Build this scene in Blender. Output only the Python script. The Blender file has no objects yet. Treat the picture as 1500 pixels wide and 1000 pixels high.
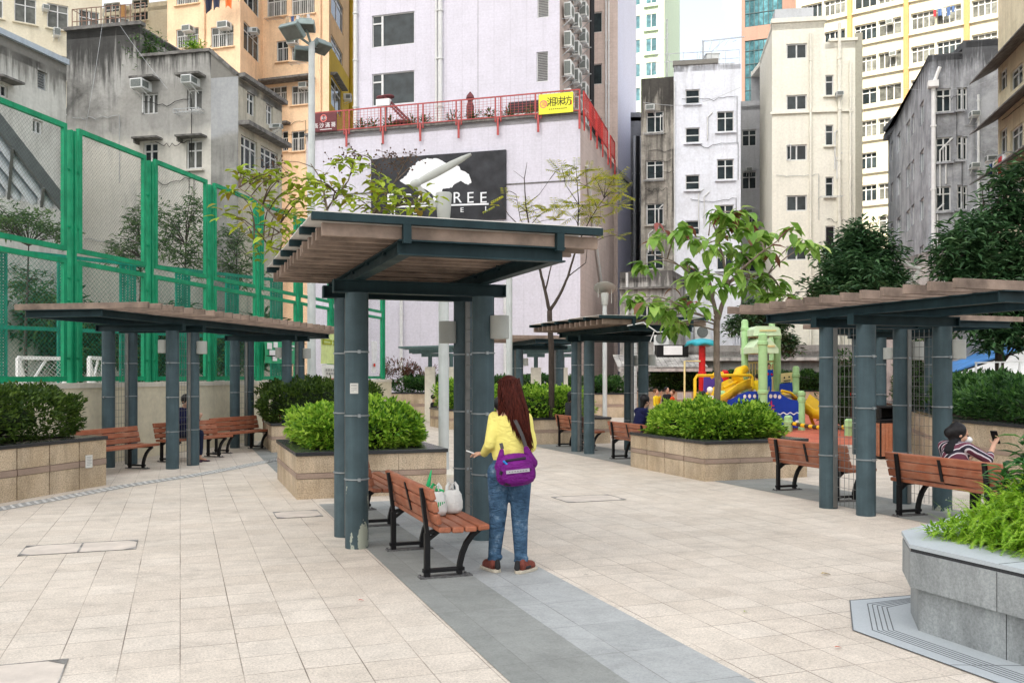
import bpy, bmesh, math, random
from mathutils import Vector, Matrix, Euler, noise
R = random.Random(7)
C = bpy.context.scene.collection
PI = math.pi
F, EYE = 1350.0, 1.6              # focal length in photo pixels, eye height

def P(px, py, D):                 # a point D metres away along the view axis
    return Vector(((px-750)/F*D, D, EYE+(550-py)/F*D))
def G(px, py, z=0.0):             # a point on the level z
    return P(px, py, F*(EYE-z)/(py-550))
TH = math.radians(19.8)
def S(x, y, z=0.0):               # plaza grid -> world
    return Vector((x*math.cos(TH)-y*math.sin(TH), x*math.sin(TH)+y*math.cos(TH), z))

# ---------------------------------------------------------------- mesh builder
class MB:
    def __init__(s): s.v=[]; s.f=[]; s.m=[]; s.mi=0
    def face(s, idx): s.f.append(tuple(idx)); s.m.append(s.mi)
    def poly(s, pts):
        b=len(s.v); s.v += [Vector(p) for p in pts]; s.face(range(b, b+len(pts)))
    def box(s, x0,x1,y0,y1,z0,z1, M=None):
        b=len(s.v)
        for z in (z0,z1):
            for x,y in ((x0,y0),(x1,y0),(x1,y1),(x0,y1)):
                p=Vector((x,y,z)); s.v.append(M@p if M else p)
        for q in ((3,2,1,0),(4,5,6,7),(0,1,5,4),(1,2,6,5),(2,3,7,6),(3,0,4,7)): s.face([b+i for i in q])
    def obox(s, c, size, rz=0.0, rx=0.0, ry=0.0):
        M=Matrix.Translation(Vector(c))@Euler((rx,ry,rz)).to_matrix().to_4x4()
        a,b,d=size[0]/2,size[1]/2,size[2]/2; s.box(-a,a,-b,b,-d,d,M)
    def bar(s, p, q, w, h, up=(0,0,1)):
        p=Vector(p); q=Vector(q); d=(q-p); L=d.length
        if L<1e-6: return
        d/=L; u=Vector(up); x=d.cross(u)
        if x.length<1e-4: x=d.cross(Vector((1,0,0)))
        x.normalize(); u=x.cross(d)
        M=Matrix((x,d,u)).transposed().to_4x4(); M.translation=p
        s.box(-w/2,w/2,0,L,-h/2,h/2,M)
    def tube(s, pts, rad, n=8, caps=True):
        pts=[Vector(p) for p in pts]; k=len(pts)
        if not hasattr(rad,'__len__'): rad=[rad]*k
        ref=None; rings=[]
        for i,p in enumerate(pts):
            d=(pts[min(i+1,k-1)]-pts[max(i-1,0)])
            if d.length<1e-9: d=Vector((0,0,1))
            d.normalize()
            if ref is None:
                ref=d.cross(Vector((0,1,0)))
                if ref.length<.1: ref=d.cross(Vector((1,0,0)))
            ref=(ref-d*ref.dot(d)); ref.normalize(); w=d.cross(ref)
            r=rad[i]; rx,ry=(r if hasattr(r,'__len__') else (r,r))
            b=len(s.v); rings.append(b)
            for j in range(n):
                a=2*PI*j/n; s.v.append(p+ref*(math.cos(a)*rx)+w*(math.sin(a)*ry))
        for i in range(k-1):
            a,b=rings[i],rings[i+1]
            for j in range(n): s.face((a+j,a+(j+1)%n,b+(j+1)%n,b+j))
        if caps:
            s.face([rings[0]+j for j in range(n)][::-1]); s.face([rings[-1]+j for j in range(n)])
    def lathe(s, prof, c=(0,0,0), n=24, M=None):
        c=Vector(c); rings=[]
        for r,z in prof:
            rings.append(len(s.v))
            for j in range(n):
                a=2*PI*j/n; p=Vector((r*math.cos(a),r*math.sin(a),z))
                s.v.append((M@p if M else p)+c)
        for i in range(len(prof)-1):
            a,b=rings[i],rings[i+1]
            for j in range(n): s.face((a+j,a+(j+1)%n,b+(j+1)%n,b+j))
        s.face([rings[0]+j for j in range(n)][::-1]); s.face([rings[-1]+j for j in range(n)])
    def ell(s, c, r, n=14, m=8, M=None):
        pr=[(math.sin(PI*i/m),-math.cos(PI*i/m)) for i in range(m+1)]
        pr[0]=(.02,-1); pr[-1]=(.02,1)
        K=Matrix.Diagonal((r[0],r[1],r[2],1))
        if M: K=M@K
        s.lathe(pr,c,n,K)
    def cap(s, p, q, r0, r1, n=12):             # capsule between two joints, radii may be (rx,ry)
        p=Vector(p); q=Vector(q); d=(q-p); L=d.length; d.normalize()
        def sc(r,k): return (r[0]*k,r[1]*k) if hasattr(r,'__len__') else r*k
        def mx(r): return max(r) if hasattr(r,'__len__') else r
        pts=[];rr=[]
        for k in (1,.85,.5): pts.append(p-d*mx(r0)*k*.9); rr.append(sc(r0,math.sqrt(max(.01,1-k*k))))
        pts+= [p,q]; rr+=[r0,r1]
        for k in (.5,.85,1): pts.append(q+d*mx(r1)*k*.9); rr.append(sc(r1,math.sqrt(max(.01,1-k*k))))
        s.tube(pts,rr,n)
    def prism(s, pts, z0, z1):
        b=len(s.v); n=len(pts)
        for z in (z0,z1):
            for p in pts: s.v.append(Vector((p[0],p[1],z)))
        s.face([b+i for i in range(n)][::-1]); s.face([b+n+i for i in range(n)])
        for i in range(n): s.face((b+i,b+(i+1)%n,b+n+(i+1)%n,b+n+i))
    def loft(s, a, b_, close=True):               # two rings of the same count
        n=len(a); b=len(s.v); s.v += [Vector(p) for p in a]+[Vector(p) for p in b_]
        for i in range(n if close else n-1): s.face((b+i,b+(i+1)%n,b+n+(i+1)%n,b+n+i))
    def leaf(s, p, d, up, L, W, droop=.25):
        d=d.normalized(); x=d.cross(up)
        if x.length<1e-3: x=d.cross(Vector((1,.3,.2)))
        x.normalize(); u=x.cross(d)
        b=len(s.v); e=L*droop
        s.v += [p, p+d*L*.3+x*W*.5+u*L*.07, p+d*L*.34, p+d*L*.3-x*W*.5+u*L*.07,
                p+d*L*.68+x*W*.42-u*e*.35+u*L*.05, p+d*L*.7-u*e*.4, p+d*L*.68-x*W*.42-u*e*.35+u*L*.05, p+d*L-u*e]
        for q in ((0,1,2),(0,2,3),(1,4,5,2),(2,5,6,3),(4,7,5),(5,7,6)): s.face([b+i for i in q])
    def leaf2(s, p, d, up, L, W):                 # light two-triangle folded leaf
        d=d.normalized(); x=d.cross(up)
        if x.length<1e-3: x=d.cross(Vector((1,.3,.2)))
        x.normalize(); u=x.cross(d); b=len(s.v)
        s.v += [p, p+d*L*.5+x*W*.5+u*W*.12, p+d*L-u*L*.12, p+d*L*.5-x*W*.5+u*W*.12]
        s.face((b,b+1,b+2)); s.face((b,b+2,b+3))
    def build(s, name, mats, parent=None, smooth=False, world=False, bevel=0, angle=40):
        me=bpy.data.meshes.new(name)
        v=s.v
        if world and parent is not None:
            I=MW[parent.name].inverted(); v=[I@p for p in v]
        me.from_pydata([tuple(p) for p in v],[],s.f)
        mats=mats if isinstance(mats,(list,tuple)) else [mats]
        for m in mats: me.materials.append(m)
        if len(mats)>1: me.polygons.foreach_set('material_index',s.m)
        if smooth: me.polygons.foreach_set('use_smooth',[True]*len(me.polygons))
        me.update()
        if smooth and smooth!='all':
            try: me.set_sharp_from_angle(angle=math.radians(angle))
            except Exception: pass
        o=bpy.data.objects.new(name,me); C.objects.link(o)
        if parent: o.parent=parent
        if bevel:
            b=o.modifiers.new('b','BEVEL'); b.width=bevel; b.segments=2; b.limit_method='ANGLE'; b.angle_limit=math.radians(40)
        return o
MW={}
def tag(o,label=None,cat=None,group=None,kind=None):
    if label: o['label']=label
    if cat: o['category']=cat
    if group: o['group']=group
    if kind: o['kind']=kind
    return o
def thing(name,label,cat,loc=(0,0,0),rz=0.0,group=None,kind=None):
    o=bpy.data.objects.new(name,None); C.objects.link(o); o.empty_display_size=.1
    o.location=loc; o.rotation_euler=(0,0,rz)
    MW[o.name]=Matrix.Translation(Vector(loc))@Matrix.Rotation(rz,4,'Z')
    return tag(o,label,cat,group,kind)
KIDS={}
def copy_tree(o, loc=None, rz=None, label=None, group=None, parent=None):
    c=o.copy(); C.objects.link(c)
    if parent: c.parent=parent
    if loc is not None: c.location=loc
    if rz is not None: c.rotation_euler=(0,0,rz)
    if label: c['label']=label
    if group: c['group']=group
    if loc is not None: MW[c.name]=Matrix.Translation(Vector(loc))@Matrix.Rotation(rz or 0,4,'Z')
    for ch in [k for k in bpy.data.objects if k.parent==o]: copy_tree(ch,parent=c)
    return c
def remesh(o, vox, sm=4, fac=.5):
    m=o.modifiers.new('r','REMESH'); m.mode='VOXEL'; m.voxel_size=vox; m.use_smooth_shade=True
    if sm: s=o.modifiers.new('s','SMOOTH'); s.iterations=sm; s.factor=fac
    return o
def text_mesh(body, size, M, mat, parent, name='lettering', ext=.004, font=None, align='CENTER', sx=1.0, world=True):
    cu=bpy.data.curves.new('t','FONT'); cu.body=body; cu.size=size; cu.extrude=ext; cu.align_x=align; cu.align_y='CENTER'
    o=bpy.data.objects.new('t',cu); C.objects.link(o)
    dg=bpy.context.evaluated_depsgraph_get(); me=bpy.data.meshes.new_from_object(o.evaluated_get(dg))
    bpy.data.objects.remove(o)
    K=M@Matrix.Diagonal((sx,1,1,1))
    if world and parent: K=MW[parent.name].inverted()@K
    me.transform(K); me.materials.clear(); me.materials.append(mat); me.name=name
    r=bpy.data.objects.new(name,me); C.objects.link(r)
    if parent: r.parent=parent
    return r

# ---------------------------------------------------------------- materials
def s2l(c): return tuple(((x/12.92) if x<=.04045 else ((x+.055)/1.055)**2.4) for x in c)
class NT:
    def __init__(s,name):
        s.m=bpy.data.materials.new(name); s.m.use_nodes=True; s.t=s.m.node_tree; s.n=s.t.nodes; s.l=s.t.links
        s.b=s.n['Principled BSDF']
    def new(s,t,**k):
        n=s.n.new(t)
        for a,v in k.items(): setattr(n,a,v)
        return n
    def link(s,a,b): s.l.new(a,b)
    def coord(s,kind='Object',scale=(1,1,1),rot=(0,0,0)):
        c=s.new('ShaderNodeTexCoord'); m=s.new('ShaderNodeMapping'); s.link(c.outputs[kind],m.inputs[0])
        m.inputs['Scale'].default_value=scale; m.inputs['Rotation'].default_value=rot; return m.outputs[0]
    def noise(s,vec,scale,detail=4,rough=.6,dist=0):
        n=s.new('ShaderNodeTexNoise'); s.link(vec,n.inputs['Vector']); n.inputs['Scale'].default_value=scale
        n.inputs['Detail'].default_value=detail; n.inputs['Roughness'].default_value=rough; n.inputs['Distortion'].default_value=dist
        return n.outputs['Fac']
    def ramp(s,fac,stops,mode='LINEAR'):
        r=s.new('ShaderNodeValToRGB'); s.link(fac,r.inputs[0]); r.color_ramp.interpolation=mode
        e=r.color_ramp.elements
        while len(e)<len(stops): e.new(.5)
        for i,(p,c) in enumerate(stops):
            e[i].position=p; e[i].color=(c,c,c,1) if not hasattr(c,'__len__') else tuple(c)+(1,)
        return r.outputs[0]
    def mix(s,fac,a,b,mode='MIX'):
        n=s.new('ShaderNodeMix',data_type='RGBA',blend_type=mode)
        for v,i in ((fac,0),(a,6),(b,7)):
            if isinstance(v,bpy.types.NodeSocket): s.link(v,n.inputs[i])
            elif i==0: n.inputs[0].default_value=v
            else: n.inputs[i].default_value=tuple(v)+(1,) if hasattr(v,'__len__') else (v,v,v,1)
        return n.outputs[2]
    def bump(s,h,strength=.3,dist=.01):
        b=s.new('ShaderNodeBump'); s.link(h,b.inputs['Height']); b.inputs['Strength'].default_value=strength
        b.inputs['Distance'].default_value=dist; s.link(b.outputs[0],s.b.inputs['Normal'])
    def set(s,color=None,rough=.7,metal=0,spec=.5):
        if isinstance(color,bpy.types.NodeSocket): s.link(color,s.b.inputs['Base Color'])
        elif color is not None: s.b.inputs['Base Color'].default_value=tuple(color)+(1,)
        if isinstance(rough,bpy.types.NodeSocket): s.link(rough,s.b.inputs['Roughness'])
        else: s.b.inputs['Roughness'].default_value=rough
        s.b.inputs['Metallic'].default_value=metal; s.b.inputs['Specular IOR Level'].default_value=spec
        return s.m
def pmat(name,c,rough=.6,metal=0,var=.12,scale=6,bump=0,bscale=60,spec=.22,coordk='Object'):
    t=NT(name); v=t.coord(coordk); n=t.noise(v,scale,5)
    d=tuple(x*(1-var*1.6) for x in c); l=tuple(min(1,x*(1+var)) for x in c)
    col=t.ramp(n,[(.3,d),(.7,l)])
    if bump: t.bump(t.noise(v,bscale,3),bump,.01)
    return t.set(col,rough,metal,spec)
def wallmat(name,c,stain,amount=.5,tile=None,bumpy=.15,streak=1.0,patch=None,low=None,top=None):
    """painted or raw wall: blotches, vertical streaks, optional tile joints"""
    t=NT(name); v=t.coord(); st=t.coord(scale=(1.1,1.1,.09))
    a=t.noise(v,.75,8,.72,.3); b=t.noise(st,2.2,6,.65)
    fa=t.ramp(a,[(.42,0.0),(.72,1.0)]); fb=t.ramp(b,[(.5,0.0),(.78,1.0)])
    x=t.mix(amount,c,c)
    m1=t.new('ShaderNodeMath',operation='MULTIPLY'); t.link(fa,m1.inputs[0]); m1.inputs[1].default_value=amount
    m2=t.new('ShaderNodeMath',operation='MULTIPLY'); t.link(fb,m2.inputs[0]); m2.inputs[1].default_value=amount*streak
    col=t.mix(m1.outputs[0],c,stain); col=t.mix(m2.outputs[0],col,tuple(k*.75 for k in stain))
    if patch:
        pn=t.noise(v,.22,2,.5,.6); pf=t.ramp(pn,[(.5,0.0),(.53,1.0)]); pm=t.new('ShaderNodeMath',operation='MULTIPLY')
        t.link(pf,pm.inputs[0]); pm.inputs[1].default_value=.6; col=t.mix(pm.outputs[0],col,patch)
    if low:
        sp0=t.new('ShaderNodeSeparateXYZ'); t.link(v,sp0.inputs[0]); ad0=t.new('ShaderNodeMath',operation='MULTIPLY_ADD'); t.link(t.noise(t.coord(scale=(1,1,.5)),.5,4,.6),ad0.inputs[0]); ad0.inputs[1].default_value=3.0; t.link(sp0.outputs[2],ad0.inputs[2])
        mr=t.new('ShaderNodeMapRange'); t.link(ad0.outputs[0],mr.inputs[0]); mr.inputs[1].default_value=low[0]+1.4; mr.inputs[2].default_value=low[0]+1.9; mr.inputs[3].default_value=.75; mr.inputs[4].default_value=0
        st2=t.mix(t.ramp(t.noise(t.coord(scale=(1,1,.2)),1.2,6,.65),[(.5,0.0),(.75,.6)]),low[1],stain); col=t.mix(mr.outputs[0],col,st2)
    if top:
        sp1=t.new('ShaderNodeSeparateXYZ'); t.link(v,sp1.inputs[0]); m1_=t.new('ShaderNodeMapRange'); t.link(sp1.outputs[2],m1_.inputs[0]); m1_.inputs[1].default_value=top[0]-top[1]; m1_.inputs[2].default_value=top[0]; m1_.inputs[3].default_value=-.32; m1_.inputs[4].default_value=.22
        a1=t.new('ShaderNodeMath',operation='ADD'); t.link(t.noise(t.coord(scale=(1.6,1.6,.12)),2.4,6,.7),a1.inputs[0]); t.link(m1_.outputs[0],a1.inputs[1])
        col=t.mix(t.ramp(a1.outputs[0],[(.46,0.0),(.62,.9)]),col,tuple(k*.55 for k in stain))
    fine=t.ramp(t.noise(v,9,4),[(.3,.9),(.7,1.06)]); col=t.mix(1.0,col,fine,'MULTIPLY')
    if tile:
        # joints from world height and running length
        g=t.new('ShaderNodeTexCoord'); sp=t.new('ShaderNodeSeparateXYZ'); t.link(g.outputs['Object'],sp.inputs[0])
        for ax,per,wd in ((2,tile[1],tile[2]),(0,tile[0],tile[2])):
            q=t.new('ShaderNodeMath',operation='MULTIPLY'); t.link(sp.outputs[ax],q.inputs[0]); q.inputs[1].default_value=1/per
            fr=t.new('ShaderNodeMath',operation='FRACT'); t.link(q.outputs[0],fr.inputs[0])
            lt=t.new('ShaderNodeMath',operation='LESS_THAN'); t.link(fr.outputs[0],lt.inputs[0]); lt.inputs[1].default_value=wd
            k=t.new('ShaderNodeMath',operation='MULTIPLY'); t.link(lt.outputs[0],k.inputs[0]); k.inputs[1].default_value=tile[3]
            col=t.mix(k.outputs[0],col,tuple(j*.45 for j in c))
    t.bump(t.noise(v,14,5),bumpy,.02)
    return t.set(col,.85,0,.3)
def leafmat(name,cols,rough=.45,trans=.35,clump=1.6,spec=.28):
    t=NT(name); g=t.new('ShaderNodeNewGeometry'); v=t.coord()
    n=t.noise(v,clump,3)
    ad=t.new('ShaderNodeMath',operation='MULTIPLY_ADD'); t.link(g.outputs['Random Per Island'],ad.inputs[0]); ad.inputs[1].default_value=.62
    k=t.new('ShaderNodeMath',operation='MULTIPLY_ADD'); t.link(n,k.inputs[0]); k.inputs[1].default_value=.9; k.inputs[2].default_value=-.27
    t.link(k.outputs[0],ad.inputs[2])
    N=len(cols); col=t.ramp(ad.outputs[0],[(i/(N-1),c) for i,c in enumerate(cols)])
    t.set(col,rough,0,spec)
    tr=t.new('ShaderNodeBsdfTranslucent'); t.link(col,tr.inputs[0]); mx=t.new('ShaderNodeMixShader'); mx.inputs[0].default_value=trans
    t.link(t.b.outputs[0],mx.inputs[1]); t.link(tr.outputs[0],mx.inputs[2]); t.link(mx.outputs[0],t.n['Material Output'].inputs[0])
    return t.m
def paintmat(name,c,chip=None,rough=.4,chipz=.75,dirt=.25,amount=.5):
    """painted steel with chips low down and faint vertical runs"""
    t=NT(name); v=t.coord(); st=t.coord(scale=(6,6,.4))
    n=t.noise(v,3.5,5); col=t.ramp(n,[(.3,tuple(x*(1-dirt) for x in c)),(.7,tuple(min(1,x*(1+dirt*.6)) for x in c))])
    s=t.ramp(t.noise(st,3,5),[(.45,1.0),(.75,1.0+dirt)]); col=t.mix(1.0,col,s,'MULTIPLY')
    if chip:
        sp=t.new('ShaderNodeSeparateXYZ'); t.link(v,sp.inputs[0])
        zz=t.new('ShaderNodeMapRange'); t.link(sp.outputs[2],zz.inputs[0]); zz.inputs[1].default_value=.5; zz.inputs[2].default_value=chipz
        zz.inputs[3].default_value=.115; zz.inputs[4].default_value=-.12
        cn=t.noise(t.coord(scale=(1,1,.45)),5.5,5,.62); ad=t.new('ShaderNodeMath',operation='ADD'); t.link(cn,ad.inputs[0]); t.link(zz.outputs[0],ad.inputs[1])
        f=t.ramp(ad.outputs[0],[(.655,0.0),(.665,1.0)]); col=t.mix(f,col,chip)
    rr=t.ramp(n,[(.3,rough+.12),(.7,rough-.05)])
    t.bump(t.noise(v,40,3),.06,.005)
    return t.set(col,rr,0,.2)
M={}
def mk():
    # plaza tiles
    def tiles(name,c1,c2,mortar,bw,bh,off,rot,msize,loc=(0,0,0),speck=.5,vein=0):
        t=NT(name); v=t.coord(rot=(0,0,rot)); v.node.inputs['Location'].default_value=loc
        br=t.new('ShaderNodeTexBrick',offset=off,squash=1.0); t.link(v,br.inputs['Vector'])
        br.inputs['Scale'].default_value=1.0; br.inputs['Brick Width'].default_value=bw; br.inputs['Row Height'].default_value=bh
        br.inputs['Mortar Size'].default_value=msize; br.inputs['Mortar Smooth'].default_value=.1; br.inputs['Bias'].default_value=0
        br.inputs['Color1'].default_value=tuple(c1)+(1,); br.inputs['Color2'].default_value=tuple(c2)+(1,)
        jn=t.noise(v,1.1,4); jm=t.ramp(jn,[(.38,tuple((a*.2+b*.8) for a,b in zip(mortar,c1))),(.62,mortar)])
        t.link(jm,br.inputs['Mortar'])
        col=br.outputs['Color']
        big=t.ramp(t.noise(v,.45,6,.7),[(.3,.86),(.55,1.0),(.75,1.06)]); col=t.mix(1.0,col,big,'MULTIPLY')
        mid=t.ramp(t.noise(v,4,8,.8,.6),[(.3,.82),(.55,1.02),(.72,1.1)]); col=t.mix(1.0,col,mid,'MULTIPLY')
        # stains: old water marks
        stn=t.ramp(t.noise(t.coord(scale=(1,1.7,1)),.9,8,.72,.5),[(.54,1.0),(.66,.8)]); col=t.mix(.8,col,stn,'MULTIPLY')
        sp=t.ramp(t.noise(v,62,3,.95),[(.32,.55),(.5,1.0),(.68,1.25)]); col=t.mix(min(1,speck*1.7),col,sp,'MULTIPLY')
        vo=t.new('ShaderNodeTexVoronoi'); vo.inputs['Scale'].default_value=2.6; t.link(v,vo.inputs['Vector'])
        sr=t.new('ShaderNodeSeparateColor'); t.link(vo.outputs['Color'],sr.inputs[0]); ms=t.new('ShaderNodeMath',operation='MULTIPLY'); ms.inputs[1].default_value=.055; t.link(sr.outputs[0],ms.inputs[0])
        lt=t.new('ShaderNodeMath',operation='LESS_THAN'); t.link(vo.outputs['Distance'],lt.inputs[0]); t.link(ms.outputs[0],lt.inputs[1]); g1=t.new('ShaderNodeMath',operation='MULTIPLY'); t.link(lt.outputs[0],g1.inputs[0]); g1.inputs[1].default_value=.5
        col=t.mix(g1.outputs[0],col,tuple(k*.35 for k in c1))
        b=t.new('ShaderNodeMath',operation='MULTIPLY_ADD'); t.link(br.outputs['Fac'],b.inputs[0]); b.inputs[1].default_value=-1.0; t.link(t.noise(v,60,3),b.inputs[2])
        t.bump(b.outputs[0],.35,.006)
        rr=t.ramp(t.noise(v,2.5,5),[(.3,.5),(.7,.75)])
        return t.set(col,rr,0,.2)
    M['tile']=tiles('beige_granite_paving',(.57,.505,.425),(.62,.56,.48),(.2,.165,.135),.32,.32,0,-TH,.0035)
    M['slate']=tiles('grey_slate_paving',(.235,.245,.23),(.27,.28,.265),(.2,.2,.19),.6,.6,0,-TH,.0035,speck=.25)
    M['slate2']=tiles('pale_grey_slate_paving',(.32,.335,.33),(.37,.385,.38),(.22,.22,.21),.6,.6,0,-TH,.0035,speck=.25)
    M['farfloor']=pmat('far_ground',(.42,.41,.39),.9,var=.2,scale=1)
    M['rubber']=tiles('red_rubber_tiles',(.52,.13,.08),(.58,.17,.1),(.2,.06,.04),.5,.5,0,-TH,.008,speck=.4)
    M['granite']=tiles_wall('beige_granite',(.45,.345,.225),(.57,.46,.33),(.22,.17,.12))
    M['granite_band']=speckle('rough_pink_granite',(.42,.31,.24),(.24,.17,.13),120,.5)
    M['bluestone']=speckle('grey_granite',(.34,.36,.36),(.2,.22,.22),55,.25,streak=.55)
    M['bluestone_cap']=speckle('grey_granite_cap',(.44,.48,.5),(.36,.4,.42),90,.12)
    M['capblack']=speckle('polished_black_granite',(.035,.038,.042),(.015,.016,.018),90,.03,rough=.22)
    M['teal']=paintmat('teal_grey_paint',(.052,.082,.093),(.33,.36,.3),.45,chipz=1.0)
    M['tealbeam']=paintmat('dark_teal_paint',(.012,.03,.035),None,.5)
    M['tealfar']=paintmat('grey_green_paint',(.1,.16,.16),None,.5)
    M['brown']=pmat('weathered_brown_timber',(.26,.195,.155),.75,var=.35,scale=3,bump=.25,bscale=30)
    M['sheet']=pmat('opal_roof_sheet',(.66,.64,.6),.5,var=.14,scale=2)
    M['benchwood']=wood('bench_hardwood',(.36,.125,.065),(.22,.07,.035))
    M['binwood']=wood('bin_slats_wood',(.42,.16,.085),(.32,.11,.055))
    M['black']=pmat('black_cast_iron',(.008,.008,.009),.45,var=.2,scale=20,bump=.1)
    M['plate']=pmat('dusty_steel_plate',(.12,.12,.12),.6,var=.4,scale=30)
    M['steel']=pmat('galvanised_steel',(.42,.44,.45),.45,.35,var=.1)
    M['pole']=paintmat('pale_grey_pole_paint',(.5,.53,.52),None,.45,dirt=.12)
    M['lampgrey']=pmat('lamp_housing_grey',(.4,.41,.38),.5,var=.06)
    M['greencage']=paintmat('green_fence_paint',(.008,.25,.115),None,.45,dirt=.25)
    M['darkcage']=paintmat('teal_court_fence_paint',(.008,.2,.13),None,.5,dirt=.3)
    M['wire']=pmat('fence_wire',(.13,.17,.145),.5,.4,var=.1)
    M['wirelight']=pmat('trellis_wire',(.2,.2,.19),.5,.5,var=.1)
    M['creamwall']=wallmat('cream_painted_wall',(.74,.68,.51),(.46,.42,.32),.35,streak=.9)
    M['white']=pmat('white_paint',(.78,.78,.77),.5,var=.05)
    M['whitepost']=wallmat('cream_render_post',(.72,.68,.58),(.5,.47,.4),.3)
    M['soil']=pmat('planter_soil',(.045,.032,.022),.95,var=.4,scale=12,bump=.8,bscale=25)
    M['bark']=barkmat('tree_bark',(.24,.19,.15),(.11,.085,.065))
    M['barkdark']=barkmat('dark_bark',(.07,.055,.045),(.035,.028,.022))
    M['twig']=pmat('twigs',(.1,.07,.05),.9,var=.3)
    M['hedge_lime']=leafmat('lime_hedge_leaves',[(.02,.07,.008),(.12,.28,.02),(.38,.58,.06),(.6,.78,.14)])
    M['hedge_mid']=leafmat('olive_hedge_leaves',[(.012,.03,.008),(.035,.075,.012),(.08,.14,.02),(.15,.22,.04)])
    M['hedge_dark']=leafmat('dark_hedge_leaves',[(.01,.03,.01),(.025,.08,.02),(.06,.15,.03),(.11,.22,.05)])
    M['fern']=leafmat('fern_fronds',[(.07,.18,.01),(.2,.4,.02),(.38,.6,.05),(.55,.72,.12)],clump=2.5)
    M['gloss']=leafmat('glossy_broad_leaves',[(.012,.06,.02),(.04,.15,.03),(.1,.28,.04),(.2,.42,.06)],rough=.3)
    M['crape']=leafmat('autumn_lime_leaves',[(.36,.16,.02),(.17,.24,.015),(.34,.45,.03),(.56,.6,.07)],clump=1.5)
    M['crape2']=leafmat('yellow_feathery_leaves',[(.14,.2,.03),(.3,.36,.03),(.5,.5,.05),(.6,.42,.04)],clump=1.0)
    M['bigleaf']=leafmat('large_green_leaves',[(.06,.13,.02),(.15,.31,.04),(.3,.48,.09),(.52,.62,.2)],rough=.35,trans=.4)
    M['redleaf']=leafmat('red_old_leaves',[(.3,.05,.06),(.2,.1,.05),(.38,.09,.1)],rough=.5)
    M['darkleaf']=leafmat('dark_glossy_leaves',[(.01,.032,.014),(.03,.08,.03),(.07,.155,.06),(.18,.3,.13)],rough=.33,trans=.2)
    M['midleaf']=leafmat('mid_green_leaves',[(.02,.055,.02),(.045,.11,.03),(.1,.19,.05),(.2,.3,.1)],trans=.3)
    M['seed']=pmat('dry_seed_pods',(.1,.055,.035),.8)
def tiles_wall(name,c1,c2,mortar):
    t=NT(name); g=t.new('ShaderNodeNewGeometry')
    v=t.coord()
    n=t.noise(v,1.3,3); big=t.ramp(n,[(.35,c1),(.65,c2)])
    sp=t.ramp(t.noise(v,55,3,.8),[(.33,.45),(.5,1.0),(.68,1.3)]); col=t.mix(.95,big,sp,'MULTIPLY')
    st=t.ramp(t.noise(t.coord(scale=(2,2,.6)),1.6,7,.7,.4),[(.42,1.0),(.62,.68)]); col=t.mix(.8,col,st,'MULTIPLY')
    t.bump(t.noise(v,70,3),.25,.004); t.set(col,.6,0,.35)
    return t.m
def speckle(name,c1,c2,sc,var,rough=.6,streak=0):
    t=NT(name); v=t.coord(); col=t.ramp(t.noise(v,sc,4,.8),[(.3,c2),(.62,c1)])
    b=t.ramp(t.noise(v,2.2,6,.7),[(.3,1-var*.6),(.65,1.0)]); col=t.mix(1.0,col,b,'MULTIPLY')
    if streak:
        s=t.ramp(t.noise(t.coord(scale=(3,3,.8)),1.7,7,.7),[(.4,1-streak*.45),(.66,1.12)]); col=t.mix(1.0,col,s,'MULTIPLY')
    t.bump(t.noise(v,sc,3),.12,.003); return t.set(col,rough,0,.5)
def wood(name,c1,c2):
    t=NT(name); g=t.new('ShaderNodeNewGeometry'); v=t.coord(scale=(14,1.2,14)); n=t.noise(v,2.2,6,.65,.4)
    col=t.ramp(n,[(.3,c2),(.65,c1)]); r=t.ramp(g.outputs['Random Per Island'],[(0,.82),(1,1.14)]); col=t.mix(1.0,col,r,'MULTIPLY')
    w=t.ramp(t.noise(t.coord(),3.5,5,.7),[(.45,0.0),(.8,.35)]); col=t.mix(w,col,(.55,.36,.26))
    t.bump(n,.25,.004); return t.set(col,.45,0,.25)
def barkmat(name,c1,c2):
    t=NT(name); v=t.coord(scale=(7,7,2)); n=t.noise(v,3,6,.7); col=t.ramp(n,[(.3,c2),(.65,c1)]); t.bump(n,.6,.02); return t.set(col,.9,0,.2)
def glassmat(name,c,rough=.12,spec=.8):
    t=NT(name); g=t.new('ShaderNodeNewGeometry'); v=t.coord()
    r=t.ramp(g.outputs['Random Per Island'],[(0,tuple(x*.5 for x in c)),(.5,c),(1,tuple(min(1,x*1.9) for x in c))])
    n=t.ramp(t.noise(v,1.8,3),[(.35,.6),(.65,1.3)]); col=t.mix(1.0,r,n,'MULTIPLY')
    t.bump(t.noise(v,.8,2),.04,.02); return t.set(col,rough,0,spec*.22)
mk()
M['glass']=glassmat('dark_window_glass',(.025,.034,.037))
M['glassblue']=glassmat('blue_glass',(.05,.13,.16),.06,1.0)
M['curtainglass']=glassmat('curtained_window_glass',(.11,.115,.105),.25)
M['frame']=pmat('aluminium_window_frame',(.62,.63,.62),.45,var=.06)
M['concrete_hood']=pmat('stained_concrete_hood',(.17,.165,.155),.9,var=.35,scale=5)
M['acwhite']=pmat('air_conditioner_casing',(.66,.68,.67),.5,var=.1,scale=3)
M['acgrille']=pmat('air_conditioner_grille',(.17,.19,.18),.6,var=.3,scale=40)
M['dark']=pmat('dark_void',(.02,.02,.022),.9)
def chk(name): return M[name]
EXPO=1.75
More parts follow.
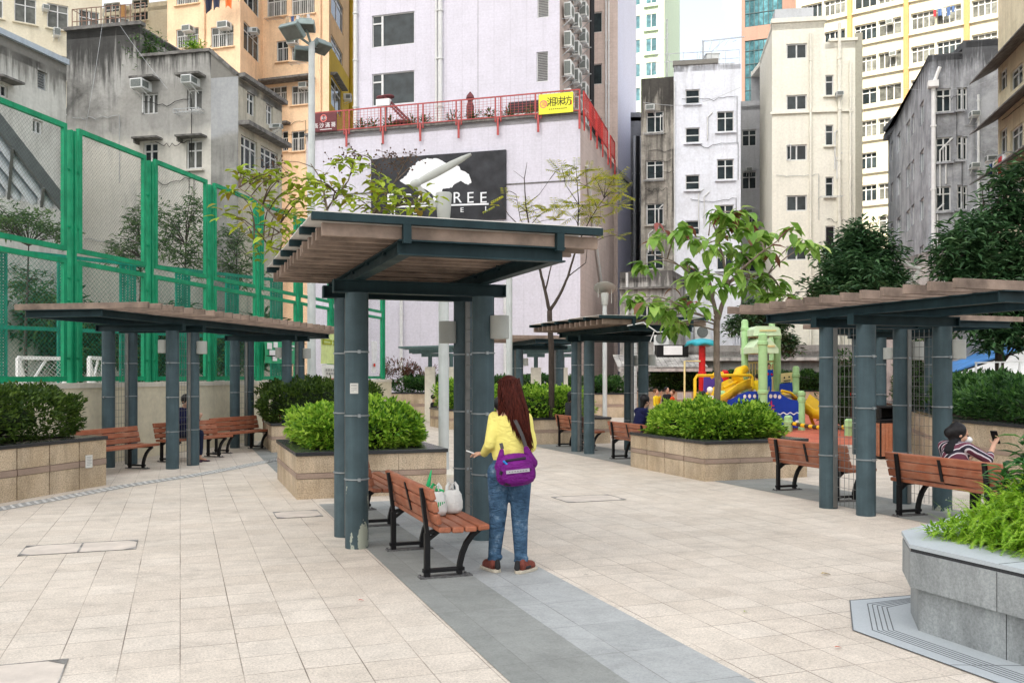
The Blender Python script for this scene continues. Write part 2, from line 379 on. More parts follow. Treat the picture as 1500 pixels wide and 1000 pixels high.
# ================================================================ facades
class Facade:
    def __init__(s, root, A, B, z0, z1, mat, name='wall', flip=False):
        s.root=root; s.A=Vector((A[0],A[1],0)); s.B=Vector((B[0],B[1],0)); s.d=(s.B-s.A).normalized(); s.L=(s.B-s.A).length
        s.n=Vector((s.d.y,-s.d.x,0))
        if (s.n.dot(-(s.A+s.B)))<0: s.n=-s.n       # faces the plaza
        s.z0=z0; s.z1=z1; s.mat=mat; s.name=name; s.holes=[]; s.rec=.14
        s.K=Matrix((s.d,s.n,Vector((0,0,1)))).transposed().to_4x4(); s.K.translation=s.A   # local: x along, y outward, z up
    def hit(s,px,py):
        a=(px-750)/F; u=(a*s.A.y-s.A.x)/(s.d.x-a*s.d.y); D=s.A.y+u*s.d.y
        return u, EYE+(550-py)/F*D
    def rect(s,x0,y0,x1,y1):
        u0,_=s.hit(x0,y0); u1,_=s.hit(x1,y1); um=(x0+x1)/2
        _,zt=s.hit(um,y0); _,zb=s.hit(um,y1)
        return min(u0,u1),max(u0,u1),zb,zt
    def out(s,mb,name,mat,parent=None,smooth=False,bevel=0):
        mb.v=[s.K@p for p in mb.v]
        par=parent or s.root
        MW.setdefault(par.name,MW[s.root.name])
        o=mb.build(name,mat,par,smooth,world=True,bevel=bevel); MW[o.name]=MW[par.name]; return o
    def win(s,x0,y0,x1,y1,cols=2,tr=0,**k): return s.winu(*s.rect(x0,y0,x1,y1),cols=cols,tr=tr,**k)
    def winu(s,u0,u1,zb,zt,cols=2,tr=0,glass='glass',frame='frame',hood=False,sill=False,ac=None,fw=.05,open_=0,louvre=False,grille=False):
        s.holes.append((u0,u1,zb,zt)); r=s.rec; f=MB(); y=-r+.02
        f.box(u0,u1,y,y+.05,zb,zb+fw); f.box(u0,u1,y,y+.05,zt-fw,zt); f.box(u0,u0+fw,y+.001,y+.049,zb+fw,zt-fw); f.box(u1-fw,u1,y+.001,y+.049,zb+fw,zt-fw)
        w=(u1-u0)
        for i in range(1,cols): x=u0+w*i/cols; f.box(x-fw*.6,x+fw*.6,y+.002,y+.047,zb+fw,zt-fw)
        if tr: z=zt-(zt-zb)*tr; f.box(u0+fw,u1-fw,y+.003,y+.045,z-fw*.5,z+fw*.5)
        if grille:
            n=max(3,int(w/.13))
            for i in range(1,n): x=u0+w*i/n; f.box(x-.012,x+.012,y+.05,y+.07,zb+fw,zb+(zt-zb)*(1-tr if tr else 1))
        if louvre:
            n=int((zt-zb)/.09)
            for i in range(n): z=zb+.05+i*(zt-zb-.08)/n; f.obox(((u0+u1)/2,y+.03,z),(w-.08,.07,.012),0,.6)
        if open_:                                 # casement swung out
            zz=(zb+.03, zt-(zt-zb)*tr if tr else zt-.03); x=u0 if open_==1 else u1; sg=1 if open_==1 else -1
            a=Vector((x,y+.05,0)); b=Vector((x+sg*w*.17,y+.05+w*.3,0))
            for z in zz: f.bar(a+Vector((0,0,z)),b+Vector((0,0,z)),.03,.04)
            for p in (a,b): f.bar(p+Vector((0,0,zz[0])),p+Vector((0,0,zz[1])),.03,.04)
        fr=s.out(f,'window',M[frame])
        g=MB(); n=max(1,cols)
        for i in range(n):
            a=u0+w*i/n; b=u0+w*(i+1)/n
            if tr:
                z=zt-(zt-zb)*tr
                g.poly([(a,y+.012,zb),(b,y+.012,zb),(b,y+.012,z),(a,y+.012,z)]); g.poly([(a,y+.012,z),(b,y+.012,z),(b,y+.012,zt),(a,y+.012,zt)])
            else: g.poly([(a,y+.012,zb),(b,y+.012,zb),(b,y+.012,zt),(a,y+.012,zt)])
        s.out(g,'pane',M[glass],fr)
        if hood:
            h=MB(); h.box(u0-.2,u1+.2,-.002,.42,zt+.07,zt+.13); h.box(u0-.2,u0-.14,0,.3,zt-.06,zt+.069); s.out(h,'window_hood',M['concrete_hood'])
        if sill:
            h=MB(); h.box(u0-.1,u1+.1,-.003,.14,zb-.1,zb-.03); s.out(h,'window_sill',M[sill] if isinstance(sill,str) else s.mat)
        if ac: s.acbox(*ac)
        return fr
    def acbox(s,u,z,w=.6,h=.4,d=.5):
        a=MB(); a.box(u-w/2,u+w/2,-.1,d,z-h/2,z+h/2); a.bar((u-w/2+.05,0,z-h/2-.2),(u-w/2+.05,d-.05,z-h/2-.02),.03,.03); a.bar((u+w/2-.05,0,z-h/2-.2),(u+w/2-.05,d-.05,z-h/2-.02),.03,.03)
        o=s.out(a,'air_conditioner',M['acwhite'],bevel=.012)
        g=MB(); g.box(u-w*.42,u+w*.42,d+.002,d+.015,z-h*.36,z+h*.36)
        for sx in (-1,1): g.box(u+sx*(w/2+.001),u+sx*(w/2+.012),d*.35,d*.92,z-h*.3,z+h*.3)
        s.out(g,'grille',M['acgrille'],o)
    def acpx(s,x,y,wpx,hpx=None,d=.45):
        u,z=s.hit(x,y); D=s.A.y+u*s.d.y; w=wpx/F*D; s.acbox(u,z,w,(hpx or wpx*.62)/F*D,d)
    def pipe(s,x,y0,y1,r=.06,mat='frame',off=.1):
        u,a=s.hit(x,y0); _,b=s.hit(x,y1); m=MB(); m.tube([(u,off,max(b,0.2)),(u,off,a)],r,8)
        z=max(b,0)+1
        while z<a: m.tube([(u,off,z),(u,off,z+.08)],r*1.35,8); m.box(u-.02,u+.02,0,off,z+.02,z+.06); z+=2.6
        s.out(m,'drainpipe',M[mat] if isinstance(mat,str) else mat,smooth=True)
    def slab(s,u0,u1,z0,z1,d,name,mat): m=MB(); m.box(u0,u1,-.003,d,z0,z1); return s.out(m,name,mat)
    def build(s):
        us=sorted({0,s.L,*[h[i] for h in s.holes for i in (0,1)]}); zs=sorted({s.z0,s.z1,*[h[i] for h in s.holes for i in (2,3)]})
        us=[u for u in us if 0<=u<=s.L]; zs=[z for z in zs if s.z0<=z<=s.z1]
        m=MB(); r=s.rec
        for i in range(len(us)-1):
            run=None
            for j in range(len(zs)-1):
                cu=(us[i]+us[i+1])/2; cz=(zs[j]+zs[j+1])/2
                hole=any(h[0]<cu<h[1] and h[2]<cz<h[3] for h in s.holes)
                if not hole and run is None: run=zs[j]
                if (hole or j==len(zs)-2) and run is not None:
                    top=zs[j] if hole else zs[j+1]
                    m.poly([(us[i],0,run),(us[i+1],0,run),(us[i+1],0,top),(us[i],0,top)]); run=None
        for a,b,c,d in s.holes:
            m.poly([(a,0,c),(b,0,c),(b,-r,c),(a,-r,c)]); m.poly([(a,0,d),(b,0,d),(b,-r,d),(a,-r,d)])
            m.poly([(a,0,c),(a,0,d),(a,-r,d),(a,-r,c)]); m.poly([(b,0,c),(b,0,d),(b,-r,d),(b,-r,c)])
        return s.out(m,s.name,s.mat)
def at(px,D): return ((px-750)/F*D, D)
def building(name,label,A,B,cat='building',group=None):
    a=Vector((A[0],A[1],0)); d=Vector((B[0]-A[0],B[1]-A[1]))
    return thing(name,label,cat,a,math.atan2(d.y,d.x),group)
def roof(root,pts,z,mat,name='roof',t=.25):
    m=MB(); m.prism(pts,z-t,z); return m.build(name,mat,root,world=True)
def off(A,B,k):       # point k metres behind A, square to A-B
    d=(Vector(B)-Vector(A)).normalized(); n=Vector((-d.y,d.x)); 
    if n.x*(A[0]+B[0])+n.y*(A[1]+B[1])<0: n=-n
    return (A[0]+n.x*k, A[1]+n.y*k)
def shell(root,A,B,depth,z0,z1,mat,roofmat=None):   # sides, back and roof behind the front wall
    C1=off(B,A,depth); C0=off(A,B,depth); m=MB()
    for p,q in ((B,C1),(C1,C0),(C0,A)): m.poly([(p[0],p[1],z0),(q[0],q[1],z0),(q[0],q[1],z1),(p[0],p[1],z1)])
    m.build('side_wall',mat,root,world=True)
    roof(root,[A,B,C1,C0],z1-.3,roofmat or mat)

W=dict(
 grey=wallmat('raw_grey_render',(.37,.37,.35),(.06,.06,.057),.95,streak=1.0,patch=(.36,.355,.33),bumpy=.3,low=(10.1,(.66,.64,.57)),top=(13.6,2.8)),
 pale=wallmat('pale_grey_render',(.6,.6,.55),(.3,.29,.26),.6,top=(11.4,2)),
 orange=wallmat('peach_painted_render',(.88,.65,.43),(.55,.36,.22),.5,streak=.8),
 mustard=wallmat('mustard_painted_render',(.42,.3,.02),(.26,.19,.03),.4),
 ochre=wallmat('shabby_ochre_render',(.55,.38,.21),(.33,.24,.15),.5),
 lilac=wallmat('lilac_ceramic_tile',(.61,.595,.665),(.45,.44,.48),.4,(.9,.22,.07,.12),streak=.5,bumpy=.05),
 lilac2=wallmat('bluish_ceramic_tile',(.6,.61,.72),(.5,.5,.58),.25,(.9,.22,.07,.12),streak=.5,bumpy=.05),
 pink=wallmat('stained_pink_tile',(.6,.5,.45),(.42,.33,.28),.5,(.45,.3,.08,.2)),
 dirty=wallmat('blackened_concrete',(.4,.38,.33),(.05,.047,.043),1.0,streak=1.3,bumpy=.35,top=(17.7,6)),
 white=wallmat('white_painted_render',(.71,.74,.8),(.45,.46,.48),.45,top=(19.3,2)),
 shade=wallmat('light_grey_render',(.5,.52,.54),(.35,.36,.37),.5),
 cream=wallmat('cream_cladding',(.76,.74,.64),(.56,.54,.45),.3),
 blueg=wallmat('blue_grey_render',(.42,.435,.46),(.12,.125,.135),.85,streak=1.1,bumpy=.3,top=(15,2.2)),
 annex=wallmat('whitewashed_concrete',(.5,.49,.46),(.12,.115,.11),1.0,streak=1.2,top=(7,2.5)),
 sunny=wallmat('ivory_painted_render',(.68,.64,.5),(.5,.43,.3),.4),
 sunorange=wallmat('orange_painted_pilaster',(.55,.31,.13),(.42,.25,.12),.4),
 yellow=wallmat('yellow_aged_render',(.74,.66,.47),(.36,.3,.18),.5),
 mint=wallmat('pale_mint_render',(.55,.66,.5),(.45,.55,.43),.2),
 brownst=wallmat('brown_stone_band',(.33,.21,.17),(.22,.14,.12),.3),
)
# ---------------------------------------------------------------- 1 hotel podium and tower
hA=at(450,48.1); hB=at(850,44.0); hZ=14.08
hotel=building('hotel_building','lilac tiled hotel with a black tree signboard and a restaurant terrace above it',hA,hB)
fc=Facade(hotel,hA,hB,0,hZ,W['lilac']); fc.build()
m=MB(); u0,z=fc.hit(450,272); m.box(0,fc.L,0,.03,10.9,10.96); fc.out(m,'joint_band',M['concrete_hood'])
m=MB(); m.box(-.1,fc.L+.1,-.3,.12,hZ,hZ+.12); fc.out(m,'parapet_cap',M['concrete_hood'])
for x in (589,741): fc.pipe(x,440 if x==589 else 415,565,.09,'frame')
hC=at(899,54.4)
fs=Facade(hotel,hB,hC,0,hZ,W['pink'],'side_wall'); fs.build()
m=MB(); m.tube([(1.2,.1,hZ-2.2),(3.2,.1,hZ-5),(6,.1,hZ-8)],.09,8); fs.out(m,'drainpipe',M['frame'],smooth=True)
m=MB(); m.box(fs.L*.7,fs.L*.7+.8,0,.05,6,6.8); fs.out(m,'vent_opening',M['dark'])
back=off(hA,hB,16); back2=off(hB,hA,16)
roof(hotel,[hA,hB,hC,back2,back],hZ-.02,M['farfloor'],'terrace_floor')
m=MB(); m.poly([(hA[0],hA[1],0),(back[0],back[1],0),(back[0],back[1],hZ),(hA[0],hA[1],hZ)]); m.build('west_wall',W['lilac'],hotel,world=True)
d=Vector((.959,-.282)); e=Vector((.282,.959))
tA=Vector((-8.85,51.5)); tB=Vector((2.49,48.16)); TZ=46
ft=Facade(hotel,tA,tB,hZ,TZ,W['lilac'],'tower_wall')
ft.win(545,20,607,67,cols=1); ft.win(545,106,607,153,cols=1); 
for x0,y0,x1,y1 in ((545,20,607,67),(545,106,607,153)):
    a,b,c,dd=ft.rect(x0,y0,x1,y1); k=MB(); q=a+(b-a)*.24; k.box(q-.06,q+.06,-.1,-.04,c+.05,dd-.05); k.box(a+.05,q-.06,-.099,-.05,dd-.5,dd-.42); ft.out(k,'window_mullion',M['frame'])
for z in (24,28.6,33.2,37.8): ft.winu(2.0,4.2,z,z+1.7)
ft.win(787,-10,804,26,cols=1,louvre=True,glass='dark',frame='creamwall' if False else 'frame'); ft.win(786,76,803,120,cols=1,louvre=True,glass='dark')
ft.pipe(522,-60,185,.12,'frame'); ft.pipe(640,-60,185,.07); ft.pipe(646,-60,185,.13); ft.build()
m=MB(); u,z=ft.hit(700,60); m.box(u,u+.012,0,.01,hZ,TZ); ft.out(m,'movement_joint',M['concrete_hood'])
sB=Vector((4.75,55.8)); ts=Facade(hotel,tB,sB,hZ,TZ,W['pink'],'lightwell_wall')
ts.build()
bw=Vector((5.56,55.56)); tw=Facade(hotel,sB,bw,hZ,TZ,W['pink'],'lightwell_back')
for y0,y1 in ((18,48),(94,124),(172,214)): tw.win(863,y0,882,y1,cols=1,glass='glass')
tw.build()
ww=Vector((6.35,55.33)); t3=Facade(hotel,bw,ww,0,TZ,W['pink'],'wing_wall'); t3.pipe(888,-60,212,.05); t3.pipe(892,-60,212,.05); t3.build()
we=Vector((8.4,62.3)); t4=Facade(hotel,ww,we,0,TZ,W['lilac2'],'wing_side_wall'); t4.build()
m=MB(); m.prism([tA,tB,sB,bw,ww,we,(we.x-4,we.y+2),(tA.x+3,tA.y+9)],TZ-.3,TZ-.1); m.build('tower_roof',W['shade'],hotel,world=True)
m=MB(); q=(tA.x+3,tA.y+9); m.poly([(tA.x,tA.y,hZ),(q[0],q[1],hZ),(q[0],q[1],TZ),(tA.x,tA.y,TZ)]); m.build('tower_side',W['lilac'],hotel,world=True)
# condensers on brackets up the light well wall
for row in range(7):
    for k in range(3):
        uu=.9+k*1.9; zz=15.9+row*1.52+(k%2)*.15
        a=MB(); a.box(uu-.45,uu+.45,.12,.5,zz,zz+.8); o=ts.out(a,'condenser_unit',M['acwhite'],bevel=.015)
        g=MB(); g.box(uu-.47,uu-.452,.15,.47,zz+.08,zz+.72); g.lathe([(.28,.5),(.28,.52)],(0,0,0),16,Matrix.Translation((uu,0,zz+.4))@Matrix.Rotation(-PI/2,4,'X')); ts.out(g,'fan_grille',M['acgrille'],o)
        for sx in (-.4,.4): b=MB(); b.bar((uu+sx,0,zz-.05),(uu+sx,.65,zz-.05),.04,.04); b.bar((uu+sx,0,zz-.5),(uu+sx,.6,zz-.02),.035,.035); ts.out(b,'bracket',M['steel'],o)
m=MB(); m.tube([(7,.3,hZ+1),(7,.35,TZ-5)],.12,8); m.tube([(6.6,.3,hZ+1),(6.6,.35,TZ-5)],.08,8); ts.out(m,'drainpipe',M['black'],smooth=True)
# signboard
sg=MB(); a,b,c,e2=fc.rect(545,231,742,322); c-=.1
_,zt=fc.hit(742,220); _,zbb=fc.hit(742,321)
sg=MB(); sg.box(a,b,.02,.12,zbb,zt); board=fc.out(sg,'signboard',pmat('black_sign_panel',(.035,.037,.042),.55,var=.35,scale=1.2))
SW=pmat('white_sign_paint',(.78,.8,.82),.6,var=.05)
def fpt(u,z,y=.13): return fc.K@Vector((u,y,z))
FM=fc.K@Matrix(((1,0,0,0),(0,0,1,0),(0,1,0,0),(0,0,0,1)))    # text plane: x along, y up, facing outward
def sign_tree():
    m=MB(); 
    def blob(pts,y=.133):
        q=[fc.hit(px,py) for px,py in pts]; n=len(q); b0=len(m.v)
        for u,z in q: m.v.append(Vector((u,.121,z)))
        for u,z in q: m.v.append(Vector((u,y,z)))
        m.face([b0+n+i for i in range(n)])
        for i in range(n): m.face((b0+i,b0+(i+1)%n,b0+n+(i+1)%n,b0+n+i))
    raw=[(587,266),(597,258),(601,252),(602,246),(609,243),(612,238),(620,236),(627,233),(635,234),(642,233),(648,236),(655,240),(662,242),(668,243),(674,245),(676,250),(682,252),(688,256),(690,262),(692,268),(687,272),(681,269),(677,266),(670,268),(665,273),(660,277),(652,277),(649,279),(648,283),(646,289),(645,294),(641,299),(634,296),(637,288),(632,283),(626,279),(620,276),(628,284),(634,292),(626,286),(618,280),(610,276),(603,273),(595,271)]
    pts=[]
    for i in range(len(raw)):
        a=raw[i]; b=raw[(i+1)%len(raw)]
        for k in range(4):
            t=k/4; j=(R.random()-.5)*1.6 if i<32 else 0
            pts.append((a[0]+(b[0]-a[0])*t+j*.6,a[1]+(b[1]-a[1])*t+j))
    blob(pts); fc.out(m,'tree_emblem',SW,board)
sign_tree()
SERIF=None
def stext(body,x,y,hpx,sx=1.0,space=1.0,font='FONT'):
    u,z=fc.hit(x,y); D=fc.A.y+u*fc.d.y
    K=FM.copy(); K=FM@Matrix.Translation((u,z,.132))
    return text_mesh(body,hpx/F*D*1.38,K,SW,board,ext=.008,sx=sx)
for ch,x in zip('ECO',(573,597,622)): stext(ch,x,293,15.5,1.15)
for ch,x in zip('TREE',(653,671,690,709)): stext(ch,x,291,16.5,1.05)
for ch,x,y in (('H',577,312.5),('O',610,311.5),('T',645,310),('E',678,308.5),('L',714,306.5)): stext(ch,x,y,7,1.2)
m=MB(); a1,zl=fc.hit(570,304); b1,zr=fc.hit(717,299.5); m.bar((a1,.13,zl),(b1,.13,zr),.02,.08); fc.out(m,'underline',SW,board)
# serifs on the sign capitals
m=MB()
for x,y0,y1,w in ((647.0+6,283.5,298.5,7),(665.5,283,298,7),(684.5,282.5,297.5,7),(703.5,282,297,7),(568.5,285.5,300,6)):
    for y in (y0,y1):
        u,z=fc.hit(x,y); m.box(u-.11,u+.11,.131,.142,z-.012,z+.012)
pass
# ---- terrace railing (one thing) and what stands on the terrace
RED=pmat('faded_red_railing_paint',(.42,.09,.085),.5,var=.15)
rail=thing('terrace_railing','faded red metal railing along the edge of the hotel terrace','railing',(hA[0],hA[1],hZ),math.atan2(hB[1]-hA[1],hB[0]-hA[0]))
def railing(F_,u0,u1,mat,n,dense=.13,z=hZ):
    step=(u1-u0)/n
    for i in range(n+1):
        u=u0+i*step; p=MB()
        for o_ in ((-.14,.14) if 0<i<n else (0,)): p.box(u+o_-.03,u+o_+.03,.1,.16,z-.1,z+1.15)
        p.box(u-.05,u+.05,.13,.19,z-.75,z+.1); q=F_.out(p,'post',mat,parent=rail)
    r=MB(); r.box(u0,u1,.1,.15,z+1.1,z+1.16); r.box(u0,u1,.1,.15,z+.12,z+.17); F_.out(r,'rail',mat,parent=rail)
    b=MB(); k=u0
    while k<u1: b.box(k-.007,k+.007,.12,.134,z+.17,z+1.1); k+=dense
    z2=z+.3
    while z2<z+1.05: b.box(u0,u1,.118,.13,z2-.005,z2+.005); z2+=.13
    F_.out(b,'mesh_infill',mat,parent=rail)
railing(fc,.3,fc.L,RED,7,.2)
RED2=pmat('bright_red_railing_paint',(.55,.05,.045),.45)
railing(fs,.2,7.6,RED2,4,.16); railing(fs,8.6,10.2,RED2,1,.16)
def board_thing(name,label,x0,y0,x1,y1,mat,y=.2):
    a,b,c,d_=fc.rect(x0,y0,x1,y1); t=thing(name,label,'sign',fpt(a,c,y),math.atan2(fc.d.y,fc.d.x)); m=MB(); m.box(0,b-a,-.04,.02,0,d_-c); p=m.build('panel',mat,t); return t,b-a,d_-c,p
TP=Matrix(((1,0,0,0),(0,0,1,0),(0,1,0,0),(0,0,0,1)))
def ptext(t,p,body,x,z,size,mat,sx=1.0): 
    K=Matrix.Translation((x,-.045,z))@Matrix.Rotation(PI/2,4,'X'); o=text_mesh(body,size,K,mat,p,ext=.003,sx=sx,world=False); return o
BLK=pmat('black_ink',(.02,.02,.02),.6,var=0); WHT=pmat('white_ink',(.8,.8,.8),.6,var=0); REDI=pmat('red_ink',(.6,.05,.03),.6,var=0); PNK=pmat('pink_ink',(.75,.2,.18),.6,var=0)
t,w,h,p=board_thing('restaurant_sign','yellow restaurant sign with black Chinese characters on the terrace railing',791,139,841,168,pmat('yellow_sign_panel',(.78,.76,.06),.5,var=.05))
for ch,fx in zip('湘味坊',(.37,.6,.83)): ptext(t,p,ch,w*fx,h*.55,h*.5,BLK)
m=MB(); m.lathe([(h*.22,-.05),(h*.22,-.042)],(w*.15,0,h*.5),24,Matrix.Rotation(0,4,'X')) if False else None
def disc(t,p,x,z,r,mat,ring=.0,name='round_logo',y=-.046):
    m=MB(); n=24
    b=len(m.v)
    for j in range(n): a=2*PI*j/n; m.v.append(Vector((x+r*math.cos(a),y,z+r*math.sin(a))))
    if ring:
        for j in range(n): a=2*PI*j/n; m.v.append(Vector((x+(r-ring)*math.cos(a),y,z+(r-ring)*math.sin(a))))
        for j in range(n): m.face((j,(j+1)%n,n+(j+1)%n,n+j))
    else: m.face(range(n))
    return m.build(name,mat,p)
disc(t,p,w*.14,h*.5,h*.2,PNK,h*.05); ptext(t,p,'湘',w*.14,h*.5,h*.26,PNK)
m=MB(); m.box(w*.935,w*.965,-.045,-.043,h*.38,h*.58); m.build('seal_mark',REDI,p)
m=MB(); [m.box(w*(.3+.06*i),w*(.34+.06*i),-.045,-.043,h*.2,h*.24) for i in range(9)]; m.build('small_print',BLK,p)
t,w,h,p=board_thing('restaurant_sign','maroon sign with white Chinese characters at the terrace corner',462,167,496,194,pmat('maroon_sign_panel',(.13,.035,.04),.5,var=.08))
disc(t,p,w*.45,h*.7,h*.2,PNK,h*.045); ptext(t,p,'長沙',w*.45,h*.7,h*.17,WHT)
for ch,fx in zip('長沙滿哥',(.12,.37,.62,.87)): ptext(t,p,ch,w*fx,h*.3,h*.29,WHT)
m=MB(); m.box(w*.3,w*.8,-.045,-.043,h*.08,h*.11); m.build('small_print',WHT,p)
MAR=pmat('maroon_canvas',(.15,.05,.055),.8,var=.15)
q=ft.hit(585,185); base=ft.K@Vector((ft.hit(585,180)[0],1.8,hZ))
t=thing('terrace_awning','maroon folded awning sloping from a grey post on the hotel terrace','awning',base,math.atan2(ft.d.y,ft.d.x))
m=MB(); m.tube([(0,0,0),(0,0,2.2)],.09,10); m.build('post',M['steel'],t,True)
m=MB(); m.bar((0,0,2.3),(2.1,.1,.2),.5,.1); m.bar((.1,-.28,2.05),(2.1,-.26,.0),.04,.1); [m.bar((.15+.12*k,-.26,2.15-.12*k),(.15+.12*k,-.26,1.85-.12*k),.03,.03) for k in range(16)]; m.build('canopy',MAR,t)
m=MB(); m.cap((-.25,0,2.3),(.2,0,2.32),(.1,.3),(.1,.3)); m.build('hood',MAR,t,True)
m=MB(); m.box(-.38,.38,-.42,-.15,1.75,2.1); m.build('lamp_box',M['white'],t)
base=ft.K@Vector((ft.hit(703,170)[0],1.6,hZ))
t=thing('terrace_parasol','closed maroon parasol standing on the hotel terrace','parasol',base)
m=MB(); m.tube([(0,0,0),(0,0,1.0)],.04,8); m.lathe([(.25,0),(.25,.08)]); m.build('pole',M['steel'],t,True)
m=MB(); m.lathe([(.1,.7),(.2,.95),(.2,1.5),(.12,1.75),(.22,1.9),(.18,2.05),(.02,2.25)],n=10); m.build('canopy',MAR,t,True)
base=fc.K@Vector((fc.hit(755,160)[0],-1.8,hZ))
t=thing('terrace_counter','dark counter with a pale base behind the terrace railing','counter',base,math.atan2(fc.d.y,fc.d.x))
m=MB(); m.box(-.8,2.4,-.3,.3,.75,1.3); m.build('top',pmat('dark_counter',(.045,.03,.035)),t); m=MB(); m.box(-.7,2.3,-.25,.25,0,.75); m.build('base',M['white'],t)
RR=random.Random(3)
for i,x in enumerate((524,541,566,600,618,660,690,713,741,773)):
    base=fc.K@Vector((fc.hit(x,180)[0],-.45,hZ))
    t=thing('potted_plant',('first second third fourth fifth sixth seventh eighth ninth tenth'.split()[i])+' small potted plant from the left behind the red hotel terrace railing','plant',base,0,'potted plants along the hotel terrace railing')
    m=MB(); m.lathe([(.13,0),(.18,.3),(.17,.3)],n=12); m.build('pot',pmat('pot',(.1,.07,.06)),t,True)
    m=MB(); 
    for k in range(90):
        v=Vector((RR.gauss(0,1),RR.gauss(0,.7),RR.random()*1.2+.1)).normalized(); m.leaf2(Vector((0,0,.3))+v*RR.random()*.45,v,Vector((0,0,1)),.2,.07)
    m.build('leaves',M['hedge_mid'],t)
base=fc.K@Vector((fc.hit(640,180)[0],-2.2,hZ))
for i,(x,dy) in enumerate(((552,-1.8),(571,-1.5))):
    base=fc.K@Vector((fc.hit(x,180)[0],dy,hZ)); t=thing('terrace_table',('dark round table under a low cover','red topped round table')[i]+' on the hotel terrace','table',base)
    m=MB(); m.lathe([(.45,.72),(.45,.78)] if i else [(.5,.55),(.42,.75),(.1,.85)],n=20); m.build('tabletop',MAR if i else BLK,t,True); m=MB(); m.tube([(0,0,0),(0,0,.7)],.05,8); m.build('leg',M['black'],t)

# ---------------------------------------------------------------- 2 grey concrete block at left
gA=at(97.5,33.0); gM=at(205,32.4); gK=at(349,31.6); gR=at(413,34.9)
grey=building('apartment_block','raw grey concrete block with black water stains behind the green court fence',gA,gK)
gz1=1.6+513/F*32.4; gz2=1.6+474/F*31.8
g1=Facade(grey,gA,gM,0,gz1,W['grey']); g1.rec=.12; g1.build()
gS=at(309,31.8); g2=Facade(grey,gM,gS,0,gz2,W['grey'],'wall')
g2.win(208,137,231,167,cols=3,open_=1,frame='frame',glass='curtainglass',hood=False); g2.win(274,131,296,161,cols=2,glass='curtainglass')
g2.win(210,209,231,240,cols=2,tr=.4,hood=True); g2.win(273,206,296,247,cols=2,tr=.35,hood=True,sill=True,glass='curtainglass')
for x0,x1,y in ((201,235,117.5),(267,302,113)):
    a,b,c,dd=g2.rect(x0,y,x1,y+2); g2.slab(a,b,c,c+.07,.5,'window_hood',M['concrete_hood'])
g2.acpx(214,129,19,14,.6); g2.acpx(286,123,16,12,.6)
a,b,c,dd=g2.rect(262,162,299,168); m=MB()
for z in (c,c+.12): m.bar((a,.35,z),(b,.35,z),.02,.02); m.bar((a,0,z),(a,.35,z),.02,.02); m.bar((b,0,z),(b,.35,z),.02,.02)
for i in range(9): u=a+(b-a)*i/8; m.bar((u,0,c),(u,.35,c),.012,.012); m.bar((u,.35,c),(u,.35,c+.12),.012,.012)
g2.out(m,'drying_rack',M['steel'])
g2.build()
g3=Facade(grey,gK,gR,0,1.6+438/F*31.6,W['yellow'] if False else wallmat('weathered_cream_render',(.5,.47,.38),(.25,.24,.2),.7),'side_wall')
g3.win(362,136,374,169,cols=2,tr=.33); g3.win(390,153,400,184,cols=2,tr=.33)
g3.win(353,203,377,249,cols=3,tr=.3); g3.win(382,219,407,252,cols=3,tr=.3,ac=None); g3.acpx(389,251,9,6,.4)
a,b,c,dd=g3.rect(350,196,412,198); g3.slab(0,g3.L,dd-.1,dd+.05,.4,'ledge',M['concrete_hood'])
g3.build(); u,z=g3.hit(350,115); g3.slab(0,g3.L,g3.z1-.02,g3.z1+.12,.25,'roof_edge',M['concrete_hood'])
gb=off(gA,gK,9)
roof(grey,[gA,gM,off(gM,gK,9),gb],gz1-.05,W['grey']); roof(grey,[gM,gK,gR,off(gM,gK,9)],g3.z1-.05,W['grey'],'lower_roof')
m=MB(); mid=off(gM,gK,9); m.poly([(gM[0],gM[1],gz2-1),(mid[0],mid[1],gz2-1),(mid[0],mid[1],gz1),(gM[0],gM[1],gz1)]); m.poly([(gA[0],gA[1],0),(gb[0],gb[1],0),(gb[0],gb[1],gz1),(gA[0],gA[1],gz1)]); m.build('inner_wall',W['pale'],grey,world=True)
# parapet of the lower roof, pale on its sloping side
gP=wallmat('patched_render',(.3,.3,.28),(.1,.1,.095),.8,patch=(.4,.42,.44)); g2b=Facade(grey,gS,gK,0,g3.z1,gP,'corner_wall'); g2b.build()
m=MB(); m.poly([(gS[0],gS[1],g3.z1),(gK[0],gK[1],g3.z1),(gS[0],gS[1],gz2)]); m.poly([(gS[0],gS[1]+.12,g3.z1),(gK[0],gK[1]+.12,g3.z1),(gS[0],gS[1]+.12,gz2)]); m.build('gable_parapet',W['pale'],grey,world=True); m=MB(); m.bar((gS[0],gS[1]+.05,gz2+.04),(gK[0],gK[1]+.05,g3.z1+.06),.25,.1); m.build('sloping_cap',M['concrete_hood'],grey,world=True)
m=MB(); m.box(-.05,g1.L+.1,-.2,.1,gz1,gz1+.12); g1.out(m,'parapet_cap',M['concrete_hood']); m=MB(); m.box(0,g2.L,-.2,.1,gz2,gz2+.1); g2.out(m,'parapet_cap',M['concrete_hood'])
t=thing('roof_railing','thin rusty railing on the roof of the grey concrete block','railing',(gA[0],gA[1],gz1),math.atan2(gM[1]-gA[1],gM[0]-gA[0]))
m=MB(); L=g1.L
for i in range(16): m.bar((L*i/15,.3,0),(L*i/15,.3,.9),.025,.025)
for z in (.45,.9): m.bar((0,.3,z),(L,.3,z),.025,.025)
m.bar((0,.3,.9),(0,3,.9),.02,.02); m.build('rail',pmat('rusty_steel',(.25,.16,.12),.8),t)
t=thing('roof_shrub','leafy green shrub growing on the lower roof of the grey block','plant',(P(212,60,32.6).x,32.8,gz2-.4))
m=MB(); m.tube([(0,0,0),(.1,0,1)],.03,6); m.build('stem',M['twig'],t); m=MB()
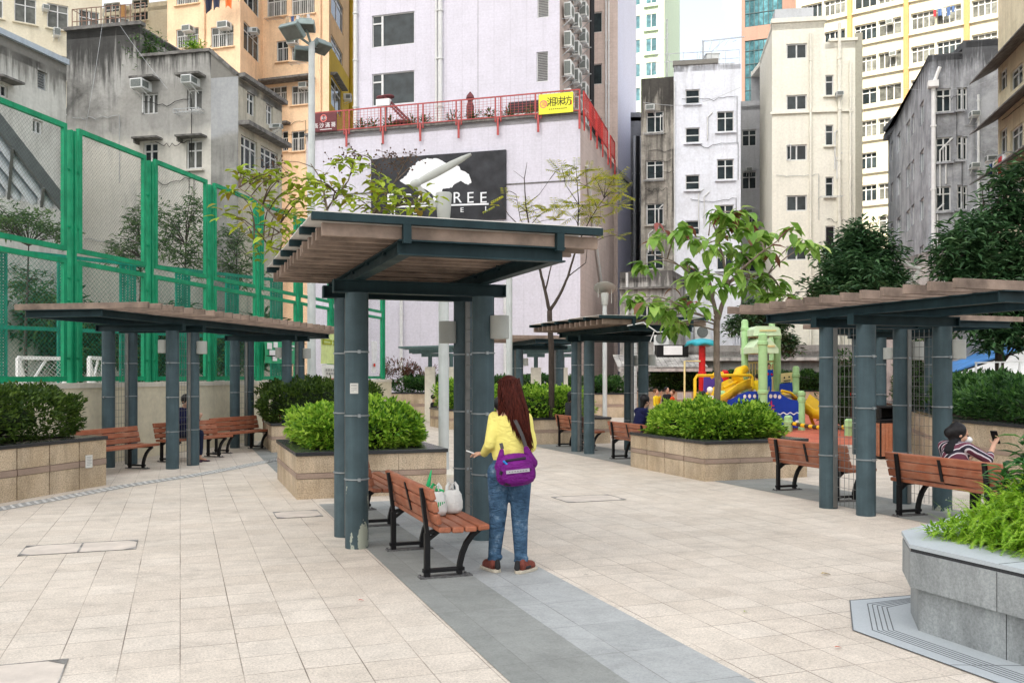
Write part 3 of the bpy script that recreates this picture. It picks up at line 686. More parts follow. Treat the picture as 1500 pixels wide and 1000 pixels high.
for k in range(900):
    v=Vector((RR.gauss(0,.3),RR.gauss(0,.25),.75+RR.gauss(0,.32))); m.leaf2(v,Vector((RR.gauss(0,1),RR.gauss(0,1),RR.gauss(0,.6))),Vector((0,0,1)),.16,.06)
m.build('foliage',M['midleaf'],t)
t=thing('roof_shrub','bright green plant on the roof edge below the peach building windows','plant',(P(281,68,32).x,32.2,gz2-.1))
m=MB(); m.tube([(0,0,0),(0,0,.3)],.05,6); m.build('stem',M['twig'],t); m=MB()
for k in range(260):
    v=Vector((RR.gauss(0,.16),RR.gauss(0,.12),.3+abs(RR.gauss(0,.16)))); m.leaf2(v,Vector((RR.gauss(0,1),RR.gauss(0,1),RR.random())),Vector((0,0,1)),.14,.05)
m.build('foliage',M['hedge_lime'],t)

# ---------------------------------------------------------------- 3 peach building
oA=at(245,56); oB=at(352,54.5); oC=at(385,58.5); oD=at(482,57); oE=at(520,66)
org=building('apartment_building','peach painted apartment building with a mustard corner behind the grey block',oA,oB)
o1=Facade(org,oA,oB,0,42,W['orange']); 
for x0,y0,x1,y1 in ((258,42,291,70),(309,39,342,69),(258,-32,291,6),(309,-34,342,-4)):
    o1.win(x0,y0,x1,y1,cols=3,tr=.35,sill=True,grille=True,glass='curtainglass')
o1.acpx(279,45,14,9,.5); o1.acpx(332,40,17,10,.5); o1.pipe(300,-60,70,.07,W['orange']); o1.build()
o2=Facade(org,oB,oC,0,42,W['orange'],'wall')
for y0,y1 in ((42,82),(-28,15)): o2.win(357,y0,380,y1,cols=3,tr=.3)
o2.build()
o3=Facade(org,oC,oD,0,42,W['orange'],'wall')
for x0,y0,x1,y1,c in ((391,-10,420,24,3),(427,-12,461,21,3),(405,60,422,90,2),(427,68,453,88,3),(391,127,420,153,3),(427,125,454,153,3),(427,192,446,221,2),(413,192,422,221,1)):
    o3.win(x0,y0,x1,y1,cols=c,tr=.35,grille=True,glass='curtainglass' if c==3 else 'glass',sill=True)
a,b,c,dd=o3.rect(388,116,462,121); o3.slab(a,b,c,c+.12,.9,'canopy_ledge',M['concrete_hood']); a,b,c,dd=o3.rect(412,180,426,183); o3.slab(a,b,c,c+.12,.5,'canopy_ledge',M['concrete_hood'])
o3.acpx(432,63,14,9,.5); o3.pipe(470,-60,250,.07,W['orange']); o3.build()
mz=1.6+(550-88)/F*60
o4=Facade(org,oD,oE,mz,42,W['ochre'],'side_wall')
for x0,y0,x1,y1 in ((485,-6,503,36),(485,64,502,99)): o4.win(x0,y0,x1,y1,cols=2,tr=.25)
o4.build(); o5=Facade(org,oD,oE,0,mz,W['mustard'],'mustard_wall'); o5.win(485,122,500,163,cols=2,tr=.3,hood=True); o5.acpx(504,143,11,9,.5); o5.pipe(512,-60,190,.12,W['mustard']); o5.build()
m=MB(); m.prism([oA,oB,oC,oD,oE,(oE[0],oE[1]+8),(oA[0],oA[1]+14)],41.8,42); m.build('roof',W['orange'],org,world=True)
m=MB(); m.poly([(oA[0],oA[1],0),(oA[0],oA[1]+14,0),(oA[0],oA[1]+14,42),(oA[0],oA[1],42)]); m.build('west_wall',W['orange'],org,world=True)
# laundry on a pole
lp=o1.K@Vector((o1.hit(333,10)[0],.9,o1.hit(333,2)[1]))
for i,(dx,colr,lab,h) in enumerate(((-.55,(.03,.035,.06),'dark navy shirt',.95),(-.1,(.05,.055,.09),'black trousers',.8),(.6,(.75,.18,.05),'orange shirt',.75))):
    t=tag(MB_cloth:=None,None) if False else None
    m=MB(); n=6
    for k in range(n):
        a=-.22+.44*k/n; b=-.22+.44*(k+1)/n; z=lambda x:-h+.12*math.sin(x*9+i)
        ya,yb=.05*math.sin(a*22),.05*math.sin(b*22)
        m.poly([(a,ya,0),(b,yb,0),(b*.8,yb-.03,z(b)),(a*.8,ya-.03,z(a))]); m.poly([(a,ya+.03,0),(b,yb+.03,0),(b*.8,yb+.01,z(b)),(a*.8,ya+.01,z(a))])
    o=m.build('laundry',pmat('laundry_cloth',colr,.9),None); o.location=lp+Vector((dx,0,0)); tag(o,lab+' hung to dry outside the peach building','laundry')
t=tag(MB().build('x',M['steel']) if False else thing('drying_pole','thin drying pole sticking out of the peach building wall','pole',lp),None,None); m=MB(); m.bar((-1,0,.03),(1,0,.03),.03,.03); m.bar((-1,0,.03),(-1,1,-.2),.03,.03); m.bar((1,0,.03),(1,1,-.2),.03,.03); m.build('pole_arm',M['steel'],t)

# ---------------------------------------------------------------- 4 pale low block far left + behind it
pA=at(-40,26); pB=at(97,29.6); pz=1.6+455/F*29.6
low=building('house','pale grey low building left of the raw concrete block, blue tinted roof edge',pA,pB)
f1=Facade(low,pA,pB,0,pz,W['pale'])
f1.win(55,102,69,132,cols=1,louvre=True,frame='steel'); f1.win(-6,123,12,141,cols=2,hood=True); f1.win(48,176,63,196,cols=2,glass='curtainglass'); f1.win(47,255,64,268,cols=2); f1.build()
shell(low,pA,pB,8,0,pz,W['pale']); m=MB(); m.box(-.1,f1.L,-.2,.12,pz-.02,pz+.15); f1.out(m,'roof_edge',wallmat('blue_grey_trim',(.45,.52,.58),(.3,.33,.36),.4))
wa=at(2,31.5); t=building('rooftop_shed','cream boxy rooftop shed standing on the pale low building',at(-20,30.6),at(72,31.6),'shed')
f2=Facade(t,at(-20,30.6),at(31,31.2),pz-.3,pz+.95,W['shade'],'wall'); f2.build(); f2b=Facade(t,at(31,31.2),at(72,32.6),pz-.3,pz+.95,W['sunny'],'side_wall'); f2b.build()
roof(t,[at(-20,30.6),at(31,31.2),at(72,32.6),at(72,36),at(-20,36)],pz+1.0,W['shade'],t=.1)
yA=at(-60,50); yB=at(150,54); yb=building('apartment_building','pale yellow apartment building with caged windows in the top left corner',yA,yB)
f3=Facade(yb,yA,yB,0,40,W['sunny'])
for i in range(6):
    for j in range(5):
        if i==5: continue
        f3.winu(1.0+i*1.65,2.1+i*1.65,15.6+j*2.9,17+j*2.9,cols=2,tr=.3,sill=True,glass='curtainglass')
for x,y in ((66,14),(82,52),(20,70),(82,48)): f3.acpx(x,y,9,7,.5)
f3.build(); shell(yb,yA,yB,6,0,40,W['sunny'])
yA=at(100,62); yB=at(245,60); yb=building('apartment_building','yellow and orange striped apartment building rising behind the grey block roof',yA,yB)
f3=Facade(yb,yA,yB,0,26,W['sunny'])
for i in range(3):
    for j in range(5): f3.winu(.6+i*2.2,1.8+i*2.2,14.5+j*2.6,15.9+j*2.6,cols=2,tr=.3,sill=True)
for u in (2.1,4.3): f3.slab(u,u+.25,0,26,.2,'pilaster',W['sunorange'])
f3.build(); shell(yb,yA,yB,6,0,26,W['sunny'])
# ---------------------------------------------------------------- 5 far mint tower
A_=at(905,118); B_=at(973,116); mt=building('residential_tower','very tall pale mint tower far behind the hotel',A_,B_)
f4=Facade(mt,A_,B_,0,62,W['mint'])
for j in range(19):
    z=60-j*3.05-2.2
    f4.winu(2.0,2.9,z,z+1.7,cols=1,glass='glassblue'); f4.winu(3.6,5.0,z,z+1.7,cols=2,glass='glassblue',frame='white'); 
    m=MB(); m.box(3.35,5.2,0,.35,z-.5,z-.15); f4.out(m,'window_sill',W['mint'])
f4.build(); shell(mt,A_,B_,12,0,62,W['mint'])
# ---------------------------------------------------------------- 6 blackened + white block
A_=at(916,60); B_=at(945,60); t=building('alley_building','narrow dark grey building with black pipes beside the hotel wing',A_,B_)
f5=Facade(t,A_,B_,0,1.6+385/F*60,wallmat('dark_grey_render',(.14,.145,.16),(.05,.05,.055),.8)); 
for x in (929,934,939): f5.pipe(x,200,395,.09,'steel' if x!=934 else 'black')
f5.win(936,290,942,310,cols=1); f5.build(); shell(t,A_,B_,5,0,1.6+385/F*60,W['dirty'])
A_=at(939,50.6); B_=at(987,50.2); C_=at(1085,49.6); z1=1.6+436/F*50.4; z2=1.6+455/F*50
bk=building('apartment_block','blackened concrete and white painted block in the centre right',A_,C_)
f6=Facade(bk,A_,B_,0,z1,W['dirty'])
for y0,y1 in ((163,194),(235,262),(298,329),(366,394)): f6.win(947,y0,972,y1,cols=2,tr=.25,open_=2 if y0<200 else 0,hood=False,sill=True)
f6.win(949,478,974,496,cols=2); f6.build()
f7=Facade(bk,B_,C_,0,z2,W['white'],'wall')
for y0,y1 in ((131,152),(187,209),(256,278),(323,344),(392,412)): f7.win(1004,y0,1025,y1,cols=1,tr=.5,louvre=False,sill=True)
for y0,y1 in ((163,193),(233,263),(300,330),(368,395)): f7.win(1050,y0,1075,y1,cols=2,tr=.33,sill=True)
f7.win(1000,432,1012,462,cols=1,tr=.3,grille=True); f7.win(1055,506,1070,527,cols=2); f7.pipe(988,120,560,.04); 
for x in (1075,1079,1083): f7.pipe(x,480,560,.05,W['white'])
f7.build(); shell(bk,A_,C_,12,0,z1,W['white'])
m=MB(); p,q=off(B_,C_,5),off(C_,B_,5); 
for a,b in ((B_,p),(C_,q),(p,q)): m.poly([(a[0],a[1],z1-.5),(b[0],b[1],z1-.5),(b[0],b[1],z2),(a[0],a[1],z2)])
m.build('upper_side_wall',W['white'],bk,world=True); roof(bk,[B_,C_,q,p],z2-.1,W['white'],'upper_roof')
m=MB(); u=f7.hit(1052,90)[0]; m.box(-.05,u,-.3,.1,z2,z2+.25); f7.out(m,'parapet_cap',W['pale'])
m=MB(); u0=f7.hit(985,90)[0]
for z in (.5,.95): m.bar((-1,-.8,z2+z),(f7.L,-.8,z2+z),.03,.03)
for i in range(7): uu=-1+(f7.L+1)*i/6; m.bar((uu,-.8,z2),(uu,-.8,z2+.95),.03,.03)
f7.out(m,'roof_rail',M['steel'])
t=thing('roof_antenna','thin steel aerial frame with a slanting boom on the white block roof','antenna',(at(1031,51)[0],51.2,z2))
m=MB(); m.tube([(0,0,0),(0,0,1.75)],.05,8); m.bar((0,0,1.7),(2.3,0,1.95),.05,.05); m.bar((0,0,.7),(1.2,0,1.8),.03,.03); m.bar((-.4,0,0),(0,0,1.6),.02,.02)
for i in range(4): m.bar((.3+i*.45,0,1.0+i*.23),(.5+i*.45,0,1.76),.025,.025)
m.build('mast',M['steel'],t)
t=thing('roof_antenna','tall bare aerial mast above the blackened concrete wall','antenna',(at(978,51)[0],51.2,z1)); m=MB(); m.tube([(0,0,-2),(0,0,3.5)],.035,6); m.bar((-.5,0,2.0),(.1,0,2.7),.03,.03); m.bar((-.25,0,3.2),(.0,0,3.5),.02,.02); m.bar((-.15,0,1.5),(.15,0,1.5),.02,.02); m.build('mast',M['steel'],t)
t=thing('roof_equipment','small white box unit on the white block roof','equipment',(at(1044,51)[0],51.2,z2+.3)); m=MB(); m.box(-.35,.35,-.3,.3,0,.6); m.box(-.4,.4,-.35,.35,.6,.66); m.build('casing',M['acwhite'],t,bevel=.02)
# recessed grey part
A_=at(1083,54.5); B_=at(1121,54.2); z3=1.6+402/F*54.4; t=building('apartment_block','light grey block set back between the white block and the cream building',A_,B_)
f8=Facade(t,A_,B_,0,z3,W['shade'])
for y0,y1 in ((190,214),(251,277),(312,338),(373,398)): f8.win(1087,y0,1108,y1,cols=2,tr=.33)
f8.pipe(1116,150,560,.08); f8.build(); shell(t,A_,B_,8,0,z3,W['shade'])
# low annex with stained parapet in front (x 915-985, y 395-560)
A_=at(908,46.5); B_=at(985,45.6); z4=1.6+153/F*46
an=building('annex_building','low stained concrete annex with air conditioners below the blackened block',A_,B_)
f9=Facade(an,A_,B_,0,z4,W['annex']); a,b,c,dd=f9.rect(912,425,955,475)
f9.slab(0,f9.L,z4-.9,z4-.8,.25,'ledge',M['concrete_hood'])
f9.win(915,460,925,475,cols=2); f9.win(932,448,955,476,cols=3,glass='glass'); f9.win(968,450,980,475,cols=2)
for x,y in ((971,496),(971,516)):
    u,z=f9.hit(x,y); m=MB(); m.box(u-.38,u+.38,.05,.45,z-.32,z+.32); o=f9.out(m,'condenser_unit',M['acwhite'],bevel=.02); m=MB(); m.lathe([(.27,.452),(.25,.47)],(0,0,0),20,Matrix.Translation((u,0,z))@Matrix.Rotation(-PI/2,4,'X')); f9.out(m,'fan_grille',M['acgrille'],o)
f9.pipe(919,400,560,.07,'annexpipe' if False else 'frame'); f9.build(); shell(an,A_,B_,4,0,z4,W['annex'])
# podium shops strip: grey parapet and canopy across the back (x 985-1300)
A_=at(985,45.2); B_=at(1300,43.5); z5=1.6+(550-505)/F*44
st=building('low_wall_building','long low stained concrete parapet building behind the playground hedge',A_,B_)
f10=Facade(st,A_,B_,0,z5,wallmat('dark_stained_concrete',(.3,.3,.28),(.1,.1,.095),.9,streak=1.3))
a,b,c,dd=f10.rect(990,533,1020,548); f10.slab(0,f10.L,z5-.75,z5-.6,.3,'ledge',W['annex']); f10.slab(0,f10.L,z5-1.4,z5-1.3,.04,'shadow_strip',M['dark'])  # black strip stands proud of the wall, a recess's shadow painted as colour
f10.build(); shell(st,A_,B_,3,0,z5,W['annex'])
m=MB(); 
for i in range(26):
    for j in range(3): m.box(-1.8+i*.26,-1.8+i*.26+.17,.05,.09,1.15+j*.26,1.32+j*.26)
f10.out(m,'screen_blocks',M['dark'])
for x,y in ((1028,485),):
    u,z=f10.hit(x,y); 
t=thing('air_conditioner','white condenser with a round fan above the blue topped play pole','air conditioner',(at(1028,49)[0],49.0,1.6+52/F*49)); m=MB(); m.box(-.42,.42,-.2,.2,0,.85); m.build('casing',M['acwhite'],t,bevel=.02)
m=MB(); m.lathe([(.3,.0),(.28,.03)],(0,-.2,.42),20,Matrix.Rotation(PI/2,4,'X')); m.build('fan_grille',M['acgrille'],t); m=MB(); m.box(-.5,-.42,-.15,.6,-.1,0); m.box(.42,.5,-.15,.6,-.1,0); m.build('bracket',M['steel'],t)
t=thing('generator_box','black equipment box with a white cover on the annex roof slab','equipment',(at(981,45)[0],44.6,1.6+8/F*45)); m=MB(); m.box(-.75,.75,-.5,.4,0,1.2); m.build('casing',M['black'],t,bevel=.03); m=MB(); m.box(-.45,.45,-.56,-.505,.72,1.15); m.build('cover',M['white'],t,bevel=.02); m=MB(); [m.box(-.6,.6,-.58,-.51,.1+i*.15,.14+i*.15) for i in range(4)]; m.build('vent_slats',M['steel'],t)
t=thing('site_canopy','corrugated grey lean-to roof below the annex condensers','canopy',(at(940,44)[0],43.6,1.6+15/F*44)); m=MB()
for i in range(16): m.bar((-1.2+i*.26,-1.2,-.1),(-1.2+i*.26,1.0,.5),.24,.05)
m.box(-1.3,3,-1.3,-1.2,-.3,-.15); m.build('roof_sheet',W['annex'],t)
# ---------------------------------------------------------------- 7 glass tower
A_=at(1086,95); B_=at(1168,93); t=building('office_tower','blue glass office tower with brown stone bands',A_,B_)
f11=Facade(t,A_,B_,0,56,W['brownst'])
for a_,b_ in ((5,60),(56,0)): pass
zz=1.6
for y0,y1 in ((57,150),(-40,37)):
    a,b,c,dd=f11.rect(1090,y0,1146,y1)
    f11.winu(.35,b,max(c,.5),dd,cols=8,tr=0,glass='glassblue',fw=.07,frame='teal')
    m=MB(); z=c
    while z<dd: m.box(.35,b,-.08,-.04,z,z+.06); z+=1.35
    f11.out(m,'spandrel_line',M['teal'])
f11.build(); shell(t,A_,B_,10,0,56,W['brownst'])
# ---------------------------------------------------------------- 8 cream building
A_=at(1131,48); B_=at(1208,47.6); B2=at(1253,47.4); z8=1.6+515/F*48; z8b=1.6+489/F*47.5
t=building('apartment_building','cream clad slim apartment building with drainpipes, right of centre',A_,B2)
f12=Facade(t,A_,B_,0,z8,W['cream'])
for y0,y1 in ((64,86),(139,161),(212,235),(286,309),(360,381),(504,524)): f12.win(1152,y0,1182,y1,cols=2,fw=.06,open_=(1 if y0==212 else 0))
for y0,y1 in ((110,140),(183,213),(259,288)): f12.win(1202,y0,1207.5,y1,cols=1) if False else None
f12.pipe(1187,50,560,.06,W['cream']); f12.build()
f13=Facade(t,B_,B2,0,z8b,W['cream'],'wall')
f12b=None
for y0,y1 in ((110,140),(183,213),(259,288)): f13.win(1209,y0,1221,y1,cols=1,tr=.33,sill=True)
f13.win(1209,331,1223,378,cols=1,glass='dark'); f13.pipe(1229,35,560,.09,W['cream']); f13.pipe(1245,90,560,.06,W['cream']); f13.win(1209,482,1220,512,cols=2,tr=.3); f13.build()
m=MB(); m.box(-.05,f12.L+.1,-.3,.1,z8,z8+.22); f12.out(m,'parapet_cap',W['cream']); m=MB(); m.box(.2,f13.L+.1,-.3,.1,z8b,z8b+.15); f13.out(m,'parapet_cap',W['cream'])
ledge=f12.hit(1150,166)[1]; f12.slab(-.1,f12.L,ledge-.05,ledge+.07,.12,'string_course',W['cream']); f13.slab(0,f13.L*.9,ledge-.05,ledge+.07,.12,'string_course',W['cream'])
L0=at(1113,53.5); f14=Facade(t,L0,A_,0,z8,W['cream'],'side_wall'); f14.build()
m=MB(); q1=off(B_,A_,8); q2=off(B2,A_,8)
for a,b,zt in ((B2,q2,z8b),(B_,q1,z8),(q1,(L0[0],q1[1]),z8)): m.poly([(a[0],a[1],0),(b[0],b[1],0),(b[0],b[1],zt),(a[0],a[1],zt)])
m.build('east_wall',W['shade'],t,world=True); roof(t,[A_,B_,q1,(L0[0],q1[1]),L0],z8-.1,W['cream']); roof(t,[B_,B2,q2,q1],z8b-.1,W['cream'],'lower_roof')
m=MB(); u,z=f13.hit(1256,60); m.box(f13.L,f13.L+.35,-.1,.02,0,z8b+.4); f13.out(m,'corner_fin',wallmat('olive_grey_fin',(.36,.35,.28),(.25,.24,.2),.4))
m=MB(); m.box(.4,2.4,-4,-2,z8,z8+1.5); f12.out(m,'roof_house',W['shade'])
# ---------------------------------------------------------------- 9 sunlit slab block
A_=at(1166,88); B_=at(1530,76); t=building('apartment_slab','long sunlit ivory apartment block with orange pilasters and rows of windows',A_,B_)
f15=Facade(t,A_,B_,0,50,W['sunny']); f15.rec=.35
nb=int(f15.L/5.0)
GL=['curtainglass','glass','curtainglass']
for j in range(10):
    z=38.2-j*2.95
    for i in range(nb+1):
        for k in range(2):
            u0=.5+i*4.9+k*2.12; u1=u0+1.95
            if u1>f15.L or z<6: continue
            if R.random()<.06: continue
            f15.winu(u0,u1,z,z+1.45,cols=R.choice((3,4,4)),tr=.28 if R.random()<.7 else 0,glass=GL[R.randrange(3)],frame='white',fw=.06)
            if R.random()<.18: f15.acbox(u0+R.random()*1.4+.2,z+1.1,.6,.4,.4)
    f15.slab(0,f15.L,z-.5,z-.38,.25,'floor_ledge',W['sunny'])
for i in range(nb+2):
    u=i*4.9-.05
    if u+.35<f15.L and u>=0: f15.slab(u,u+.4,0,50,.32,'pilaster',W['sunorange'])
f15.build(); shell(t,A_,B_,10,0,50,W['sunny'])
# ---------------------------------------------------------------- 10 blue-grey corner building
K_=at(1360,38); L_=at(1301,50.6); R1=at(1410,37.6); R2=at(1492,37.2); z10=1.6+469/F*38; z10b=1.6+493/F*37.4
t=building('apartment_building','blue grey rendered corner building with a tall white drainpipe at right',K_,R2)
f16=Facade(t,L_,K_,0,z10,W['blueg'],'side_wall')
for x0,y0,x1,y1 in ((1347,150,1353,183),(1347,220,1353,253),(1347,291,1353,323),(1347,360,1353,390),(1327,178,1333,209),(1335,168,1339,197),(1327,243,1333,274),(1335,235,1339,265),(1327,308,1333,338),(1335,300,1339,330),(1314,195,1319,223),(1314,256,1319,286),(1314,318,1319,348),(1305,208,1308,236),(1305,268,1308,296),(1305,328,1308,350)):
    f16.win(x0,y0,x1,y1,cols=2,glass='glassblue')
f16.build()
f17=Facade(t,K_,R1,0,z10,W['blueg'],'wall')
for y0,y1 in ((130,164),(201,237),(273,309),(346,380)):
    f17.win(1371,y0,1393,y1,cols=2,tr=.3,sill=True); f17.win(1402,y0-2,1409.6,y1-3,cols=1,tr=.3,sill=True)
f17.build()
f18=Facade(t,R1,R2,0,z10b,W['blueg'],'wall')
for y0,y1 in ((128,161),(200,234),(272,307)): f18.win(1410.4,y0,1417,y1,cols=1,tr=.3)
f18.pipe(1432,140,560,.05); f18.build()
f17.pipe(1367,130,500,.085,'white')
m=MB(); u,z=f17.hit(1366,130); m.box(u-.2,u+.2,0,.35,z,z+.25); m.tube([(u,.15,z+.1),(u+.25,.2,z+.8)],.07,8); f17.out(m,'rain_head',M['white'])
bk1=(R2[0]+5,R2[1]+14); m=MB(); m.poly([(R2[0],R2[1],0),(bk1[0],bk1[1],0),(bk1[0],bk1[1],z10b),(R2[0],R2[1],z10b)]); m.poly([(R1[0],R1[1],z10),(L_[0]+3,L_[1],z10),(L_[0]+3,L_[1],z10b),(R1[0],R1[1],z10b)]); m.build('east_wall',W['blueg'],t,world=True)
roof(t,[L_,K_,R1,(R1[0]+2,L_[1])],z10-.05,W['blueg']); roof(t,[R1,R2,bk1,(R1[0]+2,L_[1])],z10b-.05,W['blueg'],'upper_roof')
# annex below it
A_=at(1364,34); B_=at(1402,32.5); za=1.6+185/F*33; t=building('annex_building','whitewashed stained annex with a slanting top beside the blue grey building',A_,B_)
m=MB(); n=at(1440,33); m.prism([A_,B_,(n[0],n[1]),(n[0],n[1]+4),(A_[0],A_[1]+5)],0,za); m.build('wall',W['annex'],t,world=True); m=MB(); m.prism([(A_[0],A_[1]),(B_[0],B_[1]),(B_[0],B_[1]+3),(A_[0],A_[1]+3)],za,za+.1); b0=len(m.v); m.build('roof',W['annex'],t,world=True)
# ---------------------------------------------------------------- 11 yellow building at the right edge
A_=at(1462,34); B_=at(1640,24); t=building('apartment_building','aged yellow building with sloping canopies at the right edge',A_,B_)
f19=Facade(t,A_,B_,0,17,W['yellow'])
for y0,y1 in ((98,128),(185,222),(265,300)):
    f19.win(1480,y0,1498,y1,cols=2,tr=.3); f19.win(1464,y0+3,1475,y1+4,cols=2,tr=.3); f19.win(1505,y0-8,1530,y1-4,cols=2)
for y in (82,160,237):
    u,z=f19.hit(1480,y); m=MB()
    b0=len(m.v); 
    m.poly([(-.1,.95,z-.45),(f19.L,.95,z-.45),(f19.L,0,z+.1),(-.2,0,z+.1)]); m.poly([(-.1,.95,z-.5),(f19.L,.95,z-.5),(f19.L,0,z+.02),(-.2,0,z+.02)]); m.poly([(-.1,.95,z-.5),(f19.L,.95,z-.5),(f19.L,.95,z-.45),(-.1,.95,z-.45)]); m.poly([(-.1,.95,z-.5),(-.1,.95,z-.45),(-.2,0,z+.1),(-.2,0,z+.02)])
    f19.out(m,'canopy',M['concrete_hood'])
f19.acpx(1466,232,12,9,.5); f19.acpx(1470,270,10,8,.5); f19.build(); shell(t,A_,B_,5,0,17,W['yellow'])

# ---------------------------------------------------------------- wall clutter: cables, small pipes, drying racks
RC=random.Random(77)
def cables(F_,n,z0,z1,mat='black',r=.012):
    for i in range(n):
        z=RC.uniform(z0,z1); a=RC.uniform(0,F_.L*.3); b=RC.uniform(F_.L*.65,F_.L); m=MB(); pts=[]; 
        for k in range(13): s_=k/12; pts.append((a+(b-a)*s_,.05,z+RC.uniform(-.012,.012)-.25*math.sin(PI*s_)*RC.random()))
        pts.append((b,.05,z-RC.uniform(1,3))); m.tube(pts,r,5); F_.out(m,'wall_cable',M[mat],smooth=True)
def rack(F_,u,z,w=1.1):
    m=MB()
    for y in (.15,.35,.55): m.bar((u-w/2,y,z),(u+w/2,y,z),.015,.015)
    for x in (-w/2,0,w/2): m.bar((u+x,0,z-.02),(u+x,.58,z-.02),.015,.015)
    F_.out(m,'drying_rack',M['steel'])
def stub(F_,u,z0,z1,r=.035,mat='frame'):
    m=MB(); m.tube([(u,.06,z0),(u,.06,z1),(u+.25,.02,z1+.25)],r,6); F_.out(m,'branch_pipe',M[mat],smooth=True)
for F_,z0,z1,n in ((g1,6,12,2),(g2,5,12,3),(g3,5,11,2),(o1,14,22,2),(o3,12,21,3),(o2,13,21,1),(f6,5,16,4),(f7,4,17,3),(f12,4,18,2),(f13,4,17,3),(f17,5,14,3),(f18,5,14,2),(f16,4,13,2),(f8,5,15,2),(f9,3,6.5,4),(f19,4,12,3),(f1,4,10,2)): cables(F_,n,z0,z1,'black' if n>2 else 'steel')
for F_ in (o1,o2,o3,f6,f13,f17,f18,f19,f8,f7):
    for k in range(3): stub(F_,RC.uniform(.2,F_.L-.3),*(lambda q:(q,q+RC.uniform(.8,2.2)))(RC.uniform(3,min(15,F_.z1-3))))
for F_,x,y in ((o1,275,74),(o3,405,30),(o3,440,95),(o3,405,158),(f6,958,198),(f6,958,266),(f13,1215,290),(f19,1490,226),(g3,364,252)):
    u,z=F_.hit(x,y); rack(F_,u,z)
for F_,x,y,w in ((f6,953,160,13),(f7,1062,300,0),(f13,1228,140,10),(f17,1397,206,0),(f18,1425,170,12),(f18,1425,245,12),(f18,1428,310,12),(o3,448,127,13),(o2,368,46,12),(g3,396,186,10),(f12,1150,330,0),(f8,1097,250,9),(f8,1097,311,9)):
    if w: F_.acpx(x,y,w,w*.62,.45)
CLO=[pmat('laundry_white',(.6,.6,.6),.9),pmat('laundry_blue',(.08,.14,.3),.9),pmat('laundry_red',(.45,.05,.06),.9),pmat('laundry_tan',(.5,.4,.28),.9)]
for (F_,x,y,lab) in ((f15,1385,15,'row of washing hung under a window of the sunlit ivory block'),(o3,444,28,'washing hung below a window of the peach building by the mast'),(f19,1488,232,'washing on a rack of the aged yellow building')):
    u,z=F_.hit(x,y); t=thing('washing_line',lab,'laundry',F_.K@Vector((u,.6,z)),math.atan2(F_.d.y,F_.d.x)); m=MB(); m.bar((-.9,0,0),(.9,0,0),.02,.02); m.bar((-.9,0,0),(-.9,.5,0),.02,.02); m.bar((.9,0,0),(.9,.5,0),.02,.02); m.build('drying_rail',M['steel'],t)
    for k in range(5):
        h=RC.uniform(.4,.8); x0=-.85+k*.36; w=RC.uniform(.2,.3); m=MB()
        for j in range(4): a,b=x0+w*j/4,x0+w*(j+1)/4; ya,yb=.04*math.sin(a*25),.04*math.sin(b*25); m.poly([(a,ya,-.01),(b,yb,-.01),(b,yb*2,-h),(a,ya*2,-h)])
        m.build('garment',CLO[RC.randrange(4)],t)
t=thing('overhead_cable','thin pale cable sagging across the sky between roofs','cable',(0,0,0)); m=MB()
for a,b,sg in ((P(942,150,49),P(1085,128,49),.5),(P(1290,118,40),P(1500,100,36),.5),(P(230,0,31),P(125,190,31.5),.2),(P(180,20,32),P(250,100,31),.1)):
    m.tube([a.lerp(b,i/10)+Vector((0,0,-sg*math.sin(PI*i/10))) for i in range(11)],.012,5); 
    break
m.build('cable_run',M['steel'],t,True)
for a,b,sg,lab in ((P(1290,124,37.2),P(1500,100,34),.5,'pale cable sagging in front of the blue grey corner building'),(P(155,0,31),P(125,190,31.0),.15,'thin white cable hanging down the raw grey block wall'),(P(176,38,31),P(245,130,30.8),.05,'slanting stay wire across the raw grey block wall')):
    m=MB(); m.tube([a.lerp(b,i/10)+Vector((0,0,-sg*math.sin(PI*i/10))) for i in range(11)],.006,5); tag(m.build('overhead_cable',M['steel'],smooth=True),lab,'cable')
# ================================================================ ground
def sheet(name,pts,z,mat,kind='structure'):
    m=MB(); m.poly([(p[0],p[1],z) for p in pts]); o=m.build(name,mat); o['kind']=kind; return o
sheet('ground',[(-400,-60),(400,-60),(400,500),(-400,500)],-.012,M['farfloor'])
sheet('plaza_paving',[(-16,-8),(26,-8),(30,50),(-16,50)],0,M['tile'])
def sq(x0,x1,y0,y1): return [S(x0,y0),S(x1,y0),S(x1,y1),S(x0,y1)]
sheet('slate_path',sq(1.62,2.2,-6,11.6),.004,M['slate']); sheet('slate_path',sq(2.2,2.82,-6,11.6),.004,M['slate2'])
sheet('slate_path',sq(7.62,8.7,-1.5,13),.004,M['slate'])
sheet('slate_path',sq(7.55,8.9,13.4,21),.004,M['slate'])
sheet('slate_path',[at(370,20),at(405,15.2),at(412,15.0),at(412,26),at(395,26)],.004,M['slate'])
rub=[G(1060,650),G(1310,652),G(1330,604),G(1190,600),G(940,600),G(930,625)]
sheet('playground_surface',rub,.006,M['rubber'])
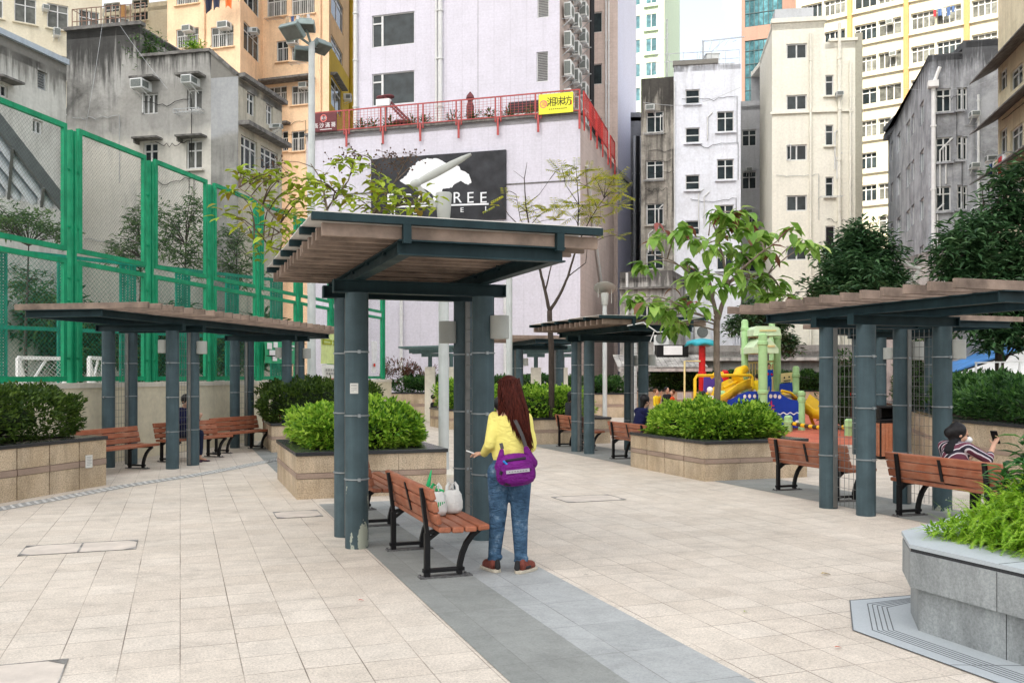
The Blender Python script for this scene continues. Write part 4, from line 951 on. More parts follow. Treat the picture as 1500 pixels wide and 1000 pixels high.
# tactile stud strip by the left shelter
pts=[G(-40,752),G(80,731),G(180,712),G(285,696),G(350,684),G(420,670)]
m=MB()
for a,b in zip(pts[:-1],pts[1:]):
    n=(b-a).normalized(); k=Vector((-n.y,n.x,0))*.14; m.poly([a-k+Vector((0,0,.004)),b-k+Vector((0,0,.004)),b+k+Vector((0,0,.004)),a+k+Vector((0,0,.004))])
tag(m.build('drain_strip',pmat('grey_drain_strip',(.33,.33,.31),.8,var=.15,scale=20)),kind='structure')
m=MB()
for a,b in zip(pts[:-1],pts[1:]):
    L=(b-a).length; n=(b-a)/L; k=Vector((-n.y,n.x,0)); i=0
    while i<L:
        for s_ in (-.08,0,.08):
            c=a+n*(i+(.06 if s_==0 else 0))+k*s_; m.lathe([(.028,.004),(.022,.012)],c,8)
        i+=.13
tag(m.build('tactile_studs',pmat('worn_steel_studs',(.5,.5,.48),.4,.3),smooth=False),'dotted line of small raised studs along the left planter and shelter','tactile studs',kind='stuff')
# manhole covers set flush in the paving
def cover(px,py,w,d,rz,label,dark=True):
    c=G(px,py); t=thing('manhole_cover',label,'manhole cover',(c.x,c.y,.004),rz)
    m=MB(); m.poly([(-w/2,-d/2,0),(w/2,-d/2,0),(w/2,d/2,0),(-w/2,d/2,0)]); m.build('cover_plate',M['tilecover'],t)
    m=MB(); e=.007
    for x0,x1,y0,y1 in ((-w/2-e,w/2+e,-d/2-e,-d/2),(-w/2-e,w/2+e,d/2,d/2+e),(-w/2-e,-w/2,-d/2,d/2),(w/2,w/2+e,-d/2,d/2)):
        m.box(x0,x1,y0,y1,-.002,.003)
    if w>.9: m.box(-.008,.008,-d/2,d/2,.001,.004)
    for sx in (-1,1):
        for sy in (-1,1): m.prism([(sx*w/2,sy*d/2),(sx*(w/2-.1),sy*d/2),(sx*w/2,sy*(d/2-.1))],.001,.0035)
    m.build('metal_edge',M.get('cedge') or M.setdefault('cedge',pmat('cover_edge_steel',(.3,.29,.27),.7,.2,var=.5,scale=5)),t)
M['tilecover']=pmat('worn_cover_stone',(.56,.5,.435),.7,var=.12,scale=4,bump=.2)
cover(118,802,.96,.5,TH,'double metal edged inspection cover in the paving at lower left')
cover(-5,1000,.6,.62,TH,'metal edged inspection cover at the lower left corner')
cover(436,753,.5,.5,TH,'square inspection cover with a damp stain before the granite planter')
cover(862,730,.8,.55,TH,'pale inspection cover in the open paving right of the woman')
# fallen leaves
for px,py,c,a,l in ((1202,842,(.5,.38,.2),.3,'curled dry tan leaf on the paving near the grey planter'),(1222,950,(.5,.14,.08),.1,'small reddish leaf on the paving below the tan leaf'),(524,881,(.5,.06,.04),.4,'tiny red leaf on the tiles left of the slate path'),(1090,898,(.3,.38,.08),1.0,'small green leaf on the open paving')):
    g=G(px,py); m=MB(); m.leaf(Vector((0,0,.012)),Vector((math.cos(a),math.sin(a),.05)),Vector((0,0,1)),.1 if px==1202 else .05,.035 if px==1202 else .02,.2)
    o=m.build('fallen_leaf',pmat('dry_leaf',c,.8)); o.location=(g.x,g.y,0); tag(o,l,'leaf')

# ================================================================ shelters
M['tealchip']=M['teal']; M['tealplain']=paintmat('teal_grey_plain_paint',(.058,.09,.103),None,.45)
M['galv']=pmat('galvanised_band',(.3,.33,.34),.4,.5)
def wall_lamp(parent,x,y,z,ang,s=1.0,flat=False):
    """rounded box light on a short arm, pointing along ang"""
    c=Vector((x,y,z)); dx,dy=math.cos(ang),math.sin(ang)
    m=MB(); k=c+Vector((dx*.17,dy*.17,0))
    Q=Matrix.Translation(k)@Matrix.Rotation(ang,4,'Z')
    m.prism([],0,0) if False else None
    pts=[(.09*s,-.1*s),(.09*s,.1*s)]+[( -.03*s+.0,.11*s),(-.03*s,-.11*s)]
    prof=[(math.cos(a)*.11*s+.0,math.sin(a)*.11*s) for a in [PI*2*i/20 for i in range(20)]]
    b=len(m.v)
    for zz in (-.135*s,.135*s):
        for p in prof: m.v.append(Q@Vector((p[0],p[1],zz)))
    n=20; m.face([b+i for i in range(n)][::-1]); m.face([b+n+i for i in range(n)])
    for i in range(n): m.face((b+i,b+(i+1)%n,b+n+(i+1)%n,b+n+i))
    o=m.build('wall_lamp',M['lampgrey'],parent,True,bevel=.006)
    m=MB(); m.bar(c+Vector((dx*.02,dy*.02,0)),c+Vector((dx*.1,dy*.1,0)),.08,.12); m.build('lamp_arm',M['tealplain'],o)
def shelter(label,origin,rz,sets=(0,),y0=-1.85,y1=1.55,x0=-.6,x1=1.58,dz=0,sheetroof=False,px=1.24,py=.65,lamps=(),chips=(0,),group='teal column shelters on the plaza',slat=.24):
    t=thing('garden_shelter',label,'shelter',origin,rz,group); K=dz
    for si,sy in enumerate(sets):
        for i,(x,y) in enumerate(((0,0),(0,py),(px,0),(px,py))):
            m=MB(); m.tube([(x,sy+y,0),(x,sy+y,2.37+K)],.108,28); c=m.build('column',M['tealchip'] if (i in chips and si==0) else M['tealplain'],t,True)
            for z in (.64,1.23,1.82):
                b=MB(); b.lathe([(.112,z-.008),(.118,z-.005),(.118,z+.005),(.112,z+.008)],(x,sy+y,0),28); b.box(x-.012,x+.012,sy+y-.135,sy+y-.11,z-.015,z+.015)
                b.build('clamp_band',M['galv'],c,True)
        for x in (0,px):
            m=MB()
            for y in (sy+.125,sy+py-.125): m.box(x-.025,x+.025,y-.008,y+.008,.02,2.36+K)
            k=.15; 
            while k<2.3+K: m.tube([(x,sy+.13,k),(x,sy+py-.13,k)],.003,5,False); k+=.12
            for yy in [sy+.13+(py-.26)*j/5 for j in range(1,5)]: m.tube([(x,yy,.05),(x,yy,2.35+K)],.003,5,False)
            m.build('wire_trellis',M['wirelight'],t)
        for y in (0,py):                           # lower cross beams: channels
            m=MB(); a,b=-.22,px+.22; z=2.37+K; yy=sy+y
            m.box(a,b,yy-.055,yy+.055,z,z+.012); m.box(a,b,yy-.055,yy+.055,z+.108,z+.12); m.box(a,b,yy-.006,yy+.006,z+.0121,z+.1079)
            m.box(a-.001,a+.01,yy-.05,yy+.05,z+.0122,z+.1078); m.box(b-.01,b+.001,yy-.05,yy+.05,z+.0122,z+.1078)
            m.build('cross_beam',M['tealbeam'],t)
    z=2.492+K
    for x in (0.02,px-.0):                         # long beams along the roof
        m=MB(); a,b=y0+.02,y1-.05
        m.box(x-.05,x+.05,a,b,z,z+.011); m.box(x-.05,x+.05,a,b,z+.1,z+.111); m.box(x-.006,x+.006,a+.001,b-.001,z+.0111,z+.0999)
        m.build('long_beam',M['tealbeam'],t)
    for y in (y0,y1-.05):
        m=MB(); s_=-1 if y==y0 else 1
        m.box(-.032,px+.055,y-.006,y+.012,z-.002,z+.113); m.box(-.032,px+.055,y+s_*.07 if s_<0 else y+.013,(y-.0061) if s_<0 else y+.07,z-.002,z+.01); m.box(-.032,px+.055,y-.07 if s_<0 else y+.013,(y-.0061) if s_<0 else y+.07,z+.101,z+.113)
        m.build('end_beam',M['tealbeam'],t)
    m=MB(); n=int((y1-y0+.1)/slat)
    for i in range(n+1):
        y=y0-.02+i*(y1-y0+.04)/n; m.box(x0+R.uniform(-.012,.012),x1+R.uniform(-.012,.012),y-.024,y+.024,z+.114,z+.208)
    m.build('roof_slats',M['brown'],t,bevel=.004)
    if sheetroof:
        z-=.045; ys=[y0-.08+i*(y1-y0+.18)/5 for i in range(6)]
        for y in ys:
            m=MB(); m.box(x0-.07,x1+.02,y-.03,y+.03,z+.262,z+.268); m.box(x0-.07,x1+.02,y-.03,y+.03,z+.312,z+.318); m.box(x0-.0701,x1+.0201,y-.03,y-.024,z+.2681,z+.3119)
            m.box(x0-.072,x0-.066,y-.029,y+.03,z+.2682,z+.3118)
            m.build('purlin',M['tealbeam'],t)
        for y in ys:
            for x in (.02,px): m=MB(); m.box(x-.03,x+.03,y-.028,y+.028,z+.125,z+.2619); m.build('roof_post',M['tealbeam'],t)
        m=MB()
        for i in range(5):                         # opal strips, each lapping the next
            m.box(x0-.06,x1+.01,ys[i]-.03,ys[i+1]+.02,z+.3181+.008*(i%2),z+.325+.008*(i%2))
        m.build('roof_sheet',M['sheet'],t)
    for (x,y,zz,a) in lamps: wall_lamp(t,x,y,zz+K,a,.84)
    return t
def rzv(x,y,rz): return Vector((x*math.cos(rz)-y*math.sin(rz),x*math.sin(rz)+y*math.cos(rz),0))
s1o=S(1.55,8.58)
sh1=shelter('nearest shelter with an opal top roof over brown slats, peeling paint on its front column',s1o,TH,sheetroof=True,lamps=((1.24,0,2.07,-.35-TH),(1.24,.65,2.05,PI-.1)),chips=(0,))
m=MB(); a0=-PI/2-.2
for i in range(9):
    pass
M['notice']=pmat('faded_white_notice',(.62,.62,.58),.6,var=.05)
m=MB(); b0=None; ring=[]
for i in range(7):
    a=-PI/2-TH*.9-.35+.7*i/6-.1; ring.append((math.cos(a)*.1115,math.sin(a)*.1115))
for i in range(6): (x0,y0_),(x1,y1_)=ring[i],ring[i+1]; m.poly([(x0,y0_,1.435),(x1,y1_,1.435),(x1,y1_,1.53),(x0,y0_,1.53)])
nt=m.build('notice_sticker',M['notice'],sh1)
m=MB()
for r_,(za,zb) in enumerate(((1.505,1.514),(1.482,1.487),(1.468,1.473),(1.452,1.457))):
    for i in range(1,5):
        (x0,y0_),(x1,y1_)=ring[i],ring[i+1]; k=1.01; 
        if r_==3 and i>2: continue
        m.poly([(x0*k,y0_*k,za),(x0*k+(x1-x0)*.8,y0_*k+(y1_-y0_)*.8,za),(x0*k+(x1-x0)*.8,y0_*k+(y1_-y0_)*.8,zb),(x0*k,y0_*k,zb)])
m.build('notice_lines',pmat('grey_print',(.25,.25,.25),.7),nt)
s2o=S(7.40,8.57)
sh2=shelter('brown slatted shelter at the right with wire trellis between its teal columns',s2o,TH,dz=-.19,px=1.12,x1=1.62,lamps=((1.12,0,2.1,.0-TH-.15),(1.12,.65,2.1,-.1-TH)),chips=(2,),y1=1.9,slat=.3)
s3o=S(7.87,17.2)
sh3=shelter('middle distance shelter with an opal roof and a white cable strung from its corner',s3o,TH,dz=-.06,sheetroof=True,lamps=((1.24,0,1.98,-.3),(1.24,.65,1.98,0)),chips=())
s4o=Vector((-7.05,16.1,0)); r4=math.radians(-12)
sh4=shelter('long brown slatted shelter on the left beside the green court fence',s4o,r4,sets=(0,4.4),y0=-1.95,y1=6.6,x0=-.2,x1=2.1,lamps=((1.24,0,2.1,PI),(1.24,.65,2.1,0),(1.24,4.4,2.1,PI),(1.24,5.05,2.1,0)),chips=(),slat=.3)
s5o=at(1290,18.2); s5o=Vector((s5o[0],s5o[1],0))
sh5=shelter('farther brown slatted shelter seen through the columns of the right shelter',s5o,TH,dz=-.02,lamps=((0,0,2.05,-PI/2+.2),(1.24,0,2.05,-.4),(0,0,2.05,-.3)),chips=(),y1=1.6)
s6o=Vector((at(766,27.0)[0]-.1,27.0,0))
sh6=shelter('distant shelter behind the opal roofed one, left of the thin bare tree',s6o,TH-.1,dz=.0,x0=-1.0,x1=1.5,lamps=((0,0,2.0,0),),chips=())
# white cable tied to the corner of shelter 3
a=s3o+rzv(-.1,-1.9,TH)+Vector((0,0,2.52)); b=P(1046,461,15.2)
t=tag(MB().build('x',M['white']),None) if False else None
m=MB(); m.tube([a,a+Vector((.3,0,.06)),a+Vector((.55,-.02,-.12)),a+Vector((.8,0,-.1)),a.lerp(b,.5)+Vector((0,0,-.05)),b],.012,6); m.tube([a+Vector((.5,0,-.1)),a+Vector((.42,-.02,-.3))],.01,6)
tag(m.build('tied_cable',M['white'],smooth=True),'white cable tied between the middle shelter corner and the young tree','cable')

# ================================================================ benches
def make_bench(label,loc,rz,L=1.62,group='brown slatted benches with black iron legs'):
    # local: length along y (0..L), back at x=0, sitter faces +x
    t=thing('park_bench',label,'bench',loc,rz,group)
    def slat(m,x,z,w,h,ang):
        Q=Matrix.Translation((x,L/2,z))@Matrix.Rotation(ang,4,'Y'); m.box(-w/2,w/2,-L/2,L/2,-h/2,h/2,Q)
    m=MB()
    for x,z,a in ((.13,.405,.05),(.235,.40,.02),(.34,.402,-.02),(.445,.41,-.06)): slat(m,x,z,.095,.045,a)
    m.build('seat',M['benchwood'],t,bevel=.012)
    m=MB()
    for x,z in ((.075,.49),(.052,.585),(.028,.68)): slat(m,x,z,.088,.045,math.radians(-104))
    m.build('backrest',M['benchwood'],t,bevel=.012)
    for y in (.2,L-.2):
        m=MB(); w=.05
        def strap(ps,th=.028):
            for a_,b_ in zip(ps[:-1],ps[1:]): m.bar((a_[0],y,a_[1]),(b_[0],y,b_[1]),w,th,up=(0,1,0)) if False else m.bar((a_[0],y,a_[1]),(b_[0],y,b_[1]),w if False else .05,th)
        # back upright
        m.bar((.035,y,.012),(.035,y,.36),.05,.045); m.bar((.035,y,.355),(-.012,y,.715),.05,.03)
        # base strap and curved front leg
        m.box(.0,.34,y-.025,y+.025,.045,.075)
        pr=[(.3,.02),(.305,.1),(.325,.18),(.36,.26),(.41,.325),(.475,.375)]
        for a_,b_ in zip(pr[:-1],pr[1:]): m.bar((a_[0],y,a_[1]),(b_[0]+(b_[0]-a_[0])*.12,y,b_[1]+(b_[1]-a_[1])*.12),.05,.04)
        m.bar((.03,y,.355),(.1,y,.372),.046,.03); m.bar((.1,y,.368),(.485,y,.376),.046,.022)
        m.bar((.04,y,.3),(.14,y,.372),.044,.022)
        m.build('leg_frame',M['black'],t,bevel=.004)
        m=MB(); m.box(-.03,.4,y-.05,y+.05,.004,.014)
        for x in (-.015,.36): m.lathe([(.012,.014),(.012,.026)],(x,y-.035,0),6); m.lathe([(.012,.014),(.012,.026)],(x,y+.035,0),6)
        m.build('floor_plate',M['plate'],t)
    m=MB(); m.bar((.055,L/2,.46),(-.002,L/2,.715-.02),.04,.012); m.build('back_strap',M['black'],t)
    return t
b1=make_bench('nearest bench with shopping bags on it, facing away from the peeling column',S(1.80,6.88),TH)
def bench(loc,rz,label): return copy_tree(b1,loc,rz,label)
bench(S(1.80,9.5),TH,'second bench under the nearest shelter, directly behind the one with the bags')
bench(S(7.66,6.95),TH,'bench at the right with the phone user in striped top')
bench(S(7.80,9.4),TH,'empty bench behind the two nearest columns of the right shelter')
bench(S(7.78,14.55),TH,'bench with a woman in navy seated, left of the tall leafy planter')
bench(S(8.0,17.75),TH,'bench with a person in black seated, beyond the middle shelter columns')
bench(Vector((-7.0,14.55,0)),math.radians(-15),'leftmost bench, partly hidden by the left granite planter')
bench(Vector((-6.62,16.95,0)),math.radians(-24),'bench carrying the barefoot person at the left shelter')
bench(Vector((-6.22,18.9,0)),math.radians(-19),'empty bench beside the barefoot person bench, before the cream wall')
bench(Vector((-5.72,21.0,0)),math.radians(-17),'farthest left bench, half hidden behind the shelter columns')
# shopping bags
BAG=NT('thin_white_plastic_bag'); v=BAG.coord(); BAG.bump(BAG.noise(v,22,5,.7,.6),.7,.02); BAG.set((.8,.81,.79),.35); BAG.b.inputs['Transmission Weight'].default_value=.15; BAG=BAG.m
GRN=pmat('green_bag_print',(.02,.42,.14),.5,var=.1)
def bag(label,loc,rz,s=1.0,green=False,food=None):
    t=thing('shopping_bag',label,'bag',loc,rz); m=MB(); n=18
    prof=[(.02,0),(.085,.004),(.1,.05),(.098,.12),(.085,.19),(.06,.235)]
    rr=random.Random(int(loc[0]*100)+5); ph=[rr.random()*6 for _ in range(4)]
    rings=[]
    for r,z in prof:
        rings.append(len(m.v))
        for j in range(n):
            a=2*PI*j/n; k=1+.1*math.sin(3*a+ph[0]+z*18)+.06*math.sin(7*a+ph[1]-z*30); m.v.append(Vector((r*k*math.cos(a)*1.05*s,r*k*math.sin(a)*.72*s,z*s)))
    for i in range(len(prof)-1):
        for j in range(n): m.face((rings[i]+j,rings[i]+(j+1)%n,rings[i+1]+(j+1)%n,rings[i+1]+j))
    m.face([rings[0]+j for j in range(n)][::-1])
    m.build('bag_body',BAG,t,'all')
    for sx in (-1,1):
        h=MB(); h.tube([(sx*.055*s,0,.22*s),(sx*.05*s,.01,.27*s),(sx*.025*s,.015,.305*s),(sx*.0,0,.29*s),(sx*.012*s,-.01,.235*s)],[(.014,.004)]*5,8); h.build('handle',GRN if green and sx<0 else BAG,t,True)
    g=MB(); g2=MB()
    if green:
        for k in range(5): g.poly([(-.04*s+.018*k,-.078*s,.08*s+.01*k),(-.03*s+.018*k,-.079*s,.08*s+.01*k),(-.028*s+.018*k,-.079*s,.14*s),(-.038*s+.018*k,-.078*s,.14*s)])
        g2.cap((.0,0,.25*s),(.055,-.01,.235*s),.014,.012); g2.build('green_knot',GRN,t,'all'); g.build('green_print',GRN,t)
    if food: f=MB(); f.ell((0,-.005,.09),(.07*s,.045*s,.09*s)); f.build('contents',pmat('wrapped_food',(.55,.38,.2),.7,var=.3,scale=20),t,True)
bp=S(1.80,6.88)
bag('white plastic bag with green print at the back of the nearest bench',bp+rzv(.22,.6,TH)+Vector((0,0,.43)),.5,.86,True)
bag('translucent white bag with wrapped food inside, on the nearest bench seat edge',bp+rzv(.385,.7,TH)+Vector((0,0,.43)),.1,.84,False)
t=thing('leafy_packet','green leafy vegetables poking out beside the white shopping bag','vegetables',bp+rzv(.16,.72,TH)+Vector((0,0,.43)),.2)
m=MB(); m.cap((0,0,.04),(.02,0,.22),.035,.03); m.build('wrapper',BAG,t,True); m=MB(); m.cap((.02,0,.24),(.045,0,.36),(.02,.035),(.006,.012)); m.build('green_tip',GRN,t,True)

# ================================================================ planters and hedges
def planter(label,loc,rz,w,d,h,joint=.6,name='granite_planter',group=None,cap=.05,soil=True):
    t=thing(name,label,'planter',loc,rz,group)
    core=MB(); core.box(.02,w-.02,.02,d-.02,0,h-cap-.002); core.build('core',M['granite_band'],t)
    zs=((0,h*.43),(h*.43+.004,h*.55),(h*.55+.004,h-cap))
    for k,(za,zb) in enumerate(zs):
        m=MB(); pr=.006 if k==1 else 0.0
        for side in range(4):
            L=w if side%2==0 else d; n=max(1,round(L/joint)); 
            for i in range(n):
                a=L*i/n+(.002 if i else 0); b=L*(i+1)/n-(.002 if i<n-1 else 0)
                if side==0: m.box(a,b,-pr,.018,za,zb-.003)
                elif side==2: m.box(a,b,d-.018,d+pr,za,zb-.003)
                elif side==3: m.box(-pr-.001,.017,a+.019,b-.019 if i==n-1 else b,za,zb-.0031)
                else: m.box(w-.017,w+pr+.001,a+.019,b-.019 if i==n-1 else b,za,zb-.0031)
        m.build(('lower_stone','stone_band','upper_stone')[k],M['granite_band'] if k==1 else M['granite'],t)
    m=MB(); cw=.26; o=.02; z0,z1=h-cap,h
    m.box(-o,w+o,-o,cw,z0,z1); m.box(-o,w+o,d-cw,d+o,z0,z1); m.box(-o,cw,cw+.001,d-cw-.001,z0,z1); m.box(w-cw,w+o,cw+.001,d-cw-.001,z0,z1)
    m.build('capstone',M['capblack'],t,bevel=.006)
    m=MB(); m.box(cw-.01,w-cw+.01,cw-.01,d-cw+.01,h-cap-.001,h-.02); m.build('soil',M['soil'],t)
    return t
def hedge(label,loc,rz,x0,x1,y0,y1,z0,z1,mat,n=9000,L=.085,W=.04,name='hedge',cat='hedge',seed=1,rough=.12,p=4.6,core=True,group=None):
    t=thing(name,label,cat,loc,rz,group); r=random.Random(seed); m=MB()
    c=Vector(((x0+x1)/2,(y0+y1)/2,(z0+z1)/2)); h=Vector(((x1-x0)/2,(y1-y0)/2,(z1-z0)/2))
    ar=[h.y*h.z,h.y*h.z,h.x*h.z,h.x*h.z,h.x*h.y]; tot=sum(ar)
    off_=Vector((seed*3.1,seed*1.7,0))
    for i in range(n):
        k=r.random()*tot; f=0
        while k>ar[f] and f<4: k-=ar[f]; f+=1
        a,b=r.uniform(-1,1),r.uniform(-1,1)
        v=Vector([(1,a,b),(-1,a,b),(a,1,b),(a,-1,b),(a,b,1)][f])
        s=(abs(v.x)**p+abs(v.y)**p+abs(v.z)**p)**(1/p); u=v/s
        if u.z<-.9: u.z=-.9
        q=Vector((u.x*h.x,u.y*h.y,u.z*h.z)); nrm=Vector((u.x*abs(u.x)/h.x,u.y*abs(u.y)/h.y,max(u.z,0)*abs(u.z)/h.z+.05)).normalized()
        bump=noise.noise((q+c+off_)*3.2)*rough*1.6+noise.noise((q+c+off_)*9)*rough*.7
        q+=nrm*(bump-r.random()**2*.16+ (r.random()**6)*.06)
        d=(nrm*1.0+Vector((r.gauss(0,.65),r.gauss(0,.65),r.gauss(.35,.55))))
        s_=r.uniform(.65,1.25)
        m.leaf2(q+c,d,Vector((r.gauss(0,.4),r.gauss(0,.4),1)),L*s_,W*s_)
    m.build('foliage',mat,t)
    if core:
        m=MB(); m.ell(c-Vector((0,0,h.z*.1)),(h.x*.86,h.y*.86,h.z*.84),20,10); o=m.build('dark_core',M['hedge_core'],t,True)
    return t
M['hedge_core']=pmat('leaf_gap_shade',(.02,.035,.012),.95,var=.4,scale=14,bump=.8)  # solid dark fill; the shade between the leaves is put into its colour
pm=S(*[0,0]) 
# main planter (front-left corner, 2.0 x 2.55)
c1=G(435,731.6); planter('granite planter with a black rim behind the nearest shelter, lime hedge in it',c1,TH,2.0,2.55,.61)
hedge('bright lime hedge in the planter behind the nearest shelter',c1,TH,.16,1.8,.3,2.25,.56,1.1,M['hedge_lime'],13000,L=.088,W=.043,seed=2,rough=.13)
c2=G(1033,705); planter('granite planter around the young big leaved tree',c2,TH,1.85,2.45,.61)
hedge('bright lime hedge round the young big leaved tree trunk',c2,TH,.1,1.72,.28,2.25,.56,1.05,M['hedge_lime'],13000,L=.088,W=.043,seed=3,rough=.13)
# left planter: faces along (-6.42,11.55)->(-5.94,13.5)
d4=math.atan2(.48,1.95); rl=-d4
lo=Vector((-6.42,11.55,0))-Vector((math.sin(d4),math.cos(d4),0))*2.6
pl=planter('long granite planter with a black rim at the left edge',lo+rzv(-2.2,0,rl),rl,2.2,4.6,.72)
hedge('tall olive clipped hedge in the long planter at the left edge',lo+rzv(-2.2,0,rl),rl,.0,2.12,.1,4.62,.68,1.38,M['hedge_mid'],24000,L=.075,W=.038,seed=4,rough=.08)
m=MB(); 
t=thing('wall_notice','small white notice stuck to the left granite planter','notice',lo+rzv(.008,4.22,rl)+Vector((0,0,.38)),rl)
m.box(0,.006,-.07,.07,-.09,.09); m.build('paper',M['notice'],t)
m=MB(); [m.box(.0061,.0075,-.05,.05-(.02 if i%2 else 0),.06-i*.022,.067-i*.022) for i in range(6)]; m.build('print_lines',pmat('grey_print_b',(.3,.3,.3),.7),t)
# dark hedge behind main planter
c=Vector((at(412,20)[0],19.2,0)); planter('granite planter with a dark hedge behind the lime hedge',c,TH,2.2,2.2,.6)
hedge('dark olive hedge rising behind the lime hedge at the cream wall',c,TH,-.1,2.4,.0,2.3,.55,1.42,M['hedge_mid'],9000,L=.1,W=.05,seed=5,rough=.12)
# planter left of centre back (785-892)
c=G(790,650)-rzv(1.2,0,TH)*1.0; planter('granite planter with a black rim beyond the middle bench',c,TH-.12,2.9,2.2,.62)
hedge('lime hedge under the thin bare tree in the middle distance',c,TH-.12,-.1,2.6,.1,2.1,.55,1.22,M['hedge_lime'],9000,L=.1,W=.05,seed=6)
c=G(655,629); planter('granite planter seen between the steel lamp post and the shelter columns',c,TH,1.8,2.0,.6)
hedge('lime hedge seen between the steel lamp post and the shelter columns',c,TH,.1,1.7,.1,1.9,.55,1.35,M['hedge_lime'],5000,L=.11,W=.055,seed=7)
# back planters
c=Vector((at(570,35.5)[0],35.5,0)); planter('low granite planter wall with a clipped hedge below the hotel wall',c,-.02,7.0,1.6,.95,1.2)
hedge('clipped dark hedge along the foot of the hotel wall',c,-.02,0,6.9,.1,1.5,.9,1.5,M['hedge_dark'],9000,L=.12,W=.06,seed=8)
c=Vector((at(848,35)[0],35,0)); planter('pale granite planter wall behind the middle shelter columns',c,.12,2.0,2,.93,1.2)
hedge('loose green hedge behind the middle shelter columns',c,.12,-.5,1.9,.1,1.9,.88,1.45,M['hedge_dark'],4000,L=.13,W=.06,seed=9)
c=Vector((at(935,43)[0],43.3,0)); planter('long brownish planter wall behind the playground',c,-.01,10.2,1.5,.9,1.5)
hedge('dark green hedge along the back of the playground',c,-.01,0,10.1,.1,1.4,.85,1.7,M['hedge_dark'],12000,L=.15,W=.07,seed=10,rough=.16)
for i,(a,l) in enumerate(((993,'left'),(1005,'right'))):
    t=thing('notice_sheet','white paper sheet pinned on the playground wall, '+l+' one of two','notice',P(a-1,578,43.28)); m=MB(); m.box(0,.28,-.02,0,-.22,.12); m.build('paper',M['notice'],t); m=MB(); [m.box(.04,.24,-.023,-.0201,-.18+.06*k,-.16+.06*k) for k in range(4)]; m.build('print_lines',pmat('blue_print',(.3,.33,.4),.7),t)
# right planter along polyline
pl_=[Vector(q+(0,)) for q in ((10.5,26.6),(8.9,21.2),(7.04,14.9),(7.22,12.6),(7.6,9.5))]
t=thing('granite_planter','long granite planter wall with a black rim at the right edge','planter',pl_[2])
m=MB(); outer=pl_+[Vector((16,9.5,0)),Vector((18,27,0))]
m.prism(outer[::-1],0,.86); m.build('stone_wall',M['granite'],t,world=True)
m=MB(); kb=MB()
for a,b in zip(pl_[:-1],pl_[1:]):
    n=(b-a).normalized(); k=Vector((-n.y,n.x,0)); k=k if k.x>0 else -k
    q=[a-k*.02,b-k*.02,b+k*.26,a+k*.26]; m.prism([(v.x,v.y) for v in q],.861,.91); q=[a-k*.006,b-k*.006,b+k*.0,a+k*.0]; kb.prism([(v.x,v.y) for v in q],.44,.52)
m.build('capstone',M['capblack'],t,world=True); kb.build('stone_band',M['granite_band'],t,world=True)
m=MB(); m.prism([(v.x+.27,v.y) for v in outer[::-1]],.85,.88); m.build('soil',M['soil'],t,world=True)
hedge('dense green shrubs in the planter at the right edge',Vector((7.25,12.2,0)),math.radians(3),.12,2.6,-2.3,3.4,.88,1.42,M['hedge_dark'],17000,L=.11,W=.045,seed=11,rough=.13)
hedge('green shrubs continuing behind the far right shelter',Vector((7.04,14.9,0)),-.29,.25,1.8,.2,11.5,.88,1.5,M['hedge_dark'],9000,L=.12,W=.05,seed=12,rough=.16)
hedge('climbing shrub growing tall between the right shelters',Vector((at(1351,20)[0],20.4,0)),0,-.2,.3,-.2,.3,.8,2.25,M['midleaf'],2600,L=.1,W=.045,name='climbing_shrub',cat='shrub',seed=13,rough=.16)
hedge('low dark shrub behind the trellis of the right shelter',Vector((at(1248,27)[0],27.2,0)),0,-.7,.5,-.3,.3,0,2.2,M['hedge_dark'],3000,L=.12,W=.05,name='shrub',cat='shrub',seed=14,rough=.2)
for x,l in ((585,'reddish bush against the hotel wall by the green fence'),(615,'loose reddish bush against the hotel wall right of the other one')):
    hedge(l,Vector((at(x,36.3)[0],36.6,0)),0,-.7,.5,-.3,.3,1.2,1.95 if x==585 else 1.75,M['redbush'] if 'redbush' in M else M.setdefault('redbush',leafmat('reddish_bush_leaves',[(.04,.03,.015),(.08,.06,.02),(.16,.05,.04),(.2,.2,.06)])),1100,L=.14,W=.04,name='bush',cat='bush',seed=x,rough=.3,core=False)

# ================================================================ foreground grey planter
t=thing('grey_planter','grey granite planter with overhanging upper slabs and ferns, right foreground','planter',(2.545,5.77,0),0)
lp_=[Vector(q) for q in ((3.35,8.3,0),(2.69,6.22,0),(2.545,5.77,0),(3.9,1.9,0))]      # left flank, corner, long near face
lp_=[Vector((3.55,7.05,0)),Vector((2.69,6.22,0)),Vector((2.545,5.77,0)),Vector((2.545,5.77,0))+Vector((.361,-.9326,0))*3.2]
def inset(poly,k):
    out=[]
    for i,p in enumerate(poly):
        ns=[]
        for a,b in ((i-1,i),(i,i+1)):
            if a<0 or b>=len(poly): continue
            d=(poly[b]-poly[a]).normalized(); n=Vector((-d.y,d.x,0)); n=n if n.dot(Vector((1,.2,0)))>0 else -n; ns.append(n)
        if len(ns)==2: bis=(ns[0]+ns[1]).normalized(); v=bis/max(.3,bis.dot(ns[0]))
        else: v=ns[0]
        out.append(p+v*k)
    return out
tail=[Vector((8,2.5,0)),Vector((8,8,0)),Vector((4.6,8,0))]
def ring_(k): return inset(lp_,k)+tail
m=MB(); m.prism([(p.x,p.y) for p in ring_(0)][::-1],0,.275); m.build('lower_stone',M['bluestone'],t,world=True)
m=MB(); m.prism([(p.x,p.y) for p in ring_(-.05)][::-1],.276,.5); m.build('upper_stone',M['bluestone'],t,world=True,bevel=.003)
m=MB(); m.prism([(p.x,p.y) for p in ring_(-.046)][::-1],.501,.522); m.build('shadow_joint',M['capblack'],t,world=True)
m=MB(); o_=ring_(-.055)[:4]; i_=inset(lp_,.36)
